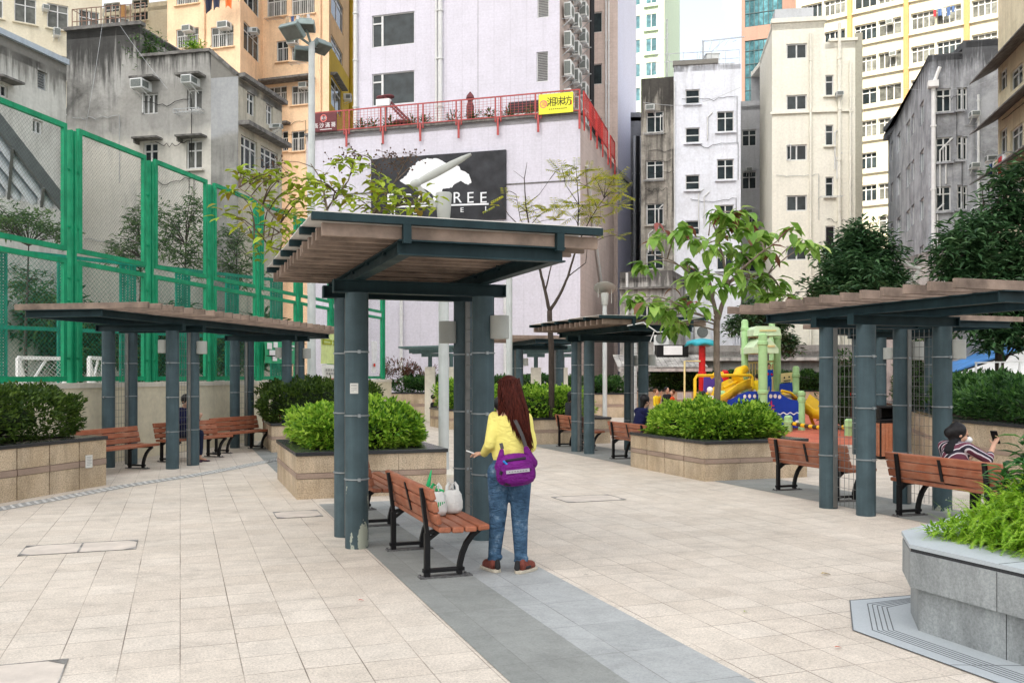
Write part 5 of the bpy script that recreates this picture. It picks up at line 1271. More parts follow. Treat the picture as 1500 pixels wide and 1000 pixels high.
for a in range(3): m.prism([(p.x,p.y) for p in (o_[a],o_[a+1],i_[a+1],i_[a])][::-1],.523,.548)
m.build('capstone',M['bluestone_cap'],t,world=True)
m=MB(); m.prism([(p.x,p.y) for p in inset(lp_,.355)+tail][::-1],.5,.53); m.build('soil',M['soil'],t,world=True)
m=MB()   # stone joints as fine dark grooves standing a hair proud
dd=(lp_[3]-lp_[2]).normalized(); nn=Vector((-dd.y,dd.x,0)); nn=nn if nn.x<0 else -nn
for s_ in (.62,1.25,1.9,2.5):
    a=lp_[2]+dd*s_+nn*.0505; m.bar(a+Vector((0,0,.277)),a+Vector((0,0,.499)),.003,.003)
    a=lp_[2]+dd*(s_+.02)+nn*.001; m.bar(a+Vector((0,0,.0)),a+Vector((0,0,.27)),.003,.003)
    m.bar(a+nn*.055+Vector((0,0,.5485)),a-nn*.34+Vector((0,0,.5485)),.003,.002)
m.build('stone_joints',M['capblack'],t,world=True)
# grooved channel slabs round its foot
t=thing('drain_channel','grey slotted drainage slabs around the foot of the grey planter','drain',(2.3,5.9,0))
gp=[G(1340,872),G(1245,880),G(1249.5,923.5),G(1249.5,923.5)+Vector((.361,-.9326,0))*3]
ip=[Vector((2.95,6.5,0)),Vector((2.69,6.22,0)),Vector((2.545,5.77,0)),lp_[3]]
for a in range(3):
    m=MB(); q=[gp[a],gp[a+1],ip[a+1],ip[a]]; m.poly([(p.x,p.y,.006) for p in q]); m.build('slab',M['bluestone_cap'],t,world=True)
m=MB()
for k in (.3,.38,.46,.54,.62):
    L_=[g.lerp(i,k) for g,i in zip(gp,ip)]
    for a,b in zip(L_[:-1],L_[1:]): m.bar(a+Vector((0,0,.0072)),b+Vector((0,0,.0072)),.007,.001)
L_=gp
for a,b in zip(L_[:-1],L_[1:]): m.bar(a+Vector((0,0,.0072)),b+Vector((0,0,.0072)),.008,.001)
for s_ in (.75,1.6): p=gp[2]+(gp[3]-gp[2]).normalized()*s_; q=ip[2]+(ip[3]-ip[2]).normalized()*s_; m.bar(p+Vector((0,0,.0076)),q+Vector((0,0,.0076)),.003,.001)
m.build('slots',pmat('shaded_groove',(.13,.14,.145),.8),t,world=True)
# fern mass on the planter
t=thing('fern_clump','bright green fern mass spilling over the grey planter','fern',(3.2,5.6,.53)); m=MB(); rr=random.Random(21)
def frond(m,p,d,L,wid=.05,step=.016,dro=.5):
    d=d.normalized(); n=int(L/step); q=p.copy(); up=Vector((0,0,1))
    for i in range(n):
        s_=i/n; d=(d+Vector((0,0,-dro*step/L*1.7))).normalized(); q=q+d*step; x=d.cross(up)
        if x.length<.05: x=Vector((1,0,0))
        x.normalize(); w=wid*math.sin(PI*min(1,.16+s_*.84))
        for sg in (-1,1):
            e=q+x*sg*w+d*w*.3+Vector((0,0,-w*.15)); b=len(m.v); m.v += [q-d*step*.42,e,q+d*step*.42]; m.face((b,b+1,b+2))
fe=[]
for i in range(950):
    s_=rr.random()*2.2-.15; k=.3+abs(rr.gauss(.0,1))*.42; base=lp_[2]+dd*s_-nn*k
    if k>1.6: continue
    ht=.56+min(.36,(k-.2)*.9)*min(1,(s_+.35)*2)+ .06*noise.noise(base*2)
    out=nn*rr.gauss(.5,.6)+dd*rr.gauss(0,.7)+Vector((0,0,abs(rr.gauss(1.0,.35))))
    frond(m,Vector((base.x,base.y,ht-.12)),out,rr.uniform(.16,.34),.028,.011,1.1)
for i in range(11000):
    s_=rr.random()*2.4-.25; k=.26+rr.random()*1.3; base=lp_[2]+dd*s_-nn*k; dome=min(1,(k-.2)*2.2)*min(1,(s_+.3)*2.2)
    z=.53+rr.random()**.5*(.06+.36*max(0,dome))
    m.leaf2(Vector((base.x,base.y,z)),Vector((rr.gauss(0,.6),rr.gauss(-.4,.6),rr.gauss(.6,.5)))+nn*.4,Vector((0,0,1)),rr.uniform(.035,.07),.018)
m.build('fronds',M['fern'],t,world=True)
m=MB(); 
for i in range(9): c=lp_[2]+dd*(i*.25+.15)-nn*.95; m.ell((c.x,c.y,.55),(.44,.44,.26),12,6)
m.build('fern_core',M['hedge_core'],t,'all',world=True)  # dark mounds below the fronds, gap shade put into their colour
t=thing('broadleaf_shrub','glossy broad leaved shrub rising behind the ferns at the right edge','shrub',(3.75,6.0,.53)); m=MB(); st=MB()
for i in range(70):
    a=rr.random()*6.28; r_=rr.random()**.6*.55; top=Vector((3.72+math.cos(a)*r_,5.95+math.sin(a)*r_*1.0,.95+rr.random()*.38-(r_*.35))); foot=Vector((3.75+math.cos(a)*r_*.4,6.0+math.sin(a)*r_*.4,.5))
    st.tube([foot,foot.lerp(top,.6)+Vector((0,0,.05)),top],[.008,.006,.004],5)
    for k in range(13):
        an=k*2.4+rr.random(); el=rr.uniform(-.2,1.0); dv=Vector((math.cos(an),math.sin(an),el)); m.leaf(top-Vector((0,0,k*.016)),dv,Vector((0,0,1)),rr.uniform(.11,.17),.045,.3)
m.build('foliage',M['gloss'],t,world=True); st.build('stem',M['twig'],t,world=True)
# ================================================================ green court fence
fd=Vector((.196,.981,0)); fo=Vector((-7.74,16.2,0)); FS=2.35
fn=Vector((.981,-.196,0))
def fp(n,z=0,o=0): p=fo+fd*(FS*n)+fn*o; return Vector((p.x,p.y,z))
wl=thing('boundary_wall','cream painted wall below the green court fence','wall',fp(-3))
m=MB(); a,b=fp(-3.5),fp(7.15); k=fn*.18
m.prism([(v.x,v.y) for v in (a+k,b+k,b-k,a-k)],0,1.38); m.build('wall_body',M['creamwall'],wl,world=True)
m=MB(); k=fn*.2; m.prism([(v.x,v.y) for v in (a+k,b+k,b-k,a-k)],1.381,1.47); m.build('coping',M['whitepost'],wl,world=True)
fence=thing('court_fence','tall green steel fence with chain link panels along the left','fence',fp(-3,1.47))
def chain(m,A,U,V,w,h,pitch=.075,r=.0019):
    """diamond mesh as thin flat wires in the plane (U,V)"""
    N=U.cross(V).normalized(); 
    s=-h
    while s<w:
        for sg in (1,-1):
            # line u = s + v (or mirrored)
            v0=max(0,-s); v1=min(h,w-s)
            if v1<=v0: continue
            u0,u1=s+v0,s+v1
            if sg<0: u0,u1=w-u0,w-u1
            p=A+U*u0+V*v0; q=A+U*u1+V*v1
            t_=(q-p).normalized().cross(N)*r; b=len(m.v); o=N*(r*sg)
            m.v += [p-t_+o,q-t_+o,q+t_+o,p+t_+o]; m.face((b,b+1,b+2,b+3))
        s+=pitch
Z=Vector((0,0,1))
for n in range(-3,7):
    g=.16/FS
    for zi,(z0,z1) in enumerate(((1.5,3.64),(3.77,5.98))):
        a=fp(n+g,z0); b=fp(n+1-g,z0); w=(b-a).length; h=z1-z0
        m=MB(); e=.085
        m.bar(a+Z*e/2-fd*.0,b+Z*e/2,.07,e); m.bar(a+Z*(h-e/2),b+Z*(h-e/2),.07,e)
        m.bar(a+fd*e/2+Z*(e+.001),a+fd*e/2+Z*(h-e-.001),.069,e,up=fd); m.bar(b-fd*e/2+Z*(e+.001),b-fd*e/2+Z*(h-e-.001),.069,e,up=fd)
        o=m.build('panel_frame',M['greencage'],fence,world=True)
        m=MB(); chain(m,a+fd*e+Z*e,fd,Z,w-2*e,h-2*e); MW[o.name]=MW[fence.name]; m.build('chain_link',M['wire'],o,world=True)
for n in range(-3,8):
    m=MB(); a=fp(n)
    for o in (-.045,.045): m.bar(a+fd*o+Z*1.3,a+fd*o+Z*5.9,.1,.05,up=fd)
    m.bar(a-fn*.02+Z*1.3,a-fn*.02+Z*5.85,.03,.12,up=fd)
    for z in (1.9,2.9,3.3,4.2,5.2):
        m.bar(a-fd*.17+Z*z,a+fd*.17+Z*z,.03,.03)
    m.build('post',M['greencage'],fence,world=True)
# return leg of the fence at its far end
# far court fence with wide pillars
cf=thing('court_fence','far teal court fence with wide mesh pillars behind the green fence','fence',(at(-60,31)[0],31,0))
m=MB(); xl=at(-120,19.5)[0]; xr=at(405,27.5)[0]
def cp(s,z): p=Vector((xl,19.5,0)).lerp(Vector((xr,27.5,0)),s); p.z=z; return p
Lc=(cp(1,0)-cp(0,0)).length
for z in (.8,2.7,4.45): m.bar(cp(0,z),cp(1,z),.06,.09)
m.build('rail',M['darkcage'],cf,world=True)
U=(cp(1,0)-cp(0,0)).normalized(); m=MB(); chain(m,cp(0,0.3),U,Z,Lc,4.1,.12,.003); m.build('chain_link',M['darkcage'],cf,world=True)
n=int(Lc/1.55)
for i in range(n+1):
    m=MB(); a=cp(i/n,0)
    for o in (-.2,.2): m.bar(a+U*o,a+U*o+Z*4.45,.05,.05,up=U)
    chain(m,a-U*.2,U,Z,.4,4.4,.07,.012); [m.bar(a+U*(k*.1-.1),a+U*(k*.1-.1)+Z*4.42,.035,.035,up=U) for k in range(3)]; m.build('pillar',M['darkcage'],cf,world=True)
# goals
def goal(label,a,b,h,dp):
    t=thing('goal_frame',label,'goal',a); m=MB(); w=(b-a); m.bar(a,a+Z*h,.08,.08,up=w); m.bar(b,b+Z*h,.08,.08,up=w); m.bar(a+Z*h,b+Z*h,.08,.08)
    k=Vector((0,dp,0)); m.bar(a+Z*h,a+k,.05,.05); m.bar(b+Z*h,b+k,.05,.05); m.bar(a+k,b+k,.05,.05); m.bar(a+Z*(h*.5),a.lerp(b,.6)+Z*h,.04,.04); m.build('frame',M['white'],t,world=True)
    m=MB(); chain(m,a+k,w.normalized(),(Z*h-k).normalized(),w.length,(Z*h-k).length,.12,.004); m.build('net',M['white'],t,world=True)
goal('white goal frame behind the fence at far left',Vector((at(27,19.6)[0],19.6,.05)),Vector((at(95,20.6)[0],20.6,.05)),1.93,1.0)
goal('white goal frame behind the first shelter columns',Vector((at(131,20.8)[0],20.8,.05)),Vector((at(152,21.4)[0],21.4,.05)),1.95,.8)
# steel canopy above the court
t=thing('stand_canopy','pale ribbed steel canopy with a dark edge beam above the court, top left','canopy',(-9,18,0))
ap=P(97,305,18); up_=P(-110,42,16.2); lo_=P(-110,256,18.4)
m=MB(); m.bar(up_,ap,.12,.22); m.build('edge_beam',pmat('dark_grey_steel',(.09,.1,.1),.5,.3),t,world=True)
m=MB(); m.bar(lo_,ap+Vector((0,.03,0)),.1,.12); m.build('lower_beam',M['steel'],t,world=True)
m=MB(); N=(ap-up_).cross(lo_-up_).normalized(); N=N if N.z>0 else -N
m.poly([up_+N*.12,ap+N*.12,lo_+N*.12]); m.poly([up_+N*.1,ap+N*.1,lo_+N*.1])
m.build('roof_deck',pmat('pale_blue_deck',(.52,.58,.64),.5,var=.15),t,world=True)
M['ribp']=pmat('pale_rib_paint',(.6,.66,.72),.45,var=.1)
for k in range(1,9):
    s_=k/9; a=up_.lerp(lo_,s_)-N*.02; b=a+(ap-up_)*(1-s_)*.0+ (ap-up_)*(1-s_)
    m=MB(); m.cap(a,b,.09,.09,10); m.build('rib',M['ribp'],t,True,world=True)
for s_ in (.35,.62,.85):
    a=up_.lerp(ap,s_)-N*.1; b=lo_.lerp(ap,s_)-N*.1; m=MB(); m.bar(a,b,.05,.12); m.build('cross_beam',pmat('dark_grey_steel_b',(.12,.13,.13),.5,.3),t,world=True)
m=MB(); q=P(-100,120,17.5); m.bar(Vector((q.x,q.y,0)),q,.25,.25,up=(0,1,0)); m.build('support_post',M['steel'],t,world=True)
# signs on the fence
ff=Facade(fence,fp(-3),fp(7),1.5,6,M['greencage'])
def banner(label,x0,y0,x1,y1,mat,off_,name='banner'):
    a,b,c,d=ff.rect(x0,y0,x1,y1); o=ff.K@Vector((a,off_,c)); t=thing(name,label,'banner',o,math.atan2(ff.d.y,ff.d.x)); w,h=b-a,d-c
    m=MB(); n=8
    for i in range(n):
        for j in range(4):
            q=lambda i,j: (w*i/n,-.015*math.sin(i*1.3+j)-.02,h*j/4)
            m.poly([q(i,j),q(i+1,j),q(i+1,j+1),q(i,j+1)])
    p=m.build('cloth',mat,t,'all'); return t,w,h,p
def marks(p,mat,rects,w,h,name='print'):
    m=MB()
    for x0,x1,z0,z1 in rects: m.box(x0*w,x1*w,-.05,-.045,z0*h,z1*h)
    m.build(name,mat,p)
t,w,h,p=banner('green event banner with white figure prints on the fence',380,500,425,532,pmat('green_banner',(.05,.42,.2),.6,var=.08),.12)
marks(p,WHT,[(.05,.2,.62,.9),(.25,.38,.7,.95),(.12,.3,.35,.58),(.22,.36,.1,.3),(.44,.5,.2,.6),(.6,.95,.78,.86),(.6,.9,.62,.68)],w,h)
marks(p,BLK,[(.03,.42,.3,.34),(.32,.42,.5,.66)],w,h,'dark_print')
t,w,h,p=banner('yellow green poster with olive lettering behind the pale pole',463,488,496,533,pmat('yellow_green_poster',(.62,.72,.3),.6,var=.1),.12)
marks(p,pmat('olive_ink',(.35,.4,.02),.6),[(.05,.45,.62,.66),(.05,.45,.74,.78),(.05,.1,.62,.78),(.4,.45,.62,.78),(.5,.9,.62,.65),(.5,.9,.74,.78),(.55,.6,.62,.78),(.8,.86,.62,.78)],w,h)
t,w,h,p=banner('white crumpled no smoking banner below the yellow green poster',464,534,494,558,pmat('white_banner',(.75,.75,.7),.6,var=.06),.13)
marks(p,pmat('grey_ink',(.35,.35,.33),.6),[(.15+.12*i,.23+.12*i,.6,.75) for i in range(4)]+[(.18+.12*i,.26+.12*i,.4,.52) for i in range(4)],w,h)
disc(t,p,w*.82,h*.6,h*.17,PNK,h*.04,'no_smoking_symbol',-.05); m=MB(); m.bar((w*.76,-.05,h*.48),(w*.88,-.05,h*.72),.004,h*.04); m.build('no_smoking_bar',PNK,p)
marks(p,REDI,[(.2,.75,.12,.16)],w,h,'red_line')
t,w,h,p=banner('white vertical banner at the far end of the green fence',538,500,546,546,pmat('white_banner_b',(.75,.76,.76),.6),.12); marks(p,REDI,[(.3,.6,.2,.3)],w,h)

# ================================================================ lamp posts
def blade_lamp(label,base,Hc,r,knee,tip,rc):
    t=thing('lamp_post',label,'lamp post',base,0,None); m=MB(); m.tube([(0,0,0),(0,0,Hc)],r,20); m.build('post',M['pole'],t,True)
    m=MB(); m.lathe([(r*1.02,Hc-.1),(rc*.8,Hc),(rc,Hc+.34),(rc*.9,Hc+.36)],n=24); m.build('lamp_cup',M['lampgrey'],t,True)
    k=Vector(knee); tp=Vector(tip); st=Vector((math.copysign(rc*.9,k.x),0,Hc+.12)); m=MB()
    m.bar(st,k+(k-st)*.04,.1,.06,up=(0,1,0)); m.build('lamp_arm',M['lampgrey'],t,bevel=.01)
    m=MB(); d=(tp-k); L=d.length; d/=L; n_=Vector((0,1,0)); u=d.cross(n_).normalized()
    prof=[(0,.04),(.12,.055),(.35,.065),(.65,.06),(.85,.045),(1,.02)]
    pts=[k+d*L*s_ for s_,_ in prof]; m.tube(pts,[(w_*1.0,.035) for _,w_ in prof],12); m.build('reflector_blade',M['lampgrey'],t,True)
    m=MB(); m.cap(k-d*.02,k+d*.04,.07,.07); m.build('knee_joint',M['lampgrey'],t,True)
b=G(650,698); D=b.y; kn=P(608,270,D)-b; tp=P(690,226,D)-b
blade_lamp('grey steel lamp post with a long slanting blade light behind the nearest shelter',b,P(645,316,D).z,.083,kn,tp,.13)
m=MB(); m.lathe([(.2,.0),(.2,.05),(.1,.12)],n=20); o=m.build('post_base',M['whitepost'],None,True); o.parent=[k for k in bpy.data.objects if k.name.startswith('lamp_post')][-1]
b=Vector((at(1330,28)[0],28,0)); kn=P(1347,394,28)-b; tp=P(1303,376,28)-b
blade_lamp('lamp post with a blade light rising behind the right shelter roof',b,P(1330,420,28).z,.08,kn,tp,.13)
def disc_lamp(label,px,pyd,D,rd,base_py=None):
    b=Vector((at(px,D)[0],D,0)); zt=P(px,pyd,D).z; t=thing('lamp_post',label,'lamp post',b,0,None); m=MB(); m.tube([(0,0,0),(0,0,zt-.15)],.075,16); m.build('post',M['pole'],t,True)
    m=MB(); m.lathe([(.1,zt-.55),(.13,zt-.2),(.11,zt-.15)],n=16); m.build('lamp_cup',M['lampgrey'],t,True)
    m=MB(); Q=Euler((-.55,.1,0)).to_matrix().to_4x4(); Q.translation=(0,0,zt); m.lathe([(rd*.9,-.03),(rd,0),(rd*.9,.03)],(0,0,0),28,Q); m.bar((rd*.6,0,zt-.5),(rd*.6,0,zt),.02,.02); m.bar((-rd*.6,0,zt-.3),(-rd*.6,0,zt),.02,.02); m.build('reflector_disc',M['lampgrey'],t,True)
disc_lamp('lamp post with a pale oval reflector disc in front of the hotel side wall',886,422,30,.36)
disc_lamp('lamp post with an oval reflector partly behind the big leaves',930,446,30.5,.34)
disc_lamp('pale lamp post rising behind the nearest shelter lamp, before the hotel',746,372,22.5,.3)
def flood(label,px,D,ytop,r,heads):
    b=Vector((at(px,D)[0],D,0)); zt=P(px,ytop,D).z; t=thing('floodlight_mast',label,'floodlight',b); m=MB(); m.tube([(0,0,0),(0,0,zt)],[r*1.15,r*.8],16); m.build('mast',M['pole'],t,True)
    for (dx,dy,dz,rz,rx,w,h) in heads:
        Q=Matrix.Translation((dx,dy,zt+dz))@Euler((rx,0,rz)).to_matrix().to_4x4(); m=MB(); m.box(-w/2,w/2,-.05,.1,-h/2,h/2,Q); m.box(-w*.35,w*.35,.1,.22,-h*.35,h*.3,Q); o=m.build('flood_head',M['floodgrey'],t,bevel=.015)
        m=MB(); m.box(-w*.44,w*.44,-.056,-.051,-h*.42,h*.42,Q); m.build('flood_glass',M['curtainglass'],o); m=MB(); m.bar((0,0,zt-.1),(dx,dy,zt+dz),.05,.05); m.build('bracket',M['floodgrey'],t)
M['floodgrey']=pmat('floodlight_casing',(.22,.27,.26),.5,.2)
flood('tall pale floodlight mast with clustered grey heads in front of the peach building',456.5,25,62,.105,((-.45,-.35,.15,-.5,.9,.62,.45),(-.25,.25,-.25,.3,1.0,.55,.4),(.2,.3,-.05,.9,1.1,.5,.4),(-.1,-.3,.3,.1,1.2,.5,.35)))
flood('slim floodlight mast with two flat heads in front of the grey block',329,34,187,.08,((-.42,-.2,.1,0,1.25,.55,.3),(.35,-.2,.12,0,1.25,.55,.3)))
# distant cream posts with grey-green canopies
def tcanopy(label,posts,D,x0,x1,zc):
    t=thing('post_canopy',label,'canopy',(at(posts[0],D)[0],D,0),0,None)
    for px in posts:
        X=at(px,D)[0]; m=MB(); m.box(X-.17,X+.17,D-.17,D+.17,0,zc-.55); m.build('post',M['whitepost'],t,world=True,bevel=.01); m=MB(); m.tube([(X,D,zc-.551),(X,D,zc-.15)],.07,10); m.bar((X-.3,D,zc-.14),(X+.3,D,zc-.14),.1,.12); m.build('bracket',M['tealfar'],t,world=True)
    a,b=at(x0,D)[0],at(x1,D)[0]; m=MB(); n=10
    for i in range(n): y=D-1.3+2.6*i/(n-1); m.bar((a+(.25 if i in(0,9) else 0),y,zc+.1),(b,y,zc+.16-.02*abs(i-4.5)*.2),.16,.05)
    m.bar((a+.3,D-.5,zc-.02),(b-.1,D-.5,zc+.04),.1,.14); m.bar((a+.3,D+.5,zc-.02),(b-.1,D+.5,zc+.04),.1,.14); m.build('roof_slats',M['tealfar'],t,world=True)
tcanopy('grey green canopy on cream posts by the hotel wall, behind the steel lamp post',(630,661),32,589,668,2.45)
tcanopy('grey green canopy on cream posts behind the thin bare tree',(785,824),31,745,842,2.42)
# litter bin
b=G(1298,671); t=thing('litter_bin','wood slatted litter bin with a black hooded top behind the right shelter','bin',b,.12)
m=MB(); m.box(-.24,.24,-.22,.22,.03,.72); m.build('frame',M['black'],t,bevel=.01)
m=MB()
for i in range(6): m.box(-.215+i*.072,-.215+i*.072+.066,-.236,-.221,.06,.69); m.box(-.256,-.241,-.2+i*.068,-.2+i*.068+.06,.06,.69); m.box(.241,.256,-.2+i*.068,-.2+i*.068+.06,.06,.69)
m.build('wood_slats',M['binwood'],t)
m=MB(); m.box(-.25,.25,-.23,.23,.721,.77); m.box(-.25,-.2,-.22,.22,.77,.97); m.box(.2,.25,-.22,.22,.77,.97); m.prism([(-.25,-.23),(.25,-.23),(.25,.23),(-.25,.23)],.971,1.02); m.box(-.2,.2,.1,.2,.771,.97); m.build('hood',M['black'],t,bevel=.02)
# right: blue tarpaulin and white corrugated roofs with a railing
t=thing('shed_roof','sloping blue tarpaulin over a white corrugated roof beyond the right planter','roof',P(1450,560,30))
def slope(name,mat,pts,ribs=0):
    m=MB(); v=[P(*p) for p in pts]; N=(v[1]-v[0]).cross(v[2]-v[0]).normalized()*.05; n=len(v); b=len(m.v); m.v += v+[p+N for p in v]; m.face(range(b,b+n)); m.face(range(b+2*n-1,b+n-1,-1))
    for i in range(n): m.face((b+i,b+(i+1)%n,b+n+(i+1)%n,b+n+i))
    for i in range(ribs):
        s_=(i+.5)/ribs; m.bar(v[0].lerp(v[1],s_)-N*.6,v[3].lerp(v[2],s_)-N*.6,.03,.03)
    m.build(name,mat,t,world=True)
slope('corrugated_sheet',wallmat('white_corrugated',(.68,.7,.7),(.45,.45,.45),.4),[(1388,590,25),(1640,600,22),(1640,468,30),(1388,552,30)],12)
slope('tarpaulin',pmat('blue_tarpaulin',(.07,.25,.6),.45,var=.25,scale=2,bump=.3,bscale=8),[(1388,549,30.2),(1640,465,30.2),(1640,440,34),(1388,527,34)])
m=MB(); m.bar(P(1388,551,29.9),P(1640,467,29.9),.06,.1); m.build('edge_strip',M['dark'],t,world=True)
m=MB(); 
for x in (1400,1500,1600): p=P(x,560,31); m.bar(Vector((p.x,p.y,0)),p,.12,.12,up=(0,1,0))
m.build('support_post',M['steel'],t,world=True)
t=thing('roof_railing','white tubular railing behind the right planter shrubs','railing',P(1430,560,19)); m=MB(); 
m.bar(P(1428,531,19),P(1530,529,18),.025,.025)
for x in (1430,1465,1494,1520): p=P(x,530,19); m.bar(Vector((p.x-.05,p.y,.9)),p,.03,.03,up=(0,1,0))
m.build('rail',M['white'],t,world=True)
# ================================================================ trees
def bez(a,b,bend,n=5):
    out=[]
    for i in range(n+1): s=i/n; out.append(a.lerp(b,s)+bend*math.sin(PI*s))
    return out
def tree(label,base,limbs,bark,cat='tree',name='tree'):
    """limbs: lists of (px,py,D,r). returns root and skeleton nodes"""
    t=thing(name,label,cat,base); m=MB(); nodes=[]
    for L in limbs:
        pts=[P(a,b,c) for a,b,c,_ in L]; rr=[l[3] for l in L]; P2=[];R2=[]
        for i in range(len(pts)-1):
            for k in range(4):
                s=k/4; P2.append(pts[i].lerp(pts[i+1],s)+Vector((R.gauss(0,1),R.gauss(0,1),0))*rr[i]*.12); R2.append(rr[i]*(1-s)+rr[i+1]*s)
        P2.append(pts[-1]); R2.append(rr[-1]); m.tube(P2,R2,10); nodes+=list(zip(P2,R2))
    o=m.build('trunk',bark,t,'all',world=True); return t,nodes
def twig(m,nodes,q,r=.012,sag=.05):
    best=min(nodes,key=lambda n:(n[0]-q).length+ (0.35 if n[0].z>q.z else 0)); a=best[0]; d=(q-a).length
    m.tube(bez(a,q,Vector((R.gauss(0,.05)*d,R.gauss(0,.05)*d,.12*d)),5),[max(r*1.6*(1-.12*i),.004) for i in range(6)],5); return a
# young tree with large leaves (in the right hand planter)
D=15.4
T3,N=tree('young tree with large drooping leaves and reddish old ones in the right of centre planter',P(1050,640,D)*1.0,
 [[(1049,640,D,.062),(1051,560,D,.056),(1050,500,D,.052),(1050,468,D,.055)],
  [(1050,470,D,.04),(1046,445,D,.032),(1040,415,D+.1,.026),(1036,385,D+.2,.02),(1030,360,D+.3,.014)],
  [(1051,470,D,.042),(1060,440,D-.1,.036),(1066,415,D-.2,.03),(1060,380,D-.2,.022),(1052,350,D-.2,.015),(1043,322,D-.1,.01)],
  [(1064,420,D-.1,.026),(1085,395,D-.3,.02),(1112,372,D-.4,.014),(1140,352,D-.5,.009)],
  [(1040,415,D+.1,.02),(1015,402,D+.1,.013),(985,382,D,.01),(955,372,D,.006)],
  [(1050,471,D,.02),(1030,463,D-.2,.013),(1012,458,D-.3,.008)],[(1066,412,D-.2,.02),(1090,405,D+.3,.014),(1125,402,D+.5,.008)],[(1038,345,D,.012),(1042,310,D+.1,.006)]],M['bark'])
lf=MB(); tw=MB(); rd=MB()
cl=[(944,384),(930,432),(948,440),(965,442),(985,446),(968,452),(1000,436),(1018,398),(1004,380),(1012,345),(960,346),(972,338),(1050,305),(1062,312),(1078,322),(1040,358),(1058,350),(1075,362),(1092,330),(1108,352),(1100,378),(1128,366),(1122,340),(1158,332),(1176,348),(1188,356),(1115,402),(1094,416),(1130,426),(1150,432),(1120,430),(1168,438),(1078,392),(1056,412),(1036,400),(1108,412),(1024,446),(985,478),(996,470),(1000,330),(1085,308),(1098,324),(1066,330),(1030,420),(1090,372),(1010,408),(980,460),(1140,412)]
for i,(px,py) in enumerate(cl):
    q=P(px,py+4,D+R.uniform(-.7,.7)); twig(tw,N,q,.009)
    for k in range(R.randint(10,15)):
        a=k*2.4+R.random(); el=R.uniform(-.9,.25); dv=Vector((math.cos(a),math.sin(a)*.9,el))
        c=q+Vector((R.gauss(0,.06),R.gauss(0,.06),R.gauss(0,.05)))
        L=R.uniform(.2,.33); (rd if R.random()<.03 else lf).leaf(c,dv,Vector((0,0,1)),L,L*.52,.38)
for px,py in ((1010,338),(1080,322),(985,422),(962,326)):
    q=P(px,py,D-.3); 
    for k in range(3): a=R.random()*6.28; rd.leaf(q,Vector((math.cos(a)*.9,math.sin(a)*.6,-.5)),Vector((0,0,1)),.2,.08,.3)
lf.build('leaves',M['bigleaf'],T3,world=True); rd.build('red_leaves',M['redleaf'],T3,world=True); tw.build('twigs',M['bark'],T3,True,world=True)
# autumnal tree behind the nearest shelter
D=13.2
T1,N=tree('tree with lime and rusty leaves and seed sprays spreading above the nearest shelter roof',P(522,640,D),
 [[(522,640,D,.07),(518,560,D,.062),(510,480,D,.055),(500,430,D,.05),(488,390,D,.042)],
  [(490,395,D,.035),(455,365,D-.2,.026),(420,335,D-.3,.018),(385,300,D-.4,.012),(350,275,D-.4,.006)],
  [(488,390,D,.034),(485,340,D,.026),(478,300,D+.1,.018),(470,262,D+.1,.01),(455,240,D,.006)],
  [(490,392,D,.032),(520,350,D+.2,.024),(548,310,D+.2,.016),(575,270,D+.1,.01),(600,245,D,.005)],
  [(548,312,D+.2,.016),(590,300,D-.1,.011),(625,295,D-.2,.006)],[(480,305,D,.015),(510,265,D-.3,.01),(520,232,D-.4,.005)],
  [(455,365,D-.2,.018),(425,370,D-.5,.012),(395,362,D-.6,.006)],[(420,336,D-.3,.012),(400,345,D,.01),(372,352,D+.2,.006)],
  [(575,272,D,.008),(592,240,D-.1,.006),(602,226,D-.2,.003)],[(548,310,D,.01),(560,275,D,.008),(548,240,D,.004)]],M['bark'])
lf=MB(); tw=MB(); sd=MB()
cl=[(352,262),(366,255),(380,262),(395,258),(410,262),(425,256),(440,262),(452,268),(342,280),(330,312),(345,320),(365,312),(382,300),(400,292),(420,285),(438,290),(455,285),(372,330),(388,345),(402,330),(420,318),(436,330),(415,355),(395,360),(380,372),(430,366),(444,350),(470,300),(485,290),(498,280),(512,274),(505,235),(516,228),(524,246),(520,290),(536,296),(550,290),(562,282),(575,292),(590,288),(602,296),(616,292),(630,300),(545,262),(560,270),(580,276),(533,310),(500,305),(450,312),(462,276),(488,272),(600,310),(570,305),(470,262),(410,305),(355,250),(430,276)]
for px,py in cl:
    q=P(px,py,D+R.uniform(-.9,.8)); twig(tw,N,q,.007)
    for k in range(R.randint(9,14)):
        a=R.random()*6.28; dv=Vector((math.cos(a),math.sin(a),R.uniform(-.5,.35))); c=q+Vector((R.gauss(0,.1),R.gauss(0,.1),R.gauss(0,.06))); L=R.uniform(.12,.21); lf.leaf(c,dv,Vector((R.gauss(0,.2),R.gauss(0,.2),1)),L,L*.46,.25)
for cx,cy in ((505,232),(520,225),(560,232),(575,240),(590,238),(548,245),(400,250),(398,262),(600,235),(385,262),(488,240),(408,240),(610,228),(570,225)):
    q=P(cx,cy,D-.2); twig(tw,N,q,.004)
    for k in range(14):
        c=q+Vector((R.gauss(0,.1),R.gauss(0,.1),R.gauss(0,.07))); sd.ell(c,(.012,.012,.013),6,4); tw.tube([q,c],.002,3,False)
lf.build('leaves',M['crape'],T1,world=True); tag(sd.build('seed_pods',M['seed'],T1,True,world=True),kind='stuff'); tw.build('twigs',M['twig'],T1,True,world=True)
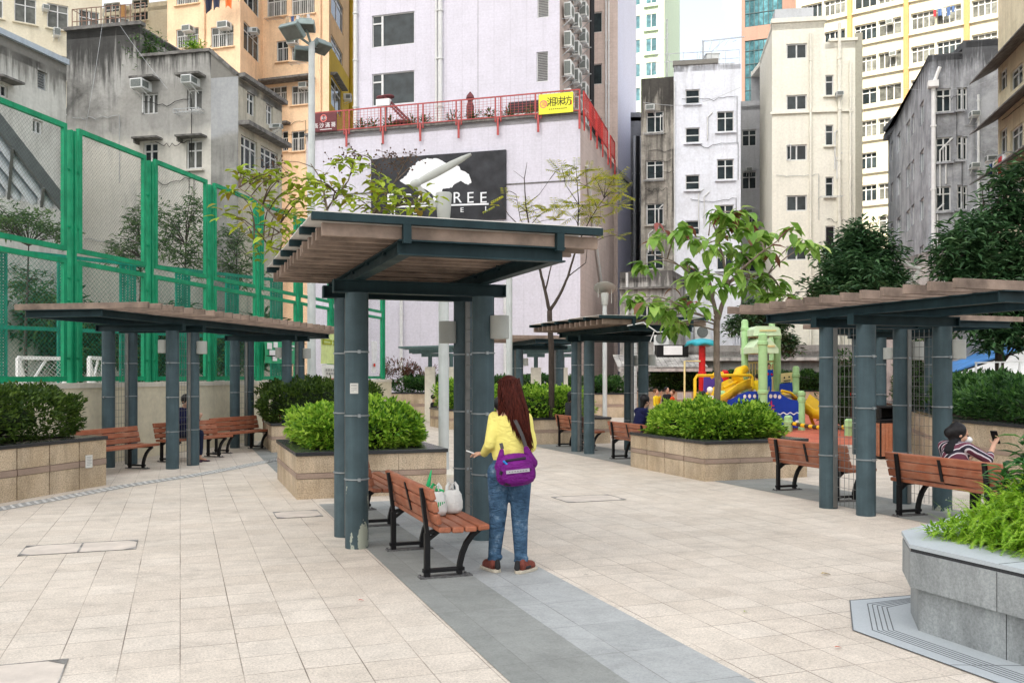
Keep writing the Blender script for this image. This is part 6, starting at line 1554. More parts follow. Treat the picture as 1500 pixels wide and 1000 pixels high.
# thin sparse tree
D=21.6
T2,N=tree('thin half bare tree with yellow feathery leaves in front of the hotel',P(806,640,D),
 [[(809,640,D,.075),(808,570,D,.07),(807,500,D,.066),(805,455,D,.06)],
  [(805,456,D,.045),(798,425,D,.036),(792,398,D,.03),(778,350,D,.022),(770,300,D,.016),(768,262,D,.01),(772,238,D,.005)],
  [(806,455,D,.042),(820,432,D,.034),(832,405,D,.028),(845,360,D+.1,.02),(848,300,D+.1,.014),(845,262,D,.007)],
  [(792,400,D,.02),(770,340,D-.2,.015),(745,315,D-.3,.01),(730,290,D-.3,.005)],[(799,425,D,.02),(806,395,D-.2,.015),(812,372,D-.3,.01)],
  [(845,360,D,.015),(865,320,D-.2,.012),(885,290,D-.2,.006)],[(832,405,D,.014),(858,385,D+.3,.01),(860,365,D+.3,.006)],[(778,350,D,.012),(762,320,D+.2,.008),(756,285,D+.2,.004)],
  [(848,300,D,.01),(828,270,D-.2,.007),(822,240,D-.2,.004)],[(768,262,D,.006),(752,250,D,.003)],[(770,300,D,.01),(790,285,D+.1,.006),(806,262,D,.004)]],M['barkdark'])
lf=MB(); tw=MB()
for px,py,n in ((820,252,7),(835,256,7),(845,244,5),(862,248,7),(872,262,7),(858,272,7),(884,282,8),(898,272,8),(908,282,6),(870,292,8),(890,300,8),(906,300,5),(855,300,7),(835,298,7),(815,305,7),(800,308,7),(780,302,7),(765,305,6),(782,318,6),(812,322,7),(838,318,7),(862,316,8),(880,318,7),(740,285,4),(728,300,2),(900,262,6),(888,262,5),(918,276,4),(905,345,3),(878,340,4)):
    q=P(px,py,D+R.uniform(-.9,.9)); twig(tw,N,q,.006)
    for k in range(n):
        a=R.random()*6.28; d=Vector((math.cos(a),math.sin(a),R.uniform(-.6,.9))); e=q+d*.3; tw.tube([q,e],.003,3,False)
        for j in range(6):
            c=q.lerp(e,(j+1)/6); s=d.cross(Z)
            for sg in (-1,1): lf.leaf2(c,s*sg+d*.5+Vector((0,0,-.15)),Z,.12,.032)
lf.build('leaves',M['crape2'],T2,world=True); tw.build('twigs',M['barkdark'],T2,True,world=True)
# crowns of dense trees: clumps of leaf sprays over limbs
def dense(label,base,trunk,blobs,mat,n,L,Wd,seed,bark='barkdark',droop=.2,per=7):
    r=random.Random(seed); t,N=tree(label,base,trunk,M[bark]); lf=MB(); tw=MB()
    tot=sum(b[3]*b[4] for b in blobs)
    for (px,py,D,rx,rz_) in blobs:
        c=P(px,py,D); k=int(n*rx*rz_/tot)
        for i in range(max(1,k//per)):
            v=Vector((r.gauss(0,1),r.gauss(0,1),r.gauss(0,1))).normalized()*(r.random()**.5)
            q=c+Vector((v.x*rx,v.y*rx,v.z*rz_))*.86; q+=v*noise.noise(q*2.2)*.5
            if i%9==0: twig(tw,N,q,.01)
            for j in range(per):
                a=r.random()*6.28; dv=v*.7+Vector((math.cos(a),math.sin(a),r.uniform(-.6,.5)))
                lf.leaf2(q+Vector((r.gauss(0,L*.5),r.gauss(0,L*.5),r.gauss(0,L*.35))),dv,Vector((r.gauss(0,.3),r.gauss(0,.3),1)),L*r.uniform(.7,1.3),Wd)
    lf.build('leaves',mat,t,world=True); tw.build('twigs',M['barkdark'],t,True,world=True)
dense('dense dark green rounded tree before the cream building, above the right shelter',P(1252,600,26),[[(1252,620,26,.13),(1253,480,26,.1),(1255,400,26,.06),(1258,350,26,.03)]],
 [(1258,350,26,.62,.45),(1275,368,26,.8,.5),(1235,372,26.3,.7,.4),(1258,395,25.7,1.0,.5),(1225,408,26,.72,.4),(1285,400,26.2,.75,.45),(1210,425,26,.7,.28),(1300,420,26,.62,.35),(1250,430,25.6,1.1,.4),(1315,408,26,.25,.2)],M['darkleaf'],10500,.24,.075,31)
dense('large dark glossy tree at the right edge beyond the shrubs',P(1463,600,19.5),[[(1463,620,19.5,.1),(1464,520,19.5,.085),(1462,470,19.5,.075),(1455,420,19.5,.05),(1450,360,19.5,.03)],[(1463,480,19.5,.05),(1490,430,19.6,.04),(1515,360,19.6,.02)],[(1462,475,19.5,.04),(1430,430,19.3,.03),(1400,380,19.2,.015)],[(1466,535,19.5,.03),(1485,510,19.3,.02),(1510,500,19.3,.012)]],
 [(1440,335,19.5,.45,.4),(1470,310,19.6,.45,.4),(1505,305,19.6,.5,.45),(1410,350,19.3,.5,.4),(1395,395,19.3,.4,.3),(1385,370,19.2,.3,.22),(1425,390,19.5,.7,.5),(1465,380,19.8,.9,.7),(1515,380,19.5,.8,.6),(1440,430,19.5,.75,.4),(1480,450,19.6,.8,.5),(1520,460,19.5,.8,.5),(1470,485,19.3,.55,.25),(1430,470,19.4,.5,.22),(1470,268,19.5,.3,.3),(1498,250,19.5,.25,.25),(1445,505,19.2,.3,.12),(1500,500,19.2,.45,.16)],M['darkleaf'],11500,.24,.07,32)
dense('small leafy tree behind the playground roofs',P(1122,560,38),[[(1122,600,38,.09),(1124,520,38,.07),(1120,480,38,.04)]],
 [(1095,465,38,.7,.4),(1120,452,38,.8,.45),(1140,470,38,.7,.5),(1150,498,38,.7,.35),(1160,512,38,.4,.2),(1075,480,38,.4,.4),(1110,490,38,.5,.3)],M['darkleaf'],3500,.22,.09,33)
for i,(lab,px,D,bl,n) in enumerate((('feathery green tree behind the court fence in front of the whitewashed wall',205,24.5,[(205,330,24.5,.5,.5),(190,360,24.5,.6,.4),(175,375,24.5,.5,.3),(215,300,24.6,.25,.35),(200,390,24.5,.5,.35)],2600),
 ('wispy green tree between the second and third fence posts',270,24,[(250,335,24,.5,.35),(240,360,24,.6,.4),(275,320,24,.4,.5),(290,300,24,.25,.4),(295,350,24,.5,.5),(265,375,24,.6,.3),(235,310,24,.3,.25),(290,390,24,.5,.3)],3600),
 ('tall leafy tree behind the court fence near the slim mast',345,25,[(345,350,25,.5,.6),(360,400,25,.6,.5),(335,390,25,.5,.4)],2200),
 ('dark bushy tree low behind the fence at far left',40,21.5,[(20,320,21.5,.9,.35),(60,330,21.5,.8,.3),(90,345,21.6,.45,.25),(-20,330,21.5,.8,.4),(30,420,22,.5,.5),(70,440,22,.5,.6)],4200),
 ('dark shrubby tree behind the goal',100,27,[(90,460,27,.9,.7),(110,520,27,.9,.5),(60,500,27,.8,.5),(180,480,27,.7,.6),(200,520,27,.8,.5),(260,480,27.5,.8,.6),(300,520,27.5,.8,.5),(20,510,27,.8,.6),(60,470,26,.8,.7),(150,500,26,.8,.7),(230,520,27,.8,.6),(340,510,28,.9,.7),(390,500,29,.9,.8)],16000))):
    k_=1.22 if i<3 else (1.12 if i==3 else 1.07); D*=k_; bl=[(x_,y_,d_*k_,rx_*k_,rz_*k_) for x_,y_,d_,rx_,rz_ in bl]
    dense(lab,P(px,600,D),[[(px,610,D,.045),(px-3,500,D,.04),(px,430,D,.03),(px+2,360,D,.015)]],bl,M['midleaf'] if i<4 else M['hedge_dark'],int(n*(.55 if i<4 else .8)),.2 if i<4 else .34,.05 if i<4 else .11,40+i)
# leafy window plants on the hedge top and low tufts
# ================================================================ playground set
PG=pmat('pale_green_play_post',(.36,.58,.27),.4,var=.05); BLU=pmat('deep_blue_panel',(.015,.05,.35),.35,var=.06); YEL=pmat('yellow_plastic',(.8,.5,.02),.35,var=.05); RDP=pmat('red_play_post',(.6,.02,.02),.35,var=.05); PUR=pmat('purple_panel',(.09,.05,.3),.4,var=.06)
MINT=pmat('pale_mint_roof',(.6,.75,.5),.45,var=.08); CRM=pmat('cream_rail',(.72,.6,.28),.4,var=.05); TEALR=pmat('teal_plastic_top',(.04,.35,.42),.4)
DP=27.5
pg=thing('playground_set','climbing frame with pale green posts, blue wave panels and yellow slides','playground',(at(1100,DP)[0],DP,0))
def X(px,D=DP): return at(px,D)[0]
def Zp(py,D=DP): return P(0,py,D).z
def post(px,y0,y1,D,r=.1,mat=PG):
    m=MB(); z0=max(Zp(y1,D),0); z1=Zp(y0,D); x=X(px,D); m.tube([(x,D,z0),(x,D,z1-.05),(x,D,z1)],[r,r,r*.6],16)
    for z in (z0+1.0,z1-.35):
        if z<z1-.1: m.lathe([(r*1.02,z),(r*1.2,z+.02),(r*1.2,z+.1),(r*1.02,z+.12)],(x,D,0),16)
    m.build('post',mat,pg,True,world=True)
post(1091,468,625,28.5,.105); post(1117.5,488,628,26.6,.13); post(1138.5,480,625,28.6,.11); post(1131,470,620,30,.1); post(1166,536,625,28.2,.1); post(1174,572,632,27.0,.1); post(1058,572,630,27.0,.1); post(1162,555,620,29.5,.1)
def pan(name,pts,D,mat,th=.06):
    m=MB(); n=len(pts); v=[P(a,b,D) for a,b in pts]; b=len(m.v)
    for y in (-th/2,th/2): m.v += [p+Vector((0,y,0)) for p in v]
    m.face(range(b,b+n)); m.face(list(range(b+n,b+2*n))[::-1])
    for i in range(n): m.face((b+i,b+(i+1)%n,b+n+(i+1)%n,b+n+i))
    return m.build(name,mat,pg,world=True)
o1_=pan('blue_panel',[(1059,626),(1059,586),(1072,584),(1082,578),(1095,573),(1114,573),(1114,626)],26.9,BLU)
o2_=pan('blue_panel',[(1122,626),(1122,573),(1140,573),(1148,580),(1158,585),(1173,587),(1173,626)],27.0,BLU)
def shapes(par,lst,D,mat,name):
    m=MB(); MW[par.name]=MW[pg.name]
    for pts in lst:
        v=[P(a,b,D-.035) for a,b in pts]; b=len(m.v); m.v+=v; m.face(range(b,b+len(v)))
    m.build(name,mat,par,world=True)
def ov(cx,cy,rx,ry,n=12): return [(cx+rx*math.cos(2*PI*i/n),cy+ry*math.sin(2*PI*i/n)) for i in range(n)]
SH=pmat('pale_shell_print',(.75,.68,.62),.5)
shapes(o1_,[ov(1091,580.5,2.2,3),ov(1098,580,2.2,3),ov(1105.5,580,2.2,3)],26.9,SH,'shell_print'); shapes(o2_,[ov(1129,580,2.5,3),ov(1135.5,580,2.5,3),ov(1142,581,2.5,3)],27.0,SH,'shell_print')
wav=[(1140+i*1.6,604.5+math.sin(i*1.0)*1.3) for i in range(21)]
shapes(o2_,[[wav[i],wav[i+1],(wav[i+1][0],wav[i+1][1]+1.6),(wav[i][0],wav[i][1]+1.6)] for i in range(20)]+[ov(1168,617,3,2)],27.0,WHT,'wave_print')
PKF=pmat('crimson_seaweed_print',(.6,.03,.12),.5)
shapes(o2_,[ov(1130,592,1,6),ov(1127.5,590,2.2,1),ov(1132,594,2.6,1),ov(1127.5,596,2.4,1),ov(1133,599,2.4,1)],27.0,PKF,'seaweed_print'); shapes(o1_,[ov(1105,590,.8,5),ov(1103,590,1.8,.8)],26.9,PKF,'seaweed_print')
for (x0,x1,y0,y1,D) in ((1094,1134,479.5,493,28.4),(1094,1129.5,499,518,28.0)):
    m=MB(); a,b=X(x0,D),X(x1,D); z1,z0=Zp(y0,D),Zp(y1,D); n=12
    prof=[(a,z0),(a,z1-.1),(a+.1,z1),(b-.25,z1),(b-.1,z0+.25),(b,z0+.02),(b,z0)] if y0<490 else [(a,z0),(a,z0+.1)]+[(a+(b-a)*i/9,z0+.06+(z1-z0)*math.sin(PI*(.1+.85*i/9))) for i in range(10)]+[(b,z0)]
    for yy in (D-.8,D+.8):
        bb=len(m.v); m.v += [Vector((x,yy,z)) for x,z in prof]; m.face(range(bb,bb+len(prof)))
    k=len(prof); 
    for i in range(k): m.face((i,(i+1)%k,k+(i+1)%k,k+i))
    m.build('panel_roof',MINT,pg,world=True)
    m=MB(); mid=(a+b)/2; m.box(mid-.25,mid+.25,D-.83,D-.805,z0+(z1-z0)*.45,z0+(z1-z0)*.6); m.build('sun_print',CRM,pg,world=True)
# deck and slides
m=MB(); m.box(X(1086),X(1172),DP-.2,DP+1.6,.95,1.03); m.build('deck',pmat('deck_plastic',(.3,.25,.2),.6),pg,world=True)
def chute(pts,w,name='slide'):
    m=MB(); v=[P(*p) for p in pts]; prev=None
    for i,p in enumerate(v):
        d=(v[min(i+1,len(v)-1)]-v[max(i-1,0)]).normalized(); s=d.cross(Z).normalized(); u=s.cross(d)
        ring=[p-s*w-s*.04+u*.24,p-s*w+u*.26,p-s*w*.85+u*.03,p+s*w*.85+u*.03,p+s*w+u*.26,p+s*w+s*.04+u*.24,p+s*w*.9-u*.05,p-s*w*.9-u*.05]
        if prev: m.loft(prev,ring)
        prev=ring
    m.build(name,YEL,pg,'all',world=True)
chute([(1088,566,28.2),(1080,568,27.9),(1066,575,27.5),(1052,586,27.0),(1040,593,26.6),(1026,598,26.2)],.3)
chute([(1172,588,28.0),(1180,594,27.8),(1190,603,27.5),(1198,610,27.3),(1206,611.5,27.2)],.27,'slide')
m=MB(); a=P(1184,600,27.5); m.tube([a,a+Vector((.12,0,-.35)),Vector((a.x+.22,a.y,0))],.05,8); m.build('slide_leg',YEL,pg,True,world=True)
m=MB(); m.tube([P(1092,540,28.2),P(1083,545,28),P(1080,552,27.8),P(1086,566,27.9)],[.12,.17,.17,.12],14); m.build('slide_hood',YEL,pg,True,world=True)
m=MB()
for i in range(9): a=P(1098+i*4.3,532,28.9); m.bar(a,(a.x,a.y,1.0),.04,.04,up=(0,1,0))
m.bar(P(1096,531.5,28.9),P(1136,529,28.9),.06,.06); m.bar(P(1096,570,28.9),P(1136,570,28.9),.06,.06)
for i in range(3): a=P(1121+i*5,534,28.3); m.bar(a,(a.x,a.y,1.0),.04,.04,up=(0,1,0))
m.build('guard_rail',CRM,pg,world=True)
m=MB(); pr=[P(1018,632,26.4),P(1018,555,26.4),P(1021,550,26.4),P(1080,549.5,27.3),P(1100,549.5,27.6),P(1102,552,27.6),P(1102,566,27.6)]; pr[0].z=0; m.tube(pr,.045,8)
m.tube([P(1041,553,27.5),P(1048,547,27.5),P(1058,547,27.5),P(1060,552,27.5)],.06,8)
m.tube([P(1145,572,27.0),P(1158,575,27.2),P(1166,582,27.3),P(1176,590,27.5)],.04,8); m.tube([P(1145,576,27.6),P(1160,581,27.6),P(1174,595,27.6)],.04,8)
m.tube([P(1060,568,27.4),P(1072,562,27.6),P(1084,556,27.9)],.04,8)
m.build('hand_rail',YEL,pg,True,world=True)
m=MB(); m.tube([(X(1012),DP+1.0,0),(X(1012),DP+1.0,Zp(528)),(X(1036),DP+1.0,Zp(528))],.03,8); m.build('thin_rail',CRM,pg,True,world=True)
pan('purple_panel',[(1030,580),(1031,553),(1036,550),(1046,553),(1054,549),(1059,556),(1058,578)],28.0,PUR)
post(1062,542,600,28.6,.11,RDP)
pan('play_panel',[(1142,574),(1142,562),(1160,560),(1161,574)],28.2,BLU); p_=pan('play_panel',[(1144,560),(1144,547),(1161,545),(1161,559)],28.3,CRM)
shapes(p_,[ov(1149,553,1.2,1.5),ov(1156,552,1.2,1.5),[(1148,557),(1158,556),(1158,557.5),(1148,558.5)]],28.25,BLK,'face_print')
pan('yellow_panel',[(1099,577),(1099,570),(1134,570),(1134,577)],28.5,CRM)
# red mushroom-like pole
t=thing('play_palm_pole','tall red play pole with a scalloped teal top','play pole',(at(1028.5,28.6)[0],28.6,0))
m=MB(); m.tube([(0,0,0),(0,0,P(0,502,28.6).z)],.105,16); m.lathe([(.11,1.6),(.13,1.62),(.13,1.7),(.11,1.72)],n=16); m.build('post',RDP,t,True)
zt=P(0,503,28.6).z; m=MB(); n=24; rings=[]
for r,z in ((.08,-.08),(.3,-.05),(.5,.0),(.42,.07),(.24,.13),(.02,.16)):
    rings.append(len(m.v))
    for j in range(n): a=2*PI*j/n; k=1+(.12*math.cos(a*6) if r>.28 else 0); m.v.append(Vector((r*k*math.cos(a),r*k*math.sin(a),zt+z-(.05*(1+math.cos(a*6)) if r==.5 else 0))))
for i in range(5):
    for j in range(n): m.face((rings[i]+j,rings[i]+(j+1)%n,rings[i+1]+(j+1)%n,rings[i+1]+j))
m.build('scalloped_top',TEALR,t,'all')
# balance chain between green bollards
t=thing('balance_chain','low yellow and white chain walk between pale green bollards','play equipment',(at(1154.7,26.3)[0],26.3,0))
for px,D,y0,lab in ((1154.7,26.3,608,0),(1243.5,24.5,613,0)):
    x=at(px,D)[0]; m=MB(); z=P(0,y0,D).z; m.tube([(x,D,0),(x,D,z-.05),(x,D,z)],[.12,.12,.07],14); m.lathe([(.12,z*.5),(.14,z*.5+.01),(.14,z*.5+.07),(.12,z*.5+.08)],(x,D,0),14); m.build('bollard',PG,t,True,world=True)
m=MB(); m2=MB(); a=P(1157,619,26.3); b=P(1241,625,24.6)
for i in range(14):
    p=a.lerp(b,i/14)+Vector((0,0,-.07*math.sin(PI*i/14))); q=a.lerp(b,(i+.92)/14)+Vector((0,0,-.07*math.sin(PI*(i+.92)/14))); (m if i%2 else m2).tube([p,q],.055,8)
m.build('yellow_link',YEL,t,True,world=True); m2.build('dark_link',pmat('dark_link',(.07,.05,.03)),t,True,world=True)
t=thing('red_hydrant_post','red post beside the planter wall seen through the right trellis','post',(at(1242.5,27.5)[0],27.0,0)); m=MB(); m.tube([(0,0,0),(0,0,1.25),(0,0,1.36)],[.1,.1,.04],14); m.lathe([(.1,1.0),(.15,1.02),(.15,1.1),(.1,1.12)],n=14); m.build('post',RDP,t,True)
for px,D,l in ((1212,29,'first'),(1225,24.2,'second')): pass
# ================================================================ people
SKIN=pmat('skin',(.56,.33,.23),.5,var=.06,scale=12); HAIRM=NT('dark_auburn_hair'); v=HAIRM.coord(scale=(30,30,1.5)); n_=HAIRM.noise(v,5,5,.6); HAIRM.bump(n_,.6,.01); HAIRM.set(HAIRM.ramp(n_,[(.3,(.014,.003,.003)),(.7,(.1,.02,.012))]),.55,0,.12); HAIRM=HAIRM.m
BHAIR=pmat('black_hair',(.012,.011,.012),.4,var=.4,scale=30,bump=.3)
def cloth(name,c,rough=.85,sc=9,fold=.5,var=.12):
    t=NT(name); v=t.coord(); w=t.noise(t.coord(scale=(1,1,2.2)),sc,3,.5,1.2); n=t.noise(v,5,4)
    t.bump(w,fold,.03); return t.set(t.ramp(n,[(.3,tuple(x*(1-var*1.5) for x in c)),(.7,tuple(min(1,x*(1+var)) for x in c))]),rough,0,.12)
def denim():
    t=NT('faded_blue_denim'); v=t.coord(); n=t.noise(v,7,5,.7); w=t.noise(t.coord(scale=(1,1,2.6)),11,3,.5,1.5)
    col=t.ramp(n,[(.28,(.02,.042,.08)),(.55,(.06,.12,.2)),(.76,(.26,.36,.46))]); f=t.ramp(t.noise(v,160,2),[(.35,.8),(.65,1.15)]); col=t.mix(1.0,col,f,'MULTIPLY'); t.bump(w,.9,.035); return t.set(col,.9,0,.1)
DEN=denim()
def hand(m,wr,d,palm_n,s=1.0,curl=.5,spread=.2,thumb=1):
    """palm + five fingers: wr wrist, d pointing direction, palm_n palm normal"""
    d=Vector(d).normalized(); n=Vector(palm_n).normalized(); x=d.cross(n).normalized(); wr=Vector(wr)
    m.cap(wr,wr+d*.07*s,(.02*s,.028*s),(.017*s,.034*s),12)
    for i,(o,L) in enumerate(((-.027,.07),(-.009,.078),(.009,.073),(.026,.058))):
        a=wr+d*.08*s+x*o*s; c=curl*(1+.12*i); dd=(d+x*(o*spread*20*.1)).normalized(); r=.0085*s
        p1=a+(dd*math.cos(c*.5)+n*math.sin(c*.5))*L*.45*s; p2=p1+(dd*math.cos(c*1.3)+n*math.sin(c*1.3))*L*.32*s; p3=p2+(dd*math.cos(c*2)+n*math.sin(c*2))*L*.25*s
        m.tube([a-d*.012*s,a,p1,p2,p3,p3+(p3-p2)*.15],[r,r,r*.95,r*.88,r*.75,r*.3],8)
    a=wr+d*.02*s+x*(-.027*thumb)*s; p1=a+(d*.6-x*thumb*.8+n*.35).normalized()*.035*s; p2=p1+(d*.85-x*thumb*.3+n*.5).normalized()*.028*s
    m.tube([a,p1,p2,p2+(p2-p1)*.5],[.012*s,.0105*s,.009*s,.005*s],8)
def head(m,c,fwd,s=1.0):
    fwd=Vector(fwd).normalized(); sd=fwd.cross(Z).normalized(); up=sd.cross(fwd)
    Q=Matrix((sd,fwd,up)).transposed().to_4x4()
    E=lambda o,r: m.ell(Vector(c)+Q.to_3x3()@(Vector(o)*s),Vector(r)*s,16,10,Q)
    E((0,-.012,.03),(.074,.092,.088)); E((0,.022,-.03),(.058,.066,.07)); E((0,.05,-.078),(.03,.028,.024)); E((0,.094,-.012),(.012,.02,.02)); E((0,.086,.008),(.009,.014,.03))
    for q in (-1,1): E((q*.076,-.008,-.005),(.01,.02,.03)); E((q*.036,.066,-.022),(.024,.022,.022))
    E((0,.085,-.048),(.022,.01,.007)); E((0,.082,-.056),(.018,.009,.006)); E((0,.07,.028),(.055,.018,.01))
def eyes(root,c,fwd,s=1.0):
    fwd=Vector(fwd).normalized(); sd=fwd.cross(Z).normalized(); up=sd.cross(fwd); m=MB()
    for q in (-1,1): m.ell(Vector(c)+(sd*q*.03+fwd*.083+up*.005)*s,(.011*s,.011*s,.007*s),10,6)
    m.build('eyes',BLK,root,True,world=False)
def skinbody(name,m,mat,root,vox=.009,sm=5): o=m.build(name,mat,root,'all'); remesh(o,vox,sm); return o

# ---- the woman in yellow (faces away, slightly to the left; local +y is away from the camera)
wp=G(747,838); W_=thing('person','woman with long auburn hair in a yellow cardigan and jeans, purple bag on her back','person',(wp.x,wp.y,0),math.radians(4))
# feet at x=-.09 and +.10 ; heights: hip .86, waist 1.0, shoulder 1.3, head top 1.6
hipL=Vector((-.088,.02,.82)); hipR=Vector((.088,.02,.82)); knL=Vector((-.095,.045,.455)); knR=Vector((.082,.03,.445)); anL=Vector((-.125,.05,.09)); anR=Vector((.088,-.01,.085))
nk=Vector((0.0,.035,1.345)); hd=Vector((-.01,.065,1.475))
shL=Vector((-.122,.03,1.262)); shR=Vector((.135,.03,1.252)); elL=Vector((-.165,-.03,1.045)); elR=Vector((.172,.03,1.02)); wrL=Vector((-.205,.15,.955)); wrR=Vector((.1,.22,.95))
m=MB()
m.cap((0,.02,.86),(0,.02,1.0),(.125,.095),(.11,.085),20); m.cap((0,.02,1.0),(0,.02,1.26),(.11,.08),(.12,.08),20)
m.cap((-.1,.03,1.255),(.1,.03,1.25),.045,.045); m.cap((0,.03,1.27),hd+Vector((0,-.01,-.05)),.05,.045)
for a,b,r0,r1 in ((hipL,knL,.08,.055),(hipR,knR,.08,.055),(knL,anL,.055,.036),(knR,anR,.055,.036),(shL,elL,.045,.036),(shR,elR,.045,.036),(elL,wrL,.036,.024),(elR,wrR,.036,.024)): m.cap(a,b,r0,r1)
head(m,hd,(-.35,.9,-.25)); hand(m,wrL,(-.75,.5,-.05),(.2,-.2,-1),.95,.35,.3,-1); hand(m,wrR,(-.55,.75,.1),(0,0,-1),.95,.7,.2,1)
for an in (anL,anR): m.cap(an+Vector((0,-.02,-.05)),an+Vector((0,.12,-.065)),.03,.03)
skinbody('body',m,SKIN,W_,.0065,2); eyes(W_,hd,(-.35,.9,-.25))
m=MB()   # cardigan
m.cap((0,.02,.955),(0,.018,1.08),(.148,.112),(.134,.1),24); m.cap((0,.018,1.08),(0,.018,1.2),(.134,.1),(.142,.1),24); m.cap((0,.018,1.2),(0,.025,1.23),(.142,.1),(.128,.085),24)
m.cap((-.105,.03,1.258),(.115,.03,1.25),.05,.05,16); m.cap((-.05,.03,1.285),(.05,.03,1.285),.045,.045); 
m.cap(shL,elL,.054,.047,14); m.cap(elL,wrL+(elL-wrL)*.05,.047,.035,14); m.cap(shR,elR,.054,.048,14); m.cap(elR,wrR+(elR-wrR)*.08,.05,.037,14)
# fold swells at elbow and waist
for k in range(4): a=elL.lerp(wrL,.1+k*.12); m.cap(a+Vector((-.01,-.03,-.01)),a+Vector((.01,.02,.02)),.03-.001*k,.03)
for k in range(3): a=elR.lerp(shR,.1+k*.14); m.cap(a+Vector((-.02,-.02,-.01)),a+Vector((.025,.0,.01)),.034,.034)
KN=cloth('pale_yellow_knit',(.74,.66,.19),.9,10,.55,.07)
skinbody('cardigan',m,KN,W_,.009,5)
m=MB()   # jeans
m.cap((0,.02,.93),(0,.015,.86),(.132,.1),(.15,.112),24); m.cap((-.05,-.035,.84),(-.055,-.035,.8),.09,.08); m.cap((.05,-.035,.84),(.055,-.035,.8),.09,.08)
for h,k,a in ((hipL,knL,anL),(hipR,knR,anR)):
    m.cap(h,k,.098,.072,18); m.cap(k,a+Vector((0,0,.03)),.07,.052,18)
    for i,s_ in enumerate((.03,.13,.26)): q=k.lerp(a,s_); m.cap(q+Vector((-.04,-.038,.016*(-1)**i)),q+Vector((.045,-.036,-.014*(-1)**i)),.022,.022)
    for i,s_ in enumerate((.88,)): q=k.lerp(a,s_); m.cap(q+Vector((-.03,-.03,.02)),q+Vector((.04,-.03,-.01)),.026,.026)
    q=k.lerp(a,.97); m.tube([q+Vector((.054*math.cos(j*PI/6),.054*math.sin(j*PI/6),0)) for j in range(13)],.009,6)
    for i,s_ in enumerate((.8,)): q=h.lerp(k,s_); m.cap(q+Vector((-.05,-.04,.015)),q+Vector((.05,-.04,-.015)),.03,.028)
skinbody('jeans',m,DEN,W_,.0085,4)
PATCH=pmat('denim_seam',(.05,.09,.15),.9)
m=MB()
for s_ in (-1,1):
    m.box(s_*.075-.05,s_*.075+.05,-.139,-.132,.77,.78); 
m.bar((0,-.12,.93),(0,-.126,.8),.006,.006)
for s_ in (-1,1):
    for x in (-.045,.045): m.bar((s_*.062+x,-.127,.82),(s_*.062+x*.85,-.125,.74),.004,.004)
    m.bar((s_*.062-.04,-.124,.74),(s_*.062,-.122,.725),.004,.004); m.bar((s_*.062+.04,-.124,.74),(s_*.062,-.122,.725),.004,.004)
m.build('seams',PATCH,W_)
SHO=pmat('red_brown_shoe',(.16,.04,.028),.6,var=.3,scale=25); SOLE=pmat('cream_rubber_sole',(.5,.45,.36),.6,var=.15,scale=30); BLKR=pmat('black_shoe_panel',(.02,.02,.022),.6)
for an,rot in ((anL,.5),(anR,-.75)):
    Q=Matrix.Translation((an.x,an.y-.03,0))@Matrix.Rotation(rot,4,'Z')
    m=MB(); pts=[Q@Vector(p) for p in ((0,-.02,.055),(0,.05,.06),(0,.13,.047),(0,.17,.04))]; m.tube(pts,[(.04,.042),(.043,.044),(.042,.033),(.03,.018)],14); m.cap(Q@Vector((0,0,.07)),Q@Vector((0,.02,.1)),.042,.04); o=m.build('shoe',SHO,W_,'all'); remesh(o,.006,4)
    m=MB(); out=[(.034,-.05),(.043,0),(.047,.07),(.045,.13),(.03,.185),(0,.2),(-.03,.185),(-.042,.13),(-.04,.07),(-.038,0),(-.03,-.05),(0,-.062)]
    v=[Q@Vector((a,b,0)) for a,b in out]; m.prism([(p.x,p.y) for p in v],.004,.03); m.build('sole',SOLE,o,bevel=.005)
    m=MB(); m.cap(Q@Vector((-.001,-.052,.05)),Q@Vector((.0,-.048,.095)),(.024,.012),(.02,.012)); m.cap(Q@Vector((.038,.02,.05)),Q@Vector((.036,.07,.05)),.012,.012); m.build('heel_panel',BLKR,o,'all')
# hair: cap over the skull and many long strands falling to mid back, swept right
rr=random.Random(4); m=MB()
m.ell(hd+Vector((.004,-.022,.03)),(.093,.108,.102),18,12); m.cap(hd+Vector((.01,-.05,0)),hd+Vector((.05,-.1,-.16)),(.096,.06),(.094,.045),20); m.cap(hd+Vector((.05,-.1,-.16)),hd+Vector((.105,-.115,-.33)),(.094,.042),(.055,.02),20)
m.cap(hd+Vector((-.05,-.03,.0)),hd+Vector((-.055,-.05,-.13)),.045,.03)
o=m.build('hair',HAIRM,W_,'all'); remesh(o,.009,6)
m=MB()
for i in range(420):
    a=rr.uniform(-2.9,.15); top=hd+Vector((.092*math.cos(a)*rr.uniform(.9,1.05),-.022+.108*math.sin(a),.03+rr.uniform(-.06,.075)))
    s_=rr.random(); end=hd+Vector((.005+.19*s_+rr.gauss(0,.008),-.125-.02*rr.random(),-.26-.2*s_**.7+rr.gauss(0,.025)))
    if s_<.08: end=hd+Vector((-.085+rr.gauss(0,.006),-.06,-.24+rr.gauss(0,.03))); 
    mid=top.lerp(end,.45)+Vector((rr.gauss(0,.006),-.045,.03)); k=top.lerp(end,.15)+Vector((0,-.025,.02)); q=top.lerp(end,.75)+Vector((0,-.02,.0))
    m.tube([top,k,mid,q,end],[.0045,.006,.006,.0045,.001],5,False)
m.build('hair_strands',HAIRM,o,'all')
# white paper in her left hand
t=tag(MB().build('x',M['white']),None) if False else None
m=MB(); q=W_.location+rzv(-.305,.205,math.radians(4))+Vector((0,0,.96)); m.box(-.05,.05,-.035,.035,-.002,.002,Matrix.Rotation(.35,4,'Y')); o=m.build('paper_slip',M['white']); o.location=q; tag(o,'white slip of paper held out by the woman in yellow','paper')
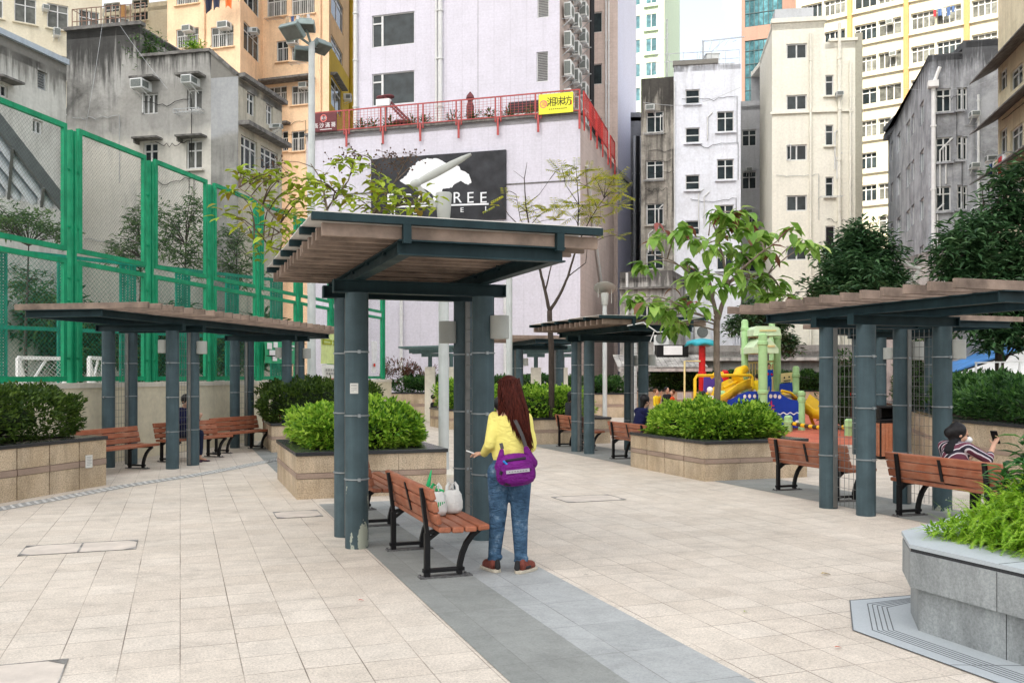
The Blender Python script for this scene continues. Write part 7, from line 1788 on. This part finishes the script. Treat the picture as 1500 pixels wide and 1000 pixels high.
# purple shoulder bag
MAG=cloth('purple_nylon',(.15,.012,.17),.45,14,.8,.2); GREYS=pmat('grey_reflective_strip',(.4,.38,.42),.4,.2); 
bt=thing('shoulder_bag','bright purple nylon messenger bag hanging at the woman’s back','bag',W_.location+rzv(.035,-.135,math.radians(4)),math.radians(4)); bt['label']='bright purple nylon messenger bag with a grey strip, on the standing woman in yellow'
m=MB()
def sup(cx,cz,wx,hz,y,th,name,mat,par,n=24,p=3.0,tilt=0,vox=None):
    m=MB(); rings=[]
    for k,(f,yy) in enumerate(((.2,y+th*.5),(.8,y+th*.47),(1,y+th*.2),(1,y-th*.2),(.86,y-th*.45),(.25,y-th*.52))):
        rings.append(len(m.v))
        for j in range(n):
            a=2*PI*j/n; c_,s_=math.cos(a),math.sin(a); r=(abs(c_)**p+abs(s_)**p)**(-1/p); xx,zz=c_*r*wx*f,s_*r*hz*f
            xx*=1-.1*(zz/hz if hz else 0); m.v.append(Vector((cx+xx*math.cos(tilt)-zz*math.sin(tilt),yy,cz+xx*math.sin(tilt)+zz*math.cos(tilt))))
    for i in range(5):
        for j in range(n): m.face((rings[i]+j,rings[i]+(j+1)%n,rings[i+1]+(j+1)%n,rings[i+1]+j))
    m.face([rings[0]+j for j in range(n)][::-1]); m.face([rings[-1]+j for j in range(n)]); return m.build(name,mat,par,'all')
sup(0,.85,.156,.13,0,.12,'bag_body',MAG,bt,tilt=.08)
fl=sup(.012,.835,.138,.09,-.062,.055,'front_pocket',MAG,bt,tilt=.08)
m=MB(); m.bar((-.08,-.092,.838),(.105,-.09,.856),.012,.026); m.build('reflective_strip',GREYS,fl)
m=MB(); [m.bar((-.06+.022*i,-.0995,.841+.002*i),(-.048+.022*i,-.0995,.842+.002*i),.002,.007) for i in range(7)]; m.build('strip_print',pmat('dark_strip_print',(.15,.14,.16),.5),fl)
m=MB(); m.cap((-.075,-.05,.925),(.07,-.05,.945),.013,.013); m.build('top_opening',pmat('dark_lining',(.03,.02,.035),.8),bt,'all')
m=MB(); m.bar((-.118,-.075,.82),(-.112,-.08,.845),.03,.02); m.bar((.118,-.07,.84),(.122,-.075,.865),.03,.02); m.bar((-.07,-.06,.74),(-.065,-.07,.78),.03,.02); m.bar((.115,-.06,.78),(.12,-.07,.845),.016,.006); m.bar((-.1,-.05,.735),(-.04,-.05,.73),.012,.006); m.build('buckles',BLKR,bt)
m=MB(); m.cap((-.125,-.005,.87),(-.11,0,1.0),(.045,.035),(.018,.012)); m.build('bag_wing',MAG,bt,'all'); m=MB(); m.cap((.125,-.005,.9),(.085,0,1.02),(.055,.035),(.02,.012)); m.build('bag_wing',MAG,bt,'all')
m=MB(); m.tube([(.085,.0,1.025),(.055,.0,1.12),(.01,.02,1.22),(-.03,.07,1.31)],[(.014,.004)]*4,8); m.tube([(-.105,.0,1.015),(-.115,.02,1.06)],[(.014,.004)]*2,8); m.build('strap',pmat('grey_webbing',(.07,.065,.065),.8),bt,True)
t=thing('pen_bottle','small blue and white bottle tucked in the purple bag opening','bottle',bt.location+rzv(-.075,-.075,0)+Vector((0,0,.905)),0); m=MB(); m.cap((-.018,0,.018),(.01,-.004,-.008),.009,.009,10); m.build('bottle_body',pmat('blue_plastic',(.02,.2,.55),.3),t,True); m=MB(); m.cap((.013,-.004,-.011),(.022,-.005,-.019),.009,.008,10); m.build('cap',M['white'],t,True)

# ---- generic seated person. local frame: seat edge towards +x (as bench), sits at origin y=0, bench back at x=0
def seated(label,loc,rz,top,legs,hair,lean=0.0,face=(1,0,-.25),arms='phone',cover=None,barefoot=False,s=1.0,bun=False,hairlen=0,tk=1.0,vox=.012,legm=None,feet=True,twist=0):
    t=thing('person',label,'person',loc,rz); pel=Vector((.22,0,.52)); ch=Vector((.16+lean,0,.84)); nk=Vector((.17+lean*1.3,0,1.0)); hd=Vector((.19+lean*1.6,0,1.12))
    kn=[Vector((.6,y*.09,.52)) for y in (-1,1)]; an=[Vector((.58,y*.1,.1)) for y in (-1,1)]
    sh=[Vector((ch.x+.005,y*.165,.945)) for y in (-1,1)]; el=[Vector((ch.x+.1,y*.22,.72)) for y in (-1,1)]
    if arms=='phone': wr=[Vector((ch.x+.33,-.1,.83)),Vector((ch.x+.3,.1,.8))]
    elif arms=='up': wr=[Vector((ch.x+.33,-.2,.98)),Vector((ch.x+.28,.08,.74))]; el[0]=Vector((ch.x+.2,-.25,.78))
    else: wr=[Vector((ch.x+.3,-.1,.6)),Vector((ch.x+.3,.1,.6))]
    def q_(v): v.z=.52+(v.z-.52)*tk if v.z>.6 else v.z
    for v in [ch,nk,hd]+sh+el+wr: q_(v)
    m=MB(); m.cap(pel,ch,(.1,.13),(.09,.14),16); m.cap(ch,nk,.06,.045); m.cap(nk,hd,.045,.045); head(m,hd,face)
    for i in (0,1):
        m.cap(pel+Vector((.03,(-1,1)[i]*.09,0)),kn[i],.07,.052); m.cap(kn[i],an[i],.052,.036); m.cap(sh[i],el[i],.044,.036); m.cap(el[i],wr[i],.035,.024)
        hand(m,wr[i],(.5,.05,.6) if arms!='lap' else (.8,0,-.1),(-1,0,.3) if arms!='lap' else (0,0,-1),.95,.8,.2,(1,-1)[i])
        m.cap(an[i]+Vector((-.02,0,-.05)),an[i]+Vector((.14,0,-.07)),.032,.026)
    skinbody('body',m,SKIN,t,vox*.75,3); eyes(t,hd,face)
    m=MB(); m.cap(pel+Vector((-.02,0,.02)),ch,(.12,.16),(.11,.16),18); m.cap(sh[0]+Vector((0,.03,0)),sh[1]-Vector((0,.03,0)),.065,.065); m.cap(ch,nk+Vector((0,0,-.03)),.09,.06)
    for i in (0,1): m.cap(sh[i],el[i],.062,.052,14); m.cap(el[i],el[i].lerp(wr[i],.8 if arms!='up' else .35),.05,.04,14)
    skinbody('top',m,top,t,vox,4)
    m=MB()
    for i in (0,1): m.cap(pel+Vector((.02,(-1,1)[i]*.09,-.01)),kn[i],.092,.07,14); m.cap(kn[i],an[i]+Vector((0,0,.05)),.066,.055,14)
    m.cap(pel-Vector((.02,0,.03)),pel+Vector((0,0,.05)),.13,.13,16); skinbody('trousers',m,legs,t,vox,3)
    m=MB(); f=Vector(face).normalized(); m.ell(hd-f*.018+Vector((0,0,.035)),(.095,.095,.1),18,12)
    if hairlen: m.cap(hd-f*.05,hd-f*.08-Vector((0,0,hairlen)),.06,.04)
    if bun: m.ell(hd-f*.09+Vector((0,0,.0)),(.07,.07,.065),14,10); m.ell(hd-f*.04+Vector((0,0,-.06)),(.07,.07,.05),14,8)
    o=m.build('hair',hair,t,'all'); remesh(o,.012,5)
    if not barefoot:
        m=MB()
        for a in an: m.cap(a+Vector((-.02,0,-.055)),a+Vector((.15,0,-.06)),.042,.036)
        m.build('shoes',BLKR,t,'all')
    return t,hd,wr
NAVY=cloth('navy_cloth',(.012,.015,.06),.8); BLKC=cloth('black_cloth',(.02,.02,.024),.85); DGREY=cloth('charcoal_cloth',(.035,.037,.042),.85)
def stripes():
    t=NT('burgundy_white_stripes'); g=t.new('ShaderNodeTexCoord'); w=t.new('ShaderNodeTexWave'); w.bands_direction='DIAGONAL'; w.inputs['Scale'].default_value=4.2; w.inputs['Distortion'].default_value=1.2; t.link(g.outputs['Object'],w.inputs[0])
    col=t.ramp(w.outputs['Fac'],[(.0,(.14,.045,.07)),(.5,(.62,.58,.62)),(.8,(.035,.03,.045))],'CONSTANT'); return t.set(col,.85,0,.2)
STR=stripes()
def on_bench(o,rz,y): return Vector(o)+rzv(0,y,rz)
b=S(7.66,6.95); t,hd_,wr_=seated('woman with black hair bun and striped top looking at her phone on the right bench',on_bench(b,TH,.78),TH,STR,BLKC,BHAIR,lean=.04,face=(.9,-.45,-.25),arms='up',bun=True,hairlen=0,tk=.74)
m=MB(); m.cap(hd_+Vector((.07,-.05,-.055)),hd_+Vector((.085,-.04,-.06)),(.04,.05),(.035,.04)); m.build('face_mask',M['white'],t,'all')
m=MB(); m.cap(Vector((.16,0,.8)),Vector((.2,0,.88)),(.08,.09),(.06,.07)); m.build('scarf',BLKC,t,'all')
ph=thing('mobile_phone','black phone held up by the woman in the striped top','phone',on_bench(b,TH,.78)+rzv(.04+.16+.37,-.18,TH)+Vector((0,0,.94)),TH+.2); m=MB(); m.obox((0,0,0),(.012,.078,.155),0,0,-.45); m.build('case',M['black'],ph,bevel=.004); m=MB(); m.obox((-.007,0,.003),(.001,.07,.142),0,0,-.45); m.build('screen',M['glass'],ph)
t=thing('white_bag','white cloth bag lying on the seat beside the woman in stripes','bag',on_bench(b,TH,1.2)+rzv(.22,0,TH)+Vector((0,0,.43)),TH); m=MB(); m.ell((0,0,.035),(.09,.2,.04),16,8); m.ell((.02,.1,.05),(.06,.08,.04),12,8); m.build('bag_body',BAG,t,'all')
b=S(7.78,14.55); seated('woman in navy with a ponytail sitting before the lime hedge, facing right',on_bench(b,TH,.72),TH,NAVY,cloth('pale_grey_cloth',(.5,.55,.58)),BHAIR,lean=.1,face=(.95,.1,-.35),arms='phone',hairlen=.16)
b=S(8.0,17.75); seated('person in charcoal sitting on the bench beyond the middle shelter columns',on_bench(b,TH,1.15),TH,DGREY,BLKC,BHAIR,lean=.02,face=(.9,.3,-.3),arms='lap',hairlen=.1)
b=Vector((-6.62,16.95,0)); ra=math.radians(-24); seated('barefoot person in navy hidden behind the left shelter columns',on_bench(b,ra,.5),ra,NAVY,cloth('dark_blue_trousers',(.015,.02,.045)),BHAIR,lean=.1,face=(.95,0,-.4),arms='phone',barefoot=True,hairlen=.05)
q=on_bench(b,ra,.5)+rzv(.62,0,ra); t=thing('slippers','dark slippers under the bare feet by the left shelter','slippers',q,ra)
for sy in (-.1,.1): m=MB(); m.cap((0,sy,.015),(.16,sy,.015),(.014,.045),(.014,.04)); m.build('slipper',pmat('plum_slipper',(.06,.03,.06)),t,'all')
# persons farther off
def standing(label,loc,rz,h,top,legs,hair,face=(0,-1,0),armup=False,crouch=False,hat=None,vox=.02,bottom=True):
    k=h/1.6; t=thing('person',label,'person',loc,rz); hipz=.8*k if not crouch else .3*k; chz=hipz+.38*k; hz=chz+.3*k; V=lambda x,y,z: Vector((x,y,z))
    m=MB(); m.cap(V(0,0,hipz),V(0,0,chz),(.12*k,.09*k),(.14*k,.09*k)); head(m,V(0,0,hz),face,k*(1.0 if h>1.3 else 1.25)); m.cap(V(0,0,chz),V(0,0,hz-.05*k),.05*k,.045*k)
    for s in (-1,1):
        kn=V(s*.09*k,-.02,.44*k) if not crouch else V(s*.12*k,-.3*k,.42*k); an=V(s*.1*k,0,.07*k) if not crouch else V(s*.12*k,-.22*k,.07*k)
        el=V(s*.22*k,-.03*k,chz-.2*k); wr=V(s*.24*k,-.12*k,chz-.42*k) if not (armup and s>0) else V(s*.1*k,-.2*k,hz-.05*k)
        m.cap(V(s*.08*k,0,hipz),kn,.075*k,.055*k); m.cap(kn,an,.055*k,.038*k); m.cap(V(s*.15*k,0,chz+.06*k),el,.045*k,.038*k); m.cap(el,wr,.036*k,.025*k); hand(m,wr,(wr-el),(0,-1,0),k,.5); m.cap(an-V(0,0,.03*k),an+V(0,-.12*k,-.03*k),.04*k,.035*k)
    skinbody('body',m,SKIN,t,vox*.6,2)
    m=MB(); m.cap(V(0,0,hipz),V(0,0,chz),(.15*k,.12*k),(.165*k,.12*k),16); m.cap(V(-.13*k,0,chz+.07*k),V(.13*k,0,chz+.07*k),.065*k,.065*k)
    for s in (-1,1):
        el=V(s*.22*k,-.03*k,chz-.2*k); wr=V(s*.24*k,-.12*k,chz-.42*k) if not (armup and s>0) else V(s*.1*k,-.2*k,hz-.05*k); m.cap(V(s*.15*k,0,chz+.06*k),el,.062*k,.052*k); m.cap(el,el.lerp(wr,.75),.05*k,.042*k)
    skinbody('top',m,top,t,vox,3)
    m=MB()
    for s in (-1,1):
        kn=V(s*.09*k,-.02,.44*k) if not crouch else V(s*.12*k,-.3*k,.42*k); an=V(s*.1*k,0,.07*k) if not crouch else V(s*.12*k,-.22*k,.07*k); m.cap(V(s*.08*k,0,hipz),kn,.1*k,.075*k); m.cap(kn,an+V(0,0,.03),.072*k,.055*k)
    skinbody('trousers',m,legs,t,vox,3)
    m=MB(); f=Vector(face).normalized(); kk=k*(1.0 if h>1.3 else 1.25); m.ell(V(0,0,hz)-f*.022*kk+V(0,0,.035*kk),(.093*kk,.093*kk,.095*kk),14,10); o=m.build('hat' if hat else 'hair',hat or hair,t,True)
    return t
KR=cloth('bright_red_cloth',(.6,.02,.02)); KB=cloth('bright_blue_cloth',(.01,.07,.42)); KY=cloth('yellow_cloth',(.8,.6,.03)); KO=cloth('orange_red_cloth',(.75,.1,.03)); KW=cloth('white_cloth',(.75,.75,.77)); KG=cloth('light_checked_cloth',(.5,.48,.46)); GHAIR=pmat('brown_hair',(.12,.05,.02),.5)
z0=1.03
t=standing('child in a red and blue top standing on the play deck between green posts',Vector((at(1126,28.0)[0],28.0,z0)),.3,1.02-.1,KB,KB,BHAIR,face=(-.3,-1,0),armup=True); m=MB(); m.cap((-.09,0,.62),(.09,0,.62),.065,.065); m.cap((-.11,0,.6),(-.13,-.02,.5),.04,.035); m.build('red_yoke',KR,t,'all')
standing('child in yellow seen from behind at the slide top',Vector((at(1109,28.0)[0],28.0,z0-.35)),PI,.95,KY,KW,BHAIR,face=(0,-1,0),crouch=False)
standing('child in red at the foot of the left slide',Vector((at(1030,25.8)[0],25.8,0)),.2,1.15,KR,BLKC,BHAIR,face=(.7,.7,0))
standing('child in a white cap beside the child in red at the slide',Vector((at(1040,26.6)[0],26.6,0)),.5,1.25,KW,DGREY,BHAIR,face=(.6,.6,0),hat=KW)
standing('child in yellow at far left of the playground by the wall',Vector((at(961,30)[0],30,0)),.9,1.15,KY,KW,GHAIR,face=(-.2,-1,0),armup=True)
standing('dark haired child beside the playground wall, behind the red one',Vector((at(977,31)[0],31,0)),.2,1.2,BLKC,BLKC,BHAIR,face=(.3,-1,0))
standing('long haired child in orange red by the playground wall',Vector((at(985,30)[0],30,0)),1.2,1.12,KO,KW,GHAIR,face=(-.8,.4,0))
t=standing('adult in a pale checked shirt looking up beyond the lime hedge',Vector((at(801,25.5)[0],25.5,0)),.4,1.27,KG,DGREY,BHAIR,face=(-.75,-.3,.35))
m=MB(); m.cap((-.18,0,.92),(-.5,.05,.92),.055,.045); m.build('outstretched_sleeve',DGREY,t,'all')
standing('person in black bent forward, sitting by the distant cream post',Vector((at(635,30)[0],30,.05)),1.2,1.35,BLKC,cloth('dark_patterned_cloth',(.06,.06,.07)),BHAIR,face=(.7,-.6,-.3),crouch=True)
standing('person in navy partly hidden behind the woman in yellow',Vector((at(733,12.0)[0],12.0,0)),0,1.3,NAVY,BLKC,BHAIR,face=(0,1,0))
# ================================================================ light, sky, camera
# added off-view slabs shade the plaza; sun reaches only the far blocks
SE,SR=math.radians(38),math.radians(200)
SUNDIR=Vector((math.sin(SR)*math.cos(SE),math.cos(SR)*math.cos(SE),math.sin(SE)))
w=bpy.data.worlds.new('World'); bpy.context.scene.world=w; w.use_nodes=True; nt=w.node_tree
bg=nt.nodes['Background']; sk=nt.nodes.new('ShaderNodeTexSky'); sk.sky_type='NISHITA'; sk.sun_disc=False; sk.sun_elevation=SE; sk.sun_rotation=SR
sk.air_density=1.0; sk.dust_density=4.5; sk.ozone_density=1.0; sk.altitude=0
hs=nt.nodes.new('ShaderNodeHueSaturation'); hs.inputs['Saturation'].default_value=.5
cl=nt.nodes.new('ShaderNodeTexNoise'); tc=nt.nodes.new('ShaderNodeTexCoord'); mp=nt.nodes.new('ShaderNodeMapping'); mp.inputs['Scale'].default_value=(1,1,2.6)
nt.links.new(tc.outputs['Generated'],mp.inputs[0]); nt.links.new(mp.outputs[0],cl.inputs['Vector']); cl.inputs['Scale'].default_value=3; cl.inputs['Detail'].default_value=6
rp=nt.nodes.new('ShaderNodeValToRGB'); rp.color_ramp.elements[0].position=.45; rp.color_ramp.elements[1].position=.72; nt.links.new(cl.outputs['Fac'],rp.inputs[0])
mx=nt.nodes.new('ShaderNodeMix'); mx.data_type='RGBA'; nt.links.new(rp.outputs[0],mx.inputs[0]); nt.links.new(sk.outputs[0],hs.inputs['Color']); nt.links.new(hs.outputs[0],mx.inputs[6]); mx.inputs[7].default_value=(6.7,6.5,6.0,1)
sx=nt.nodes.new('ShaderNodeSeparateXYZ'); nt.links.new(tc.outputs['Generated'],sx.inputs[0])
er=nt.nodes.new('ShaderNodeValToRGB'); er.color_ramp.elements[0].position=.0; er.color_ramp.elements[0].color=(.5,.5,.5,1); er.color_ramp.elements[1].position=1; er.color_ramp.elements[1].color=(1,1,1,1); e3=er.color_ramp.elements.new(.3); e3.color=(.72,.72,.72,1); nt.links.new(sx.outputs[2],er.inputs[0])
ml=nt.nodes.new('ShaderNodeMix'); ml.data_type='RGBA'; ml.blend_type='MULTIPLY'; ml.inputs[0].default_value=1; nt.links.new(mx.outputs[2],ml.inputs[6]); nt.links.new(er.outputs[0],ml.inputs[7])
nt.links.new(ml.outputs[2],bg.inputs['Color']); bg.inputs['Strength'].default_value=.15
sl=bpy.data.lights.new('sun','SUN'); sl.energy=2.0; sl.angle=math.radians(.5); sl.color=(1,.89,.7); so=bpy.data.objects.new('sun',sl); C.objects.link(so); so.rotation_euler=SUNDIR.to_track_quat('Z','Y').to_euler()
hd2=Vector((SUNDIR.x,SUNDIR.y,0)).normalized(); sd2=Vector((hd2.y,-hd2.x,0))
SUN_BLOCKERS=[(-34,70,212),(28,54,214)]  # unseen slabs added to block the sun, sized to cover the plaza
for off_,wd,hh in SUN_BLOCKERS:
    c=Vector((4,25,0))+hd2*215+sd2*off_; t=thing('residential_tower','tall pale slab added unseen behind the viewer, shading the plaza'+(' on the right' if off_<0 else ' on the left'),'building',c,math.atan2(sd2.y,sd2.x)); m=MB(); m.box(-wd/2,wd/2,-12,12,0,hh); m.build('wall',W['shade'],t)
    m=MB(); m.box(-wd/2+2,wd/2-2,-10,10,hh,hh+1); m.build('roof',W['shade'],t)
cam=bpy.data.cameras.new('camera'); co=bpy.data.objects.new('camera',cam); C.objects.link(co); co.location=(0,0,EYE); co.rotation_euler=(PI/2,0,0)
cam.sensor_width=36; cam.lens=F/1500*36; cam.shift_y=50/1500; cam.clip_end=2000; cam.clip_start=.05
sc=bpy.context.scene; sc.camera=co; sc.view_settings.view_transform='Standard'; sc.view_settings.look='None'; sc.view_settings.gamma=1; sc.view_settings.exposure=EXPO
for o in list(bpy.data.objects):
    if o.name.startswith('x') and o.type=='MESH' and not o.data.polygons: bpy.data.objects.remove(o)
